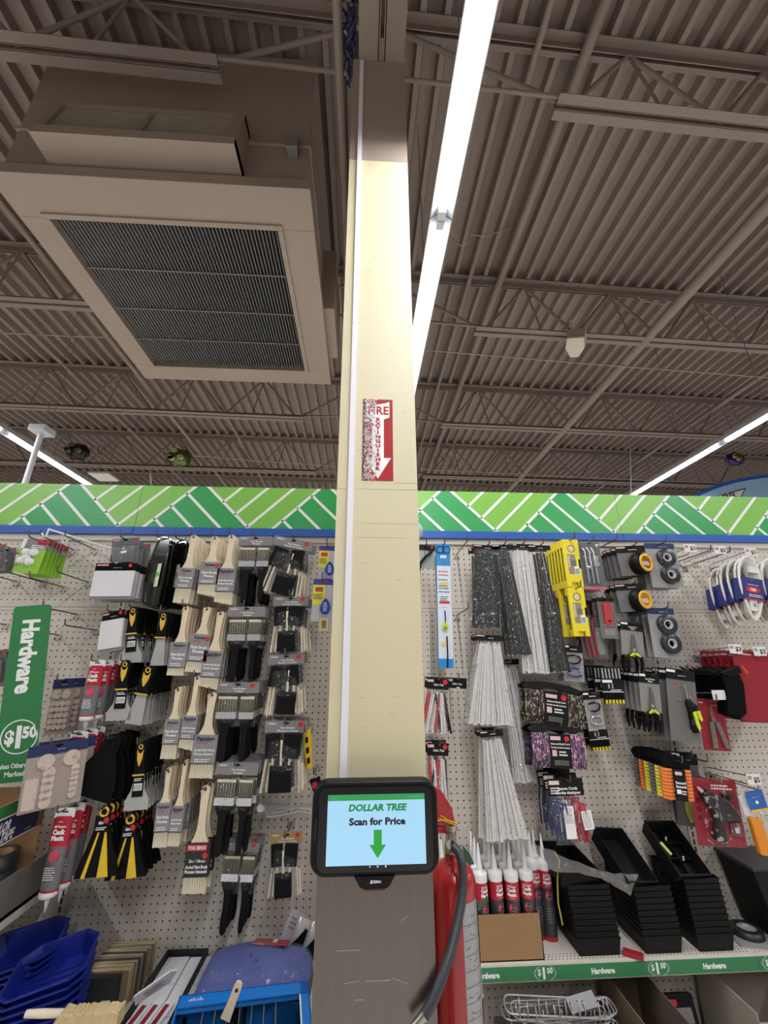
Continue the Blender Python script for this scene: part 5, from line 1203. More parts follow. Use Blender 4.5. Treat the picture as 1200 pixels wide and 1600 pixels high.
def rope(W, H, mt=ROPEC):
    t = empty('utility_rope_pack'); m = MB(); zt = -H*.22
    m.prism([(-W*.5, -H*.12), (-W*.40, -.004), (-W*.1, .004), (W*.25, 0), (W*.44, -H*.08), (W*.52, -H*.17), (W*.4, -H*.17), (W*.30, -H*.24), (W*.1, -H*.15), (-W*.12, -H*.15), (-W*.25, -H*.23), (-W*.46, -H*.20)], -.004, .004, mat('hanger_black_film', '141414', .3, coat=.3)); m.obj('plastic_hanger', t, bevel=.001)
    n = 9
    for side, x0, x1 in ((-1, -W*.47, -W*.16), (1, W*.20, W*.48)):
        nn = max(3, int((x1-x0)/.008))
        for k in range(nn):
            x = x0+(x1-x0)*(k+.5)/nn; MB().tube([(x, -.004, zt), (x+.001, -.013, -H*.45), (x, -.014, -H*.75), (x+.002, -.004, -H*.99)], (x1-x0)/nn*.56, mt, n=8).obj('rope_turn', t)
    m = MB(); m.box(-W*.17, W*.21, -.0185, -.0165, -H*.98, zt, HDRK); y = -.0187
    m.box(-W*.15, W*.03, y-.0003, y, -H*.36, -H*.27, mat('label_pale_pink', 'd9b9b6', .5)); m.disc(W*.14, -H*.32, W*.045, y-.0003, y, RED, n=14); m.text('Diamond Braid Cord', W*.02, -H*.44, .006, y-.0003, WHITE, wmax=W*.34, bold=.03); m.text('Corde tressée losange', W*.02, -H*.52, .006, y-.0003, WHITE, wmax=W*.34, bold=.03)
    m.box(-W*.13, -W*.05, y-.0003, y, -H*.72, -H*.58, mat('label_pale_pink', 'd9b9b6')); m.lines(-W*.01, W*.15, -H*.62, .005, y, WHITE, n=2, gap=.010); m.lines(-W*.10, W*.16, -H*.82, .003, y, GREYC, n=3, gap=.006); m.obj('wrap_label', t); return t
stack(rope, (864, 1068), (864, 1132), 94, 2, dy=.07, Y=1.76, desc='hank of dark camouflage rope in black label', where='the upper rope hook', cat='rope', kw=dict(mt=ROPEC))
stack(rope, (868, 1131), (873, 1200), 86, 1, Y=1.76, one='front hank of pink patterned rope below the camouflage rope', where='the lower rope hook', cat='rope', kw=dict(mt=ROPEP))
stack(rope, (852, 1132), (856, 1196), 76, 1, Y=1.83, one='dark violet rope hank behind the pink patterned rope', where='x', cat='rope', kw=dict(mt=ROPEV), hk=False)
def bungee(W, H):
    t = empty('bungee_cord_pack'); h = H*.27; m = MB(); header(m, W, h, HDRK, ('Bungee Cords', 'Cordes élastiques'), brand='TOOL BENCH', brandcol=mat('label_pale_pink', 'd9b9b6')); m.lines(-W*.45, -W*.15, -h*.55, .004, -.0016, WHITE, n=3, gap=.008); m.obj('header_card', t)
    bag(t, W*.96, -H, -h, .045, mt=TBAG)
    BR = mat('bungee_red', 'b3263a', .6); BB = mat('bungee_blue', '2e3966', .6)
    for c, x0 in ((BR, .22), (BB, -.30)):
        for k in range(3):
            x = (x0+.06*k)*W; w_ = W*(.10-.02*k)
            MB().tube([(x-w_, -.006*k+.006, -H*.97+.004*k), (x-w_, -.008*k+.004, -H*.6), (x-w_*.6, -.01*k, -h-H*.12), (x+w_*.6, -.01*k, -h-H*.10), (x+w_*1.2, -.008*k, -H*.6), (x+w_*1.2, -.006*k+.006, -H*.96)], .0042, c, n=8).obj('cord', t)
    for x0, x1, z0, z1, a in ((-.22, .06, .88, .40, 0), (.18, .46, .78, .50, -6)):
        m = MB(M=Mx((0, -.020, 0), ry=R(a))); m.box(x0*W, x1*W, -.001, 0, -H*z0, -H*z1, WHITE); m.lines(x0*W+.003, x1*W-.003, -H*z1-.006, .0018, -.0012, GREYD, n=10, gap=.005); m.obj('paper_sleeve', t)
    return t
stack(bungee, (882, 1216), (896, 1320), 54, 4, dy=.045, Y=1.735, desc='bag of red and blue bungee cords', where='the hook below the ropes', cat='bungee pack', dz=.004)
def hank(W, H, c=None, first=False):
    t = empty('paracord_pack'); m = MB(); m.prism([(-W*.5, -H*.05), (-W*.36, .010), (W*.3, .010), (W*.5, -H*.06), (W*.44, -H*.24), (-W*.40, -H*.22)], -.008, .010, BLACKM); m.obj('plastic_hanger', t, bevel=.003)
    for side, x0, x1 in ((-1, -W*.46, -W*.12), (1, W*.22, W*.46)):
        for k in range(9):
            z = -H*.26-(H*.66)*k/8; MB().tube([(x0, 0, z), ((x0+x1)/2, -.010, z-.002), (x1, 0, z-.001)], H*.047, c, n=8).obj('cord_turn', t)
    m = MB(); m.box(-W*.13, W*.23, -.016, -.012, -H*.96, -H*.22, HDRK); y = -.0162; m.box(-W*.10, W*.12, y-.0003, y, -H*.36, -H*.28, mat('label_pale_pink', 'd9b9b6')); m.text('Paracord', W*.05, -H*.54, .008, y-.0003, WHITE, wmax=W*.32, bold=.04); m.text('Paracorde', W*.05, -H*.63, .008, y-.0003, WHITE, wmax=W*.32, bold=.04); m.box(-W*.10, W*.04, y-.0003, y, -H*.80, -H*.70, WHITE); m.lines(W*.06, W*.2, -H*.74, .004, y, WHITE, n=2, gap=.008); m.obj('wrap_label', t); return t
CO = mat('cord_orange', 'e07a35', .7); CY = mat('cord_yellow', 'd4cf4a', .7); CG = mat('cord_grey', '69655f', .8)
hk_where = 'the cord hook above the black trays'
for k, (c, nm) in enumerate(((CO, 'bright orange'), (CY, 'yellow'), (CG, 'grey'), (CY, 'yellow'), (CO, 'orange'), (CG, 'grey'))):
    f_ = 1.72/(1.72+.034*k); stack(hank, (567+485*f_, 1022+164*f_), (567+493*f_, 1022+230*f_), 48*f_, 1, Y=1.72+.034*k, one=f'{nm} paracord hank, {ORD[k]} on {hk_where}', where=hk_where, cat='cord', kw=dict(c=c), hk=(k == 0), group='paracord hanks')
def blades(W, H):
    t = empty('knife_pack'); m = MB(); header(m, W, H*.16, HDRK, ('------- -----',), brand='TOOL BENCH', brandcol=WHITE); m.box(-W/2, W/2, .0012, .003, -H, -H*.15, GREYD); m.obj('card', t)
    m = MB(); m.prism([(-W*.2, -H*.62), (W*.0, -H*.60), (W*.08, -H*.92), (-W*.08, -H*.95), (-W*.22, -H*.78)], -.012, 0, mat('lime_pale', 'c9c86a', .4)); m.obj('knife', t, bevel=.003); return t
stack(blades, (1068, 1176), (1082, 1292), 40, 2, Y=1.87, dy=.03, desc='grey carded pale yellow knife', where='the hook behind the paracord hanks', cat='knife')
# red carded tools
CRDR = mat('card_red', '92202d', .45, var=.05)
def sheath(W, H):
    t = empty('holster_pack'); m = MB(); m.rrect(-W/2, W/2, -H, 0, .003, 0, .002, CRDR); m.lines(-W*.45, -W*.1, -H*.06, .004, -.0004, WHITE, n=1); m.obj('card', t)
    m = MB(); m.prism([(-W*.86, -H*.40), (-W*.52, -H*.30), (-W*.42, -H*.50), (-W*.46, -H*.90), (-W*.58, -H*.97), (-W*.84, -H*.92), (-W*.78, -H*.62)], -.016, 0, BLACKM); m.prism([(-W*.92, -H*.38), (-W*.50, -H*.24), (-W*.44, -H*.34), (-W*.7, -H*.42)], -.022, -.002, BLACK); m.prism([(-W*1.1, -H*.26), (-W*.8, -H*.34), (-W*.7, -H*.42), (-W*1.0, -H*.33)], -.016, -.006, BLACK); m.obj('black_holster', t, bevel=.003)
    m = MB(); m.prism([(-W*.48, -H*.20), (-W*.32, -H*.32), (-W*.38, -H*.37)], -.024, -.018, mat('tool_orange', 'c5472c', .4)); m.obj('orange_tip', t); return t
stack(sheath, (1180, 1018), (1200, 1130), 72, 6, dy=.034, Y=1.745, desc='red card with black holster', where='the upper red card hook', cat='tool pack', galv=True, hk=False)
def multitool(W, H):
    t = empty('multi_tool_pack'); m = MB(); m.rrect(-W/2, W/2, -H, 0, .003, 0, .002, CRDR); m.lines(-W*.42, -W*.2, -H*.08, .004, -.0004, WHITE, n=1); m.lines(W*.0, W*.45, -H*.13, .004, -.0004, mat('header_pink', 'c98a92'), n=1); m.obj('card', t)
    GM = mat('tool_grey', '8a8278', .4, .5); m = MB(); m.prism([(-W*.06, -H*.45), (-W*.08, -H*.30), (-W*.02, -H*.12), (W*.04, -H*.30), (W*.08, -H*.44)], -.008, 0, GM); m.prism([(-W*.03, -H*.38), (-W*.005, -H*.2), (.0, -H*.38)], -.0085, -.008, CRDR); m.obj('jaws', t, bevel=.001)
    for a, b in ((( -.10, .45), (-.12, .95)), ((.10, .45), (.34, .95))):
        m = MB(); m.prism([((a[0]-.08)*W, -a[1]*H), ((a[0]+.08)*W, -a[1]*H), ((b[0]+.09)*W, -b[1]*H), ((b[0]-.08)*W, -b[1]*H)], -.010, 0, GM)
        for k in range(3): f = .2+.25*k; cx = (a[0]+(b[0]-a[0])*f)*W; cz = -(a[1]+(b[1]-a[1])*f)*H; m.prism([(cx-.003, cz), (cx+.003, cz), (cx+.004, cz-.016), (cx-.002, cz-.016)], -.0105, -.0100, GREYD)
        m.obj('handle', t, bevel=.001)
    return t
stack(multitool, (1107, 1092), (1122, 1173), 40, 1, Y=1.80, one='red card with grey folding multi tool', where='lower galvanised hook beside the holsters', cat='tool pack', galv=True, tagtxt=' ')
def drill(W, H):
    t = empty('glue_gun_pack'); m = MB(); m.rrect(-W/2, W/2, -H, 0, .003, 0, .002, CRDR); m.lines(-W*.05, W*.4, -H*.10, .005, -.0004, WHITE, n=2, gap=.010); m.obj('card', t)
    for k in range(3):
        m = MB(); m.ring(-W*.38, -H*(.34+.13*k), W*.04, W*.028, -.0012, 0, BLACK, n=4 if k == 2 else 14); m.obj('printed_icon', t)
    GD = mat('gun_black', '1d1719', .35); m = MB()
    m.prism([(-W*.36, -H*.20), (-W*.24, -H*.14), (W*.16, -H*.30), (W*.36, -H*.52), (W*.34, -H*.62), (W*.18, -H*.58), (W*.02, -H*.60), (-W*.0, -H*.94), (-W*.24, -H*.88), (-W*.16, -H*.56), (-W*.30, -H*.34)], -.034, -.002, GD); m.obj('gun_body', t, bevel=.009, seg=3)
    m = MB(); m.lathe([(.008, 0), (.006, .012), (.003, .022)], STEEL, n=12, M=Mx((-W*.33, -.018, -H*.18), ry=R(-50))); m.obj('nozzle_tip', t)
    m = MB(); m.disc(W*.24, -H*.26, W*.10, -.010, 0, mat('accessory_dark', '4a2328', .5), n=18); m.disc(W*.24, -H*.26, W*.05, -.0115, -.010, BLACK, n=8); m.obj('accessory_disc', t)
    m = MB(); m.rrect(W*.20, W*.44, -H*.84, -H*.64, .006, -.006, 0, mat('accessory_tray', '6d3a40', .3)); m.box(W*.27, W*.36, -.010, -.006, -H*.78, -H*.70, STEEL); m.obj('accessory_tray', t)
    m = MB(); m.rrect(-W*.44, W*.48, -H*.96, -H*.10, .012, -.0365, -.036, BLISTER); m.obj('blister', t); return t
stack(drill, (1112, 1217), (1130, 1323), 72, 1, Y=1.80, one='red card with black pistol shaped tool under the price tag', where='galvanised hook holding the pistol shaped tool', cat='tool pack', galv=True)
def cord(W, H):
    t = empty('extension_cord'); CW = mat('cord_white', 'ddd9d2', .5, var=.04)
    rn = random.Random(int(W*9999))
    for k in range(8):
        w_ = W*(.50-.045*k); y = -.014+.0046*k; pts = []
        for j in range(21):
            a = PI/2+2*PI*j/20; x = w_*math.cos(a)*(.75+.25*math.sin(a)); z = -H*.5+(H*.49-.004*k)*math.sin(a); pts.append((x, y+.002*math.sin(3*a), z))
        MB().tube(pts, .0052, CW, n=8, caps=False).obj('cord_loop', t)
    m = MB(); m.box(-W*.14, W*.10, -.020, -.004, -H*.86, -H*.68, CW)
    for s_ in (-.03, .03): m.box(s_*W-.002, s_*W+.002, -.022, -.020, -H*.80, -H*.74, GREYC)
    m.obj('socket_end', t, bevel=.003)
    m = MB(); m.box(.0, W*.34, -.016, -.004, -H*.26, -H*.16, CW); m.tube([(W*.34, -.010, -H*.19), (W*.46, -.010, -H*.19)], .0016, STEEL, n=6); m.tube([(W*.34, -.010, -H*.23), (W*.46, -.010, -H*.23)], .0016, STEEL, n=6); m.obj('plug', t, bevel=.002)
    NV = mat('sleeve_navy', '2b3170', .5); m = MB(); m.box(-W*.36, W*.36, -.024, -.0225, -H*.70, -H*.36, NV); m.box(-W*.36, W*.36, .0205, .022, -H*.70, -H*.36, NV); y = -.0242
    for s_ in (-1, 1): m.box(s_*W*.36-.0008, s_*W*.36+.0008, -.024, .022, -H*.70, -H*.36, NV)
    m.box(-W*.36, W*.36, y-.0003, y, -H*.70, -H*.68, mat('sleeve_crimson', 'b03048', .5)); m.text('---- -----', -W*.02, -H*.385, .004, y-.0003, WHITE, wmax=W*.5, bold=.02); m.text('Extension Cord', 0, -H*.465, .005, y-.0003, WHITE, wmax=W*.7, bold=.02); m.disc(-W*.02, -H*.54, W*.26, y-.0003, y, RED, n=20, rz=H*.048); m.text('12ft', -W*.02, -H*.54, .012, y-.0006, WHITE, wmax=W*.4, bold=.04); m.lines(-W*.2, W*.3, -H*.62, .003, y-.0002, WHITE, n=2, gap=.007); m.obj('paper_sleeve', t); return t
stack(cord, (1163, 870), (1176, 970), 40, 6, dy=.033, Y=1.72, desc='coiled white extension cord in navy sleeve', where='the hook beside the tape rolls', cat='extension cord', hk=False, dz=-.004, jit=.02)
stack(cord, (1197, 874), (1213, 970), 38, 4, dy=.04, Y=1.73, desc='coiled white extension cord in navy sleeve', where='the outermost cord hook at the frame', cat='extension cord', hk=False, jit=.02)
def orange_tool(W, H):
    t = empty('hand_saw_pack'); OR = mat('handle_orange', 'e08a1e', .4)
    bag(t, W, -H*.52, 0, .03, mt=TBAG)
    m = MB(M=Mx(ry=R(-12))); m.box(-W*.30, W*.32, -.018, -.016, -H*.34, -H*.06, mat('label_blue', '2a62b0', .5)); m.box(-W*.30, W*.32, -.0185, -.016, -H*.36, -H*.33, YELLOW); m.text('---- ---', 0, -H*.15, .007, -.0187, YELLOW, wmax=W*.5, bold=.03); m.disc(0, -H*.23, .006, -.0188, -.018, WHITE, n=12); m.obj('label', t)
    m = MB(); m.prism([(-W*.40, -H*.18), (-W*.05, -H*.12), (W*.10, -H*.48), (-W*.28, -H*.44)], -.002, .002, CWH); m.obj('blade_guard', t)
    m = MB(); m.prism([(-W*.18, -H*.48), (W*.22, -H*.46), (W*.42, -H*.97), (W*.30, -H*1.0), (W*.0, -H*.99)], -.012, .010, OR); m.obj('orange_handle', t, bevel=.005); return t
stack(orange_tool, (1168, 1227), (1186, 1336), 44, 1, Y=1.78, one='bagged tool with orange handle and blue label at the frame edge', where='galvanised hook holding the orange handled tool', cat='tool', galv=True)
# price tag hooks of the right-hand bay
for (x, y), tx, zb, nm in (((1081, 855), '$3', .0, 'leftmost tagged hook above the tape rolls'), ((1128, 858), '$5', 0, 'middle tagged hook of the top row'), ((1176, 861), '$3', 0, 'tagged hook over the white cords'), ((1152, 1012), '$3', 0, 'tagged hook over the holsters'), ((1190, 1016), '$3', 0, 'outer tagged hook over the holsters'), ((1181, 1216), '$5', 0, 'tagged hook over the orange handled tool')):
    q = at(x, y, 1.725); hook(q.x-.009, q.z-.036, 1.735, 'galvanised peg hook with price tag: '+nm, galv=True, tagtxt=tx)
eh = [((713.5, 866), 'top empty hook beside the blue strip'), ((714, 961), 'second empty hook beside the blue strip'), ((925, 862), 'hook between the hex keys and measures'), ((1060, 1090), 'hook behind the screwdriver packs'), ((980, 1118), 'hook below the driver bits'), ((1058, 878), 'bent hook right of the tape rolls'), ((1085, 880), 'second bent hook right of the tape rolls'), ((1045, 1175), 'hook above the paracord hanks')]
for (x, y), nm in eh: p = at(x, y, PEGY); hook(p.x, p.z, 1.735, 'bare grey peg hook: '+nm)
# ================================================================ SHELVES AND WHAT STANDS ON THEM
SHZ, SHY = .645, 1.757
SHW = mat('shelf_almond', 'd3cbbf', .4, var=.03); SHG = mat('strip_green', '2f7a4b', .4, var=.05)
for X0, X1, lb in ((.158, 1.371, 'almond shelf with green price strip under the caulk cartridges'), (1.373, 2.588, 'almond shelf with green price strip at the right edge')):
    t = empty('gondola_shelf', (X0, SHY, SHZ)); W = X1-X0
    m = MB(); m.box(0, W, 0, PEGY-SHY-.005, -.028, 0, SHW)
    for r_ in range(3):
        k = 0; x = .01+(.0065 if r_ % 2 else 0)
        while x < W-.01: m.add([(x+.0026*math.cos(a), .010+.012*r_+.0026*math.sin(a), .0004) for a in [2*PI*q/6 for q in range(6)]], [tuple(range(6))], PEGD); x += .013
    m.obj('deck', t)
    m = MB(); m.box(0, W, -.004, 0, -.046, .0, SHW); m.box(0, W, -.006, -.004, -.043, -.006, SHG); m.obj('price_strip', t)
    y = -.0064
    tx = [(762, 1527, 'Hardware'), (943, 1521, 'Hardware'), (1118, 1517, 'Hardware')]; ci = [(852, 1523), (1030, 1519), (1207, 1505)]
    for x_, y_, s_ in tx:
        q = at(x_, y_, SHY-.006)
        if X0 < q.x < X1: MB().text(s_, q.x-X0, -.0245, .014, y, WHITE, bold=.05, wmax=.080).obj('strip_lettering', t)
    for x_, y_ in ci:
        q = at(x_, y_, SHY-.006)
        if X0 < q.x < X1:
            c = q.x-X0
            for a0, a1 in ((R(118), R(242)), (R(-62), R(62))):
                vs = []; n = 10
                for k in range(n+1):
                    a = a0+(a1-a0)*k/n; vs += [(c+.036*math.cos(a), y, -.0245+.020*math.sin(a)), (c+.0345*math.cos(a), y, -.0245+.0192*math.sin(a))]
                MB().add(vs, [(2*k, 2*k+1, 2*k+3, 2*k+2) for k in range(n)], WHITE).obj('price_bracket', t)
            m = MB(); m.text('$', c-.0195, -.022, .016, y, WHITE, bold=.015); m.text('1', c-.004, -.0245, .027, y, WHITE, bold=.05); m.text('50', c+.0165, -.0185, .013, y, WHITE, bold=.04); m.obj('strip_price', t)
    tag(t, lb, 'shelf')
# cardboard tray of caulk cartridges
CARD = mat('cardboard', '9a7753', .8, var=.07, scale=8)
def open_box(nm, x0, x1, y0, y1, z0, z1, hf, label, mt=CARD, hb=None):
    t = empty(nm, (x0, y0, z0)); W, D, H = x1-x0, y1-y0, z1-z0; th = .003; hb = hb or H
    m = MB(); m.box(0, W, 0, D, 0, th, mt); m.box(0, W, D-th, D, 0, hb, mt); m.box(0, th, 0, D, 0, H, mt); m.box(W-th, W, 0, D, 0, H, mt); m.box(0, W, 0, th, 0, hf, mt); m.obj('carton', t); return tag(t, label, 'box')
b0 = at(748, 1491, 1.768); b1 = at(850, 1492, 1.768); bt = at(797, 1428, 1.768)
open_box('cardboard_tray', b0.x, b1.x, 1.766, 1.950, SHZ+.0005, bt.z, bt.z-SHZ-.0005, 'open brown cardboard tray holding caulk cartridges on the shelf')
open_box('cardboard_tray', b0.x-.16, b0.x-.012, 1.800, 1.950, SHZ+.0005, bt.z, bt.z-SHZ-.03, 'second cardboard tray of cartridges half behind the extinguisher')
m = MB(); q = [at(x, y, Y) for x, y, Y in ((722, 1320, 1.90), (735, 1335, 1.86), (764, 1408, 1.762), (748, 1424, 1.762), (733, 1380, 1.80))]
m.add([tuple(v) for v in q]+[(v.x, v.y+.003, v.z) for v in q], [(0, 1, 2, 3, 4), (9, 8, 7, 6, 5)]+[(i, i+5, (i+1) % 5+5, (i+1) % 5) for i in range(5)], mat('flap_green', '24452c', .5)); tag(m.obj('green_flap'), 'dark green card flap sticking up beside the caulk cartridges', 'flap')
def cartridge():
    t = empty('caulk_cartridge'); r = .0245; n = 20
    m = MB(); m.lathe([(r, 0), (r, .012)], CRED, n=n); m.lathe([(r, .012), (r, .154)], mat('cartridge_charcoal', '3b3a40', .4), n=n); m.lathe([(r, .154), (r, .212)], CRED, n=n)
    def wrap(mb, s, z, h, wmax, mt, bold=.04):
        vs, fs, (x0, x1, y0, y1) = text_geo(s, bold); k = h/.69; kx = k
        if (x1-x0)*k > wmax: kx = wmax/(x1-x0)
        mb.add([((r+.0004)*math.sin((vx-(x0+x1)/2)*kx/r), -(r+.0004)*math.cos((vx-(x0+x1)/2)*kx/r), z+(vy-.345)*k) for vx, vy in vs], fs, mt)
    wrap(m, 'All Purpose', .1945, .005, .030, WHITE); wrap(m, 'Caulk', .1845, .0095, .032, WHITE, .05); wrap(m, 'Mastic', .1715, .0095, .032, WHITE, .05); wrap(m, '---- -----', .162, .004, .028, WHITE); wrap(m, '----', .2025, .005, .020, mat('cartridge_brand', 'd79aa0', .5))
    vs = []; fs = []
    for k in range(24):
        a = 2*PI*k/24; x = .013*math.cos(a); vs.append(((r+.0004)*math.sin(x/r), -(r+.0004)*math.cos(x/r), .132+.014*math.sin(a)))
    m.add(vs, [tuple(range(24))], mat('caulk_pink', 'cf4a63'))
    wrap(m, '-- --', .136, .006, .018, mat('caulk_pale_pink', 'e79aa6', .5)); wrap(m, '-----', .127, .005, .018, mat('caulk_pale_pink', 'e79aa6', .5))
    for k in range(6): wrap(m, '----- ------- --------', .096-.008*k, .003, .034, CWH, .02)
    m.obj('tube_body', t)
    m = MB(); m.lathe([(r+.0006, .206), (r+.001, .228), (r*.96, .233), (.010, .235), (.009, .240), (.0022, .316), (.0001, .317)], CWH, n=n); m.obj('cap_and_nozzle', t)
    return t
c0 = cartridge(); first = [True]
def put(x, y, z, label, rz=0):
    o = c0 if first[0] else copy_tree(c0); first[0] = False; o.location = (x, y, z); o.rotation_euler = (0, 0, rz); tag(o, label, 'caulk', 'caulk cartridges on the shelf')
rn = random.Random(2); wB = b1.x-b0.x
cn_ = ['first', 'second', 'third', 'fourth']; rw = ['front', 'second', 'third', 'back']
for r_ in range(3):
    for c in range(4):
        put(b0.x+.027+c*(wB-.054)/3, 1.795+.053*r_+(.006 if c % 2 else 0), SHZ+.004, f'{"red and charcoal caulk cartridge" if r_ == 0 else "white-nozzled caulk cartridge"}, {cn_[c]} along the {rw[r_] if r_ < 2 else "back"} row of the cardboard tray', rn.uniform(-.4, .5))
for r_ in range(3):
    for c in range(2): put(b0.x-.045-.056*c, 1.835+.046*r_, SHZ+.004, f'caulk cartridge behind the extinguisher, {["nearer", "farther"][c]} from the tray, {["front", "middle", "back"][r_]} row', rn.uniform(-.5, .5))
for k, (x, Y, nm) in enumerate(((857, 1.875, 'nearest the black trays'), (838, 1.885, 'touching the cardboard tray'), (845, 1.93, 'farthest back of the loose three'))):
    q = at(x, 1425, Y); put(q.x, Y, SHZ+.0006, 'loose caulk cartridge standing outside the cardboard tray, '+nm, .3*k)
# black nested tool trays
TRB = mat('tray_black', '0a0a0b', .6, var=.15, spec=.3)
def tray(W, D, H, fl=.008):
    t = empty('tool_tray'); th = .003
    def ring(f, z, ins=0): 
        w_, d_ = W/2*f-ins, D/2*f-ins; return [(-w_, -d_, z), (w_, -d_, z), (w_, d_, z), (-w_, d_, z)]
    m = MB(); m.loft([ring(.90, 0), ring(.985, H*.94), ring(1.01, H*.94), ring(1.01, H), ring(.96, H), ring(.88, .004, .002)], TRB, smooth=False, caps=True); m.obj('tray_shell', t, bevel=.0015)
    return t
def tray_fit(W, D, H):
    t = tray(W, D, H)
    for k in range(2): MB().box(-W*.40, W*.40, -D*.15+D*.28*k-.001, -D*.15+D*.28*k+.001, .004, H*.6, TRB).obj('divider', t)
    MB().box(-.001, .001, -D*.4, D*.4, .004, H*.55, TRB).obj('divider', t)
    m = MB(M=Mx((-W*.26, D*.02, H*.55), rz=R(25), rx=R(8))); m.prism([(-.006, 0), (.006, 0), (.006, .008), (-.006, .008)], -.022, .022, mat('lime_pale', 'c9c86a', .4)); m.obj('lime_clip', t, bevel=.002)
    for x, y in ((.0, .22), (.12, -.15)): MB(M=Mx((x*W, y*D, H*.5), rz=R(-40))).box(-.003, .003, -.008, .008, 0, .004, STEEL).obj('metal_clip', t)
    return t
def tray_stack(px_, n, pitch, where, W, D, fitted=False, base=SHZ+.0008, lean=0, toptilt=None, Y=1.856):
    q = at(px_, 1488, 1.775); a = tray(W, D, .050)
    for k in range(n):
        o = a if k == 0 else copy_tree(a); o.location = (q.x+lean*k, Y, base+pitch*k); o.rotation_euler = (0, 0, 0)
        tag(o, f'black nested tool tray, {ORD[n-1-k].replace("foremost", "topmost")} from the top of {where}' if k < n-1 else f'black tool tray topping {where}', 'tray', 'black trays, '+where)
    zt = base+pitch*(n-1)+.012
    o = (tray_fit if fitted else tray)(W, D, .052); dx, dy, rx, ry, rz = toptilt; o.location = (q.x+lean*n+dx, Y+dy, zt+.030+.07*abs(math.sin(rx))); o.rotation_euler = (rx, ry, rz)
    tag(o, ('open tool tray with lime clip topping ' if fitted else 'open empty black tray topping ')+where, 'tray')
tray_stack(937, 10, .0165, 'the stack nearest the caulk', .155, .180, toptilt=(-.035, .0, R(10), R(4), R(8)), lean=-.0015)
tray_stack(1037, 9, .0175, 'the middle black stack', .140, .185, toptilt=(-.060, -.005, R(38), R(8), R(16)), lean=-.001)
tray_stack(1120, 10, .0175, 'the black stack under the cords', .135, .185, fitted=True, toptilt=(-.040, -.005, R(40), R(4), R(8)), lean=-.001)
m = MB(); pts = [(866, 1330, 1.80), (874, 1345, 1.79), (871, 1375, 1.775), (872, 1410, 1.772), (879, 1445, 1.77)]
m.tube([at(*p) for p in pts], .005, mat('strap_lime', 'a9a53a', .6, var=.3, scale=60), n=6, flat=.4); tag(m.obj('lime_strap'), 'lime green strap hanging down the first black tray stack', 'strap')
# sheet of clear film thrown over the trays
m = MB(); nx, ny = 22, 6; P0, P1, P2, P3_ = at(790, 1312, 1.80), at(1000, 1372, 1.745), at(985, 1395, 1.735), at(815, 1338, 1.755); rn = random.Random(8); V = []
for i in range(nx+1):
    for j in range(ny+1):
        u_, v_ = i/nx, j/ny; p = (P0*(1-u_)+P1*u_)*(1-v_)+(P3_*(1-u_)+P2*u_)*v_; V.append(p+Vector((0, rn.uniform(-.006, .006), .012*math.sin(u_*7+v_*3)+rn.uniform(-.004, .004))))
m.add(V, [(i*(ny+1)+j, (i+1)*(ny+1)+j, (i+1)*(ny+1)+j+1, i*(ny+1)+j+1) for i in range(nx) for j in range(ny)], film('loose_film', haze=.22, col='c9c4be', bump=.8, scale=40, gloss=.10), smooth=True)
tag(m.obj('plastic_film'), 'loose sheet of clear plastic film over the black trays', 'plastic film')
q = at(990, 1490, 1.76); m = MB(M=Mx((q.x, 1.762, SHZ+.002), rz=R(-35))); m.box(-.03, .03, -.012, .012, 0, .012, mat('scrap_red', '9c1f2a', .35)); tag(m.obj('red_packet'), 'small red packet squeezed in front of the black trays', 'packet')
# clear clamshell with a tape roll at the right
q = at(1178, 1462, 1.83); t = empty('tape_clamshell', (q.x, 1.845, SHZ+.001)); M_ = Mx(rz=R(-12))
MB(M=M_).box(-.075, .075, -.075, .085, 0, .004, mat('card_silver_grey', '989695')).obj('backing_card', t)
m = MB(M=Mx((-.01, .0, .004))); m.lathe([(.050, 0), (.050, .020), (.030, .022), (.030, .0)], RUB, n=28); m.obj('tape_roll', t)
m = MB(M=Mx((-.01, .0, .004))); m.lathe([(.030, 0), (.030, .020), (.022, .020), (.022, 0)], CORE, n=24); m.obj('roll_core', t)
m = MB(M=M_); m.box(-.070, .070, -.070, .080, .0265, .027, BLISTER); m.obj('clear_lid', t)
tag(t, 'clear clamshell with black tape roll lying on the shelf', 'tape pack')
q = at(1158, 1352, 1.82); t = empty('black_case', (q.x, 1.80, SHZ+.001)); zt = q.z-SHZ
m = MB(); m.loft([[(.055, -.02, 0), (.25, -.02, 0), (.25, .14, 0), (.055, .14, 0)], [(0, -.03, zt), (.25, -.03, zt), (.25, .14, zt), (0, .14, zt)]], TRB, smooth=False); m.obj('case_body', t, bevel=.004)
m = MB(); m.box(-.004, .254, -.035, .144, zt, zt+.012, mat('case_lid', '2b2b2e', .45)); m.obj('case_lid', t, bevel=.003)
tag(t, 'black plastic case at the right edge of the shelf', 'case')
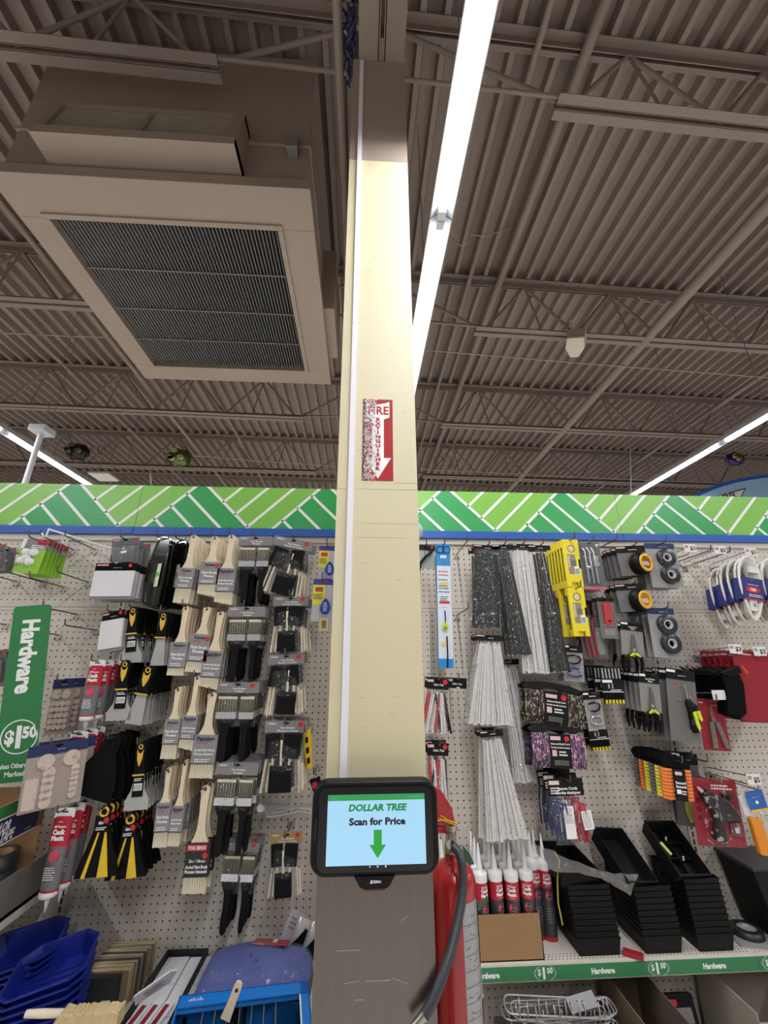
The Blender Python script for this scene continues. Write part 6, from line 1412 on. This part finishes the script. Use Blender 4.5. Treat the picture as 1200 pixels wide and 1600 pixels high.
# below the right shelf: base deck with wire hangers and cartons
DKZ = .33
m = MB(); m.box(.175, 2.575, 1.40, 1.945, .10, DKZ, mat('base_deck', '8c857b', .5)); m.box(.158, 2.588, 1.42, 1.95, 0, .10, mat('kick_dark', '2d2a28', .7)); tag(m.obj('base_deck'), 'almond base deck under the green strip shelf', 'shelf')
WG = mat('coated_wire', 'a9a7a6', .35, .5)
def hanger(x, y, z, rz, tilt, label):
    t = empty('wire_rack', (x, y, z)); t.rotation_euler = (tilt, 0, rz)
    m = MB(); p = rr(-.16, .16, -.028, .028, .02, 4); m.tube([(a, b, 0) for a, b in p]+[(p[0][0], p[0][1], 0)], .0028, WG, n=6, caps=False); m.obj('wire_frame', t)
    for k in range(5): MB().tube([(-.12+.06*k, -.028, 0), (-.12+.06*k, -.034, .02), (-.12+.06*k, -.022, .042), (-.12+.06*k, -.012, .03)], .0022, WG, n=6).obj('wire_prong', t)
    tag(t, label, 'wire rack', 'white wire racks under the shelf')
q = at(880, 1572, 1.72)
hn = ['topmost', 'second', 'third', 'fourth', 'fifth', 'sixth', 'seventh', 'eighth', 'lowest']
for k in range(9): hanger(q.x-.03+.022*(k % 3), 1.70+.012*(k % 5), q.z+.012-.013*k, R(-7+6*(k % 3)), R(14-2*(k % 4)), f'pale wire rack with prongs, {hn[k]} of the pile under the shelf')
m = MB(M=Mx((q.x+.01, 1.70, q.z+.012), rx=R(30), ry=R(-10))); m.box(-.0, .09, -.02, .02, 0, .001, mat('tag_grey', '8f8d90', .5)); m.lines(.005, .08, .0, .002, -.0205, BLACK, n=1); tag(m.obj('paper_tag'), 'grey paper tag lying on the pile of wire racks', 'tag')
m = MB(); m.box(q.x-.19, q.x+.19, 1.66, 1.86, DKZ, q.z-.105, mat('carton_dull_brown', '5d564e', .8)); tag(m.obj('flat_carton'), 'flat brown carton under the pile of wire racks', 'box')  # flat carton in one even dull brown
q = at(985, 1572, 1.74); open_box('brown_carton', q.x-.02, q.x+.12, 1.62, 1.90, DKZ+.001, .56, .22, 'brown carton between the wire racks and the black packs', mat('carton_brown', '6f5f50', .8))
q = at(1082, 1575, 1.70); t = empty('black_blister_pack', (q.x, 1.72, DKZ+.001))
m = MB(M=Mx(rx=R(-14))); m.box(-.05, .05, 0, .02, 0, .215, BLACK); m.obj('card', t)
m = MB(M=Mx(rx=R(-14))); m.box(-.04, .035, -.002, 0, .15, .185, GREYD); m.lines(-.035, .03, .13, .004, -.0005, WHITE, n=3, gap=.01); m.box(-.04, -.01, -.004, -.002, .19, .205, mat('label_crimson', 'a32430')); m.obj('printed_label', t)
tag(t, 'black blister pack standing under the green strip shelf', 'pack')
q = at(1165, 1570, 1.74); open_box('almond_carton', q.x-.03, q.x+.30, 1.66, 1.93, DKZ+.001, .555, .20, 'pale carton at the right edge under the shelf', mat('carton_pale', 'a39a8d', .7))
m = MB(M=Mx((q.x+.05, 1.64, DKZ+.001))); m.lathe([(.035, 0), (.04, .10), (.02, .12), (.018, .14), (.0001, .142)], mat('bottle_lime', 'b3b54a', .4), n=18); tag(m.obj('lime_bottle'), 'lime green bottle before the pale carton under the shelf', 'bottle')

# ---------------------------------------------------------------- left: lower shelf
LSZ = .555
t = empty('gondola_shelf', (-1.07, 1.45, LSZ)); m = MB(); m.box(-1.2, 1.15, 0, PEGY-1.455, -.03, 0, SHW); m.obj('deck', t); m = MB(); m.box(-1.2, 1.15, -.006, 0, -.05, 0, SHG); m.obj('price_strip', t)
tag(t, 'almond shelf under the sanding sponges and blue trays', 'shelf')
SPB = mat('sponge_beige', 'b3a27c', .95, var=.2, scale=200, bump=.4); SPE = mat('sponge_edge', '7d6f56', .95, var=.2, scale=200); SPD = mat('sponge_dark', '4b4541', .95, var=.2, scale=200); SPG = mat('sponge_grey', '8c8378', .95, var=.2, scale=200)
fa = at(209, 1471, 1.92); W_ = at(243, 1470, 1.92).x-at(175, 1470, 1.92).x
def sponge(c, edge, W, H, D):
    t = empty('sanding_sponge'); MB().box(-W/2, W/2, -D*.42, D*.42, 0, H, c).obj('foam_core', t, bevel=.002)
    for s_ in (-1, 1): MB().box(-W/2+.0005, W/2-.0005, min(s_*D*.42, s_*D*.5), max(s_*D*.42, s_*D*.5), .0005, H-.0005, edge).obj('grit_face', t)
    return t
pr = {}; yb = 1.925
ys_ = 1.930
for k in range(12):
    kind = (0, 0, 1, 0, 0, 2, 0, 1, 2, 0, 3, 3)[k]; D = .0105 if kind < 3 else .019; ys_ -= D/2+.0003
    c, e = ((SPB, SPE), (SPG, SPD), (SPD, SPD), (SPB, SPE))[kind]
    if kind not in pr: pr[kind] = sponge(c, e, W_, fa.z-LSZ-.004, D); o = pr[kind]
    else: o = copy_tree(pr[kind])
    o.location = (fa.x-.002*k+.004*(k % 2), ys_, LSZ+.001); ys_ -= D/2+.0003; o.rotation_euler = (0, 0, R((-1.5, .8, 0, 1.2)[k % 4]))
    tag(o, f'{("beige", "grey-brown", "dark brown", "thick beige")[kind]} sanding sponge, {["last", "second last", "third from the back", "fourth from the back", "fifth from the back", "sixth from the back", "sixth from the front", "fifth from the front", "fourth from the front", "third from the front", "second from the front", "first in front"][k]} in the upright row', 'sponge', 'sanding sponges in the row')
yf = ys_-.012
t = empty('sponge_wrapper', (fa.x-.03, yf-.002, LSZ+.001)); H_ = fa.z-LSZ
m = MB(); m.box(-W_*.46, W_*.46, -.012, .008, 0, H_*.94, mat('wrapper_black', '29282a', .5)); m.box(-W_*.42, W_*.25, -.0124, -.012, H_*.10, H_*.32, mat('wrapper_maroon', '5a3a3a', .5)); m.box(W_*.18, W_*.36, -.0128, -.012, H_*.22, H_*.42, WHITE); m.lines(-W_*.4, W_*.1, H_*.25, .006, -.0128, mat('label_pale_pink', 'd9b9b6'), n=2, gap=.012); m.obj('wrapper', t)
tag(t, 'black wrapped sanding sponge in front of the upright row', 'sponge')
# wide straw brush lying in front
STRAW = mat('straw_bristle', 'cbb384', .8, var=.3, scale=50, stretch=(1, 6, 1))
a = at(40, 1584, 1.54); b = at(105, 1583, 1.555); c = at(198, 1572, 1.56)
t = empty('wide_brush', b); m = MB(); m.tube([a-b, (a-b)*.6, (b-a)*.25], [.008, .0095, .0085], WOODD, n=12); m.obj('handle', t)
m = MB(); n = 26; L_ = c.x-b.x; rn = random.Random(6); T = [( -.005+L_*k/n, .012+rn.uniform(-.002, .004)) for k in range(n+1)]
m.prism([(L_-.005, -.022), (-.03, -.024)]+T, -.03, .01, STRAW); m.obj('bristle_block', t)
m = MB()
for k in range(40): x = L_*rn.random(); m.tube([(x, -.028, .008), (x-.006, -.034, .018)], .0012, mat('straw_tip', 'e6d7b2', .7), n=4)
m.obj('straw_ends', t)
tag(t, 'wide straw-coloured brush with wooden handle lying before the sponges', 'brush')
# blue plastic paint trays, nested
BLU = mat('tray_blue', '15247c', .3, var=.12)
def ptray(W, D, H):
    t = empty('paint_tray'); m = MB()
    o = [(-W*.5, -D*.36), (-W*.36, -D*.5), (W*.36, -D*.5), (W*.5, -D*.36), (W*.5, D*.30), (W*.30, D*.5), (-W*.30, D*.5), (-W*.5, D*.30)]
    def r_(f, z): return [(x*f, y*f, z) for x, y in o]
    m.loft([r_(.80, 0), r_(.95, H*.9), r_(1.04, H*.9), r_(1.05, H), r_(.97, H), r_(.80, .004)], BLU, smooth=False); m.obj('tray_shell', t, bevel=.002)
    m = MB()
    for k in range(4): m.box(-W*.3, W*.3, -D*.3+D*.14*k, -D*.26+D*.14*k, .004, .007, BLU)
    m.obj('roller_ribs', t); return t
for cx, cy, Yb, n, W, D, tl, zb, where in ((90, 1500, 1.66, 8, .20, .18, R(9), LSZ+.006, 'the front blue stack'), (34, 1478, 1.76, 9, .24, .18, R(9), LSZ+.006, 'the rear blue stack')):
    q = at(cx, cy, Yb); pro = ptray(W, D, .055); zz = LSZ+.006; nh = max(2, n); 
    for k in range(nh):
        o = pro if k == 0 else copy_tree(pro); f = k/(nh-1)
        o.location = (q.x-.010*(1-f), Yb-.02*(1-f), zz+(q.z-.05-zz)*f); o.rotation_euler = (tl*f, R(-10)*f, R(14))
        tag(o, (f'blue plastic paint tray, {ORD[nh-1-k]} from the top of {where}' if k < nh-1 else f'topmost blue plastic paint tray of {where}'), 'paint tray', 'blue trays, '+where)
# black rimmed display trays with white cartons
BT = mat('corrugated_black', '161617', .6, var=.2)
zr = .622
def btray(p, q_, depth, label, zbot=LSZ+.001):
    x0, x1 = p, q_; t = empty('display_tray', (x0, 1.94-depth, zbot)); W = x1-x0; H = zr-zbot; D = depth
    m = MB(); m.box(0, W, 0, D, 0, .004, BT); m.box(0, W, D-.006, D, 0, H, BT); m.box(0, .008, 0, D, 0, H, BT); m.box(W-.008, W, 0, D, 0, H, BT); m.box(0, W, 0, .006, 0, H*.5, BT); m.obj('tray_wall', t); return tag(t, label, 'tray')
xa, xb, xc, xd = at(262, 1483, 1.94).x, at(326, 1483, 1.94).x, at(340, 1483, 1.94).x, at(406, 1483, 1.94).x
btray(xa, xb, .42, 'black cardboard display tray beside the sponges')
btray(xc, xd, .42, 'black cardboard display tray under the blue cloth')
xe, xf = at(412, 1492, 1.94).x, at(492, 1492, 1.94).x
btray(xe, xf, .42, 'black cardboard display tray against the pillar')
TILE = mat('carton_white', 'dcdbdf', .45, var=.04); TLN = mat('carton_line', '6a6a72', .6)
lab = ['back left', 'back right', 'middle left', 'middle right', 'front left', 'front right']; k = 0
for j in range(3):
    for i in range(2):
        x0 = xa+.010+i*.078; y1 = 1.93-.13*j; m = MB(); m.box(x0, x0+.074, y1-.125, y1, LSZ+.006, zr-.016-.002*i, TILE); tag(m.obj('white_carton', bevel=.001), f'white card pack in the black tray beside the sponges, {lab[k]}', 'pack', 'white packs in the black tray'); k += 1
for i in range(3):
    x0 = xa+.015+i*.034; m = MB(M=Mx((x0, 1.655, zr-.014), rz=R(-8))); m.box(0, .030, -.12, .06, 0, .006, TILE); m.box(.006, .020, -.12, .05, .0062, .0068, mat('stripe_maroon', '8a1f2c', .5)); tag(m.obj('striped_pack'), f'white pack with a maroon stripe, {["first", "second", "third"][i]} from the sponges', 'pack', 'striped packs')
# crumpled grey-white tag packet
q = at(243, 1540, 1.62); m = MB(M=Mx((q.x, 1.62, q.z), rx=R(38), ry=R(-26), rz=R(10))); m.prism([(-.062, -.018), (.03, -.024), (.064, .006), (.05, .022), (-.05, .020)], -.004, 0, mat('packet_white', 'c4c2c4', .4, bump=.4, scale=30)); m.lines(-.03, .03, .008, .003, -.0046, GREYD, n=4, gap=.006); tag(m.obj('crumpled_packet'), 'crumpled white printed packet leaning on the black tray', 'packet')
# blue cloth in a bag
q0 = at(395, 1530, 1.74); t = empty('cloth_pack', (q0.x, 1.785, zr+.004))
def pillow(W, D, H, mt, mb, seed, n=18, m_=12):
    rn = random.Random(seed); V = []; F = []
    for j in range(m_+1):
        for i in range(n+1):
            u_, v_ = -1+2*i/n, -1+2*j/m_; e = max(0, (1-abs(u_)**4)*(1-abs(v_)**4))**.5
            V.append((W/2*u_*(1-.06*v_*v_), D/2*v_*(1-.05*u_*u_), H*e+.006*math.sin(5*u_+3*v_)*e+rn.uniform(-.002, .002)*e))
    o = len(V); V += [(x, y, 0) for x, y, z in V]
    for j in range(m_):
        for i in range(n): a = j*(n+1)+i; F += [(a, a+1, a+n+2, a+n+1), (o+a, o+a+n+1, o+a+n+2, o+a+1)]
    ring_ = [i for i in range(n+1)]+[j*(n+1)+n for j in range(1, m_+1)]+[m_*(n+1)+i for i in range(n-1, -1, -1)]+[j*(n+1) for j in range(m_-1, 0, -1)]
    for a, b in zip(ring_, ring_[1:]+ring_[:1]): F.append((a, o+a, o+b, b))
    mb.add(V, F, mt, smooth=True)
wc = at(490, 1530, 1.72).x-at(312, 1530, 1.72).x
m = MB(M=Mx(rz=R(-4), rx=R(8))); pillow(wc, .18, .052, mat('cloth_blue', '3f4c92', .9, var=.15, scale=60, bump=.3), m, 3); m.obj('folded_cloth', t)
m = MB(M=Mx(rz=R(-4), rx=R(8))); pillow(wc*1.04, .19, .058, film('cloth_film', haze=.05, bump=.7, scale=30, gloss=.10), m, 4); m.obj('clear_bag', t)
m = MB(M=Mx((.03, .050, .058), rz=R(-8), rx=R(-14))); m.box(-.055, .065, -.028, .028, 0, .002, mat('band_red', 'a3303a', .5)); m.prism([(.01, 0), (.024, 0), (.024, .003), (.01, .003)], .0, .026, WHITE); m.lines(-.05, -.0, .0025, .001, -.029, WHITE, n=1); m.obj('red_band', t)
tag(t, 'folded blue cloth in a clear bag lying on the display trays', 'cloth')
# bright blue brush display box
a0 = at(276, 1571, 1.60); a1 = at(486, 1547, 1.66); BB_ = mat('box_bright_blue', '1a78cf', .4, var=.04)
t = empty('brush_display_box', (a0.x, 1.60, a0.z-.002)); L_ = a1.x-a0.x; M_ = Mx(ry=-math.atan2(a1.z-a0.z, L_), rz=R(10))
m = MB(M=M_); m.box(0, L_, -.012, .040, -.004, 0, BB_); m.box(0, L_, -.012, -.008, -.012, 0, BB_); m.box(L_-.026, L_, -.20, .040, -.004, 0, BB_); m.box(L_-.030, L_-.026, -.20, -.012, -.005, .0005, WHITE); m.box(0, L_, .036, .040, -.11, 0, BB_); m.box(L_-.004, L_, -.20, .04, -.11, 0, BB_); m.box(0, .004, -.20, .04, -.11, 0, BB_)
for k in range(7): m.box(.030+.006*k, .033+.006*k, .012, .018+.003*(k % 3), .0002, .0006, WHITE)
m.obj('blue_frame', t)
for k in range(7):
    x = L_*(.20+.09*k); m = MB(M=M_); m.box(x, x+.0015, -.20, .0, -.10, -.014, mat('divider_card', '8b8178', .6)); m.obj('divider', t)
m = MB(M=M_); m.box(0, L_, -.20, .04, -.11, -.106, mat('box_inside', '3a332e', .8)); m.obj('box_floor', t)
tag(t, 'bright blue open box of brushes leaning at the front', 'box')
q = at(374, 1536, 1.56); q2 = at(345, 1612, 1.52); t = empty('paint_stick', q)
d = q2-q; m = MB(); ang = math.atan2(-d.x, -d.z); Mh = Mx(ry=-math.asin(-d.x/d.length)*-1) 
m = MB(M=Mx(ry=math.asin(max(-1, min(1, -d.x/math.hypot(d.x, d.z)))))); Lh = math.hypot(d.x, d.z)
m.prism([(0, .004), (.008, .001), (.0115, -.010), (.011, -Lh*.5), (.014, -Lh), (-.014, -Lh), (-.011, -Lh*.5), (-.0115, -.010), (-.008, .001)], -.005, .005, WOOD); m.disc(0, -.014, .0048, -.0056, -.005, mat('hang_hole', '33291f', .9), n=12); m.obj('wooden_handle', t, bevel=.002)
tag(t, 'pale wooden brush handle sticking up from the blue box', 'brush')
# silver bags and card at the pillar
q = at(447, 1480, 1.90); t = empty('silver_bag_card', q); m = MB(M=Mx(ry=R(24))); m.box(-.032, .032, 0, .002, -.045, .105, mat('card_offwhite', 'c7c3ca', .5))
for x in (-.016, .014): m.prism([(x-.0025, -.012), (x+.0025, -.012), (x+.0025, 0), (x+.006, .003), (x+.0025, .006), (x+.0025, .016), (x-.0025, .016), (x-.0025, .006), (x-.006, .003), (x-.0025, 0)], -.0004, 0, BLACKM)
for k in range(3): m.lines(-.02, .022, .055+.014*k, .006, -.0006, GREYC, n=1, seed=k)
m.obj('card', t); tag(t, 'white hanger card with two punched slots leaning on the pegboard', 'card')
SILV = mat('crinkled_foil', 'd8d7d3', .25, .35, var=.3, bump=1.0, scale=70)
for k, (x, y, nm) in enumerate(((470, 1468, 'nearer the white card'), (490, 1476, 'touching the pillar'))):
    q = at(x, y, 1.88-.02*k); t = empty('foil_bag', q); bag(t, .07, -.055, .06, .03, 'bag', SILV)
    m = MB(M=Mx(ry=R(20))); m.prism([(-.025, -.05), (.02, -.04), (.03, .03), (-.01, .04)], -.018, -.012, BLACK); m.obj('black_contents', t)
    t.rotation_euler = (0, R(20), 0); tag(t, 'crinkled silver bag with black contents, '+nm, 'bag')

# ---------------------------------------------------------------- far left bay: shelf with the tape box
t = empty('gondola_shelf', (-1.10, 1.42, .845)); m = MB(); m.box(-1.15, 0, 0, PEGY-1.43, -.03, 0, SHW); m.obj('deck', t)
m = MB(); m.box(-.006, .0, 0, PEGY-1.43, -.03, .105, mat('fence_grey', '6e6862', .5)); m.obj('side_fence', t); m = MB(); m.box(-.008, .003, 0, PEGY-1.43, -.034, -.012, SHW); m.obj('side_lip', t)
tag(t, 'almond shelf of the far left bay with a grey side fence', 'shelf')
X_ = -1.125; t = empty('tape_display_box', (X_, 1.62, .847))
NV2 = mat('tape_box_navy', '1e2550', .5); H_ = .315
m = MB(); m.box(-.30, 0, -.20, -.197, 0, H_, CARD); m.box(-.30, 0, .197, .20, 0, H_, CARD); m.box(-.30, -.297, -.2, .2, 0, H_, CARD); m.box(-.30, 0, -.2, .2, 0, .003, CARD); m.box(-.004, 0, -.2, .2, .20, H_, CARD); m.obj('carton', t)
def sidequad(m, y0, y1, z0, z1, mt, x=.0006): m.add([(x, y0, z0), (x, y1, z0), (x, y1, z1), (x, y0, z1)], [(0, 1, 2, 3)], mt)
def sidetext(m, s, y, z, h, mt, x=.0010, wmax=None, bold=.04, shear=.2):
    vs, fs, (x0, x1, y0, y1) = text_geo(s, bold); k = h/.69; kx = k*.62
    if wmax and (x1-x0)*kx > wmax: kx = wmax/(x1-x0)
    m.add([(x, y+(vx-(x0+x1)/2)*kx+shear*vy*k, z+(vy-.345)*k) for vx, vy in vs], fs, mt)
m = MB(); sidequad(m, -.2, .17, .20, .275, NV2); sidequad(m, -.2, .17, .275, .279, WHITE, .0008); sidequad(m, -.2, .17, .279, H_, mat('tape_box_green', '2b6f3c', .5)); sidequad(m, -.2, .17, .200, .204, CWH, .0008)
sidetext(m, 'COLOR', .0, .252, .026, WHITE, wmax=.10); sidetext(m, 'DUCT TAPE', .0, .222, .026, WHITE, wmax=.15); sidetext(m, '----- -------', .125, .214, .008, WHITE, wmax=.06); sidetext(m, '0', -.05, .296, .022, WHITE)
m.obj('printed_band', t); tag(t, 'display box printed COLOR DUCT TAPE on the far left shelf', 'box')
def roll(x, y, z, label):
    t = empty('duct_tape_roll', (x, y, z)); m = MB(); m.lathe([(.055, 0), (.055, .048), (.038, .048), (.038, 0)], RUB, n=28); m.obj('tape', t); m = MB(); m.lathe([(.038, 0), (.038, .047), (.036, .047), (.036, 0)], CARD, n=24); m.obj('core', t); tag(t, label, 'tape roll', 'duct tape rolls')
for k, y in enumerate((-.12, .0, .12)):
    for j in range(3): roll(X_-.065, 1.62+y, .851+.0485*j, f'black duct tape roll in the display box, {["front", "middle", "back"][k]} column, {["bottom", "middle", "top"][j]}')
m = MB(M=Mx((-1.107-.0, 1.56, .847), rz=R(3))); 
tag(MB().box(-.11, -.004, -.06, .06, 0, .055, GREYC, M=Mx((-1.108, 1.36, .79))).obj('grey_carton', bevel=.002), 'small grey carton at the front of the far left shelf', 'box')
# added dark filler, so the space under that shelf stays dark
m = MB(M=Mx((-1.40, 1.79, LSZ+.002))); pillow(.26, .30, .20, mat('filler_dark', '2a2c2b', .4, var=.3, bump=.5), m, 12); tag(m.obj('dark_filler'), 'added dark sack under the far left shelf behind the blue trays', 'filler')
# dark pack behind the price sign
stack(grey_hook_pack, (-2, 1016), (-8, 1072), 26, 2, dy=.04, Y=1.75, desc='dark navy carded pack', where='the hook behind the price sign', cat='pack')
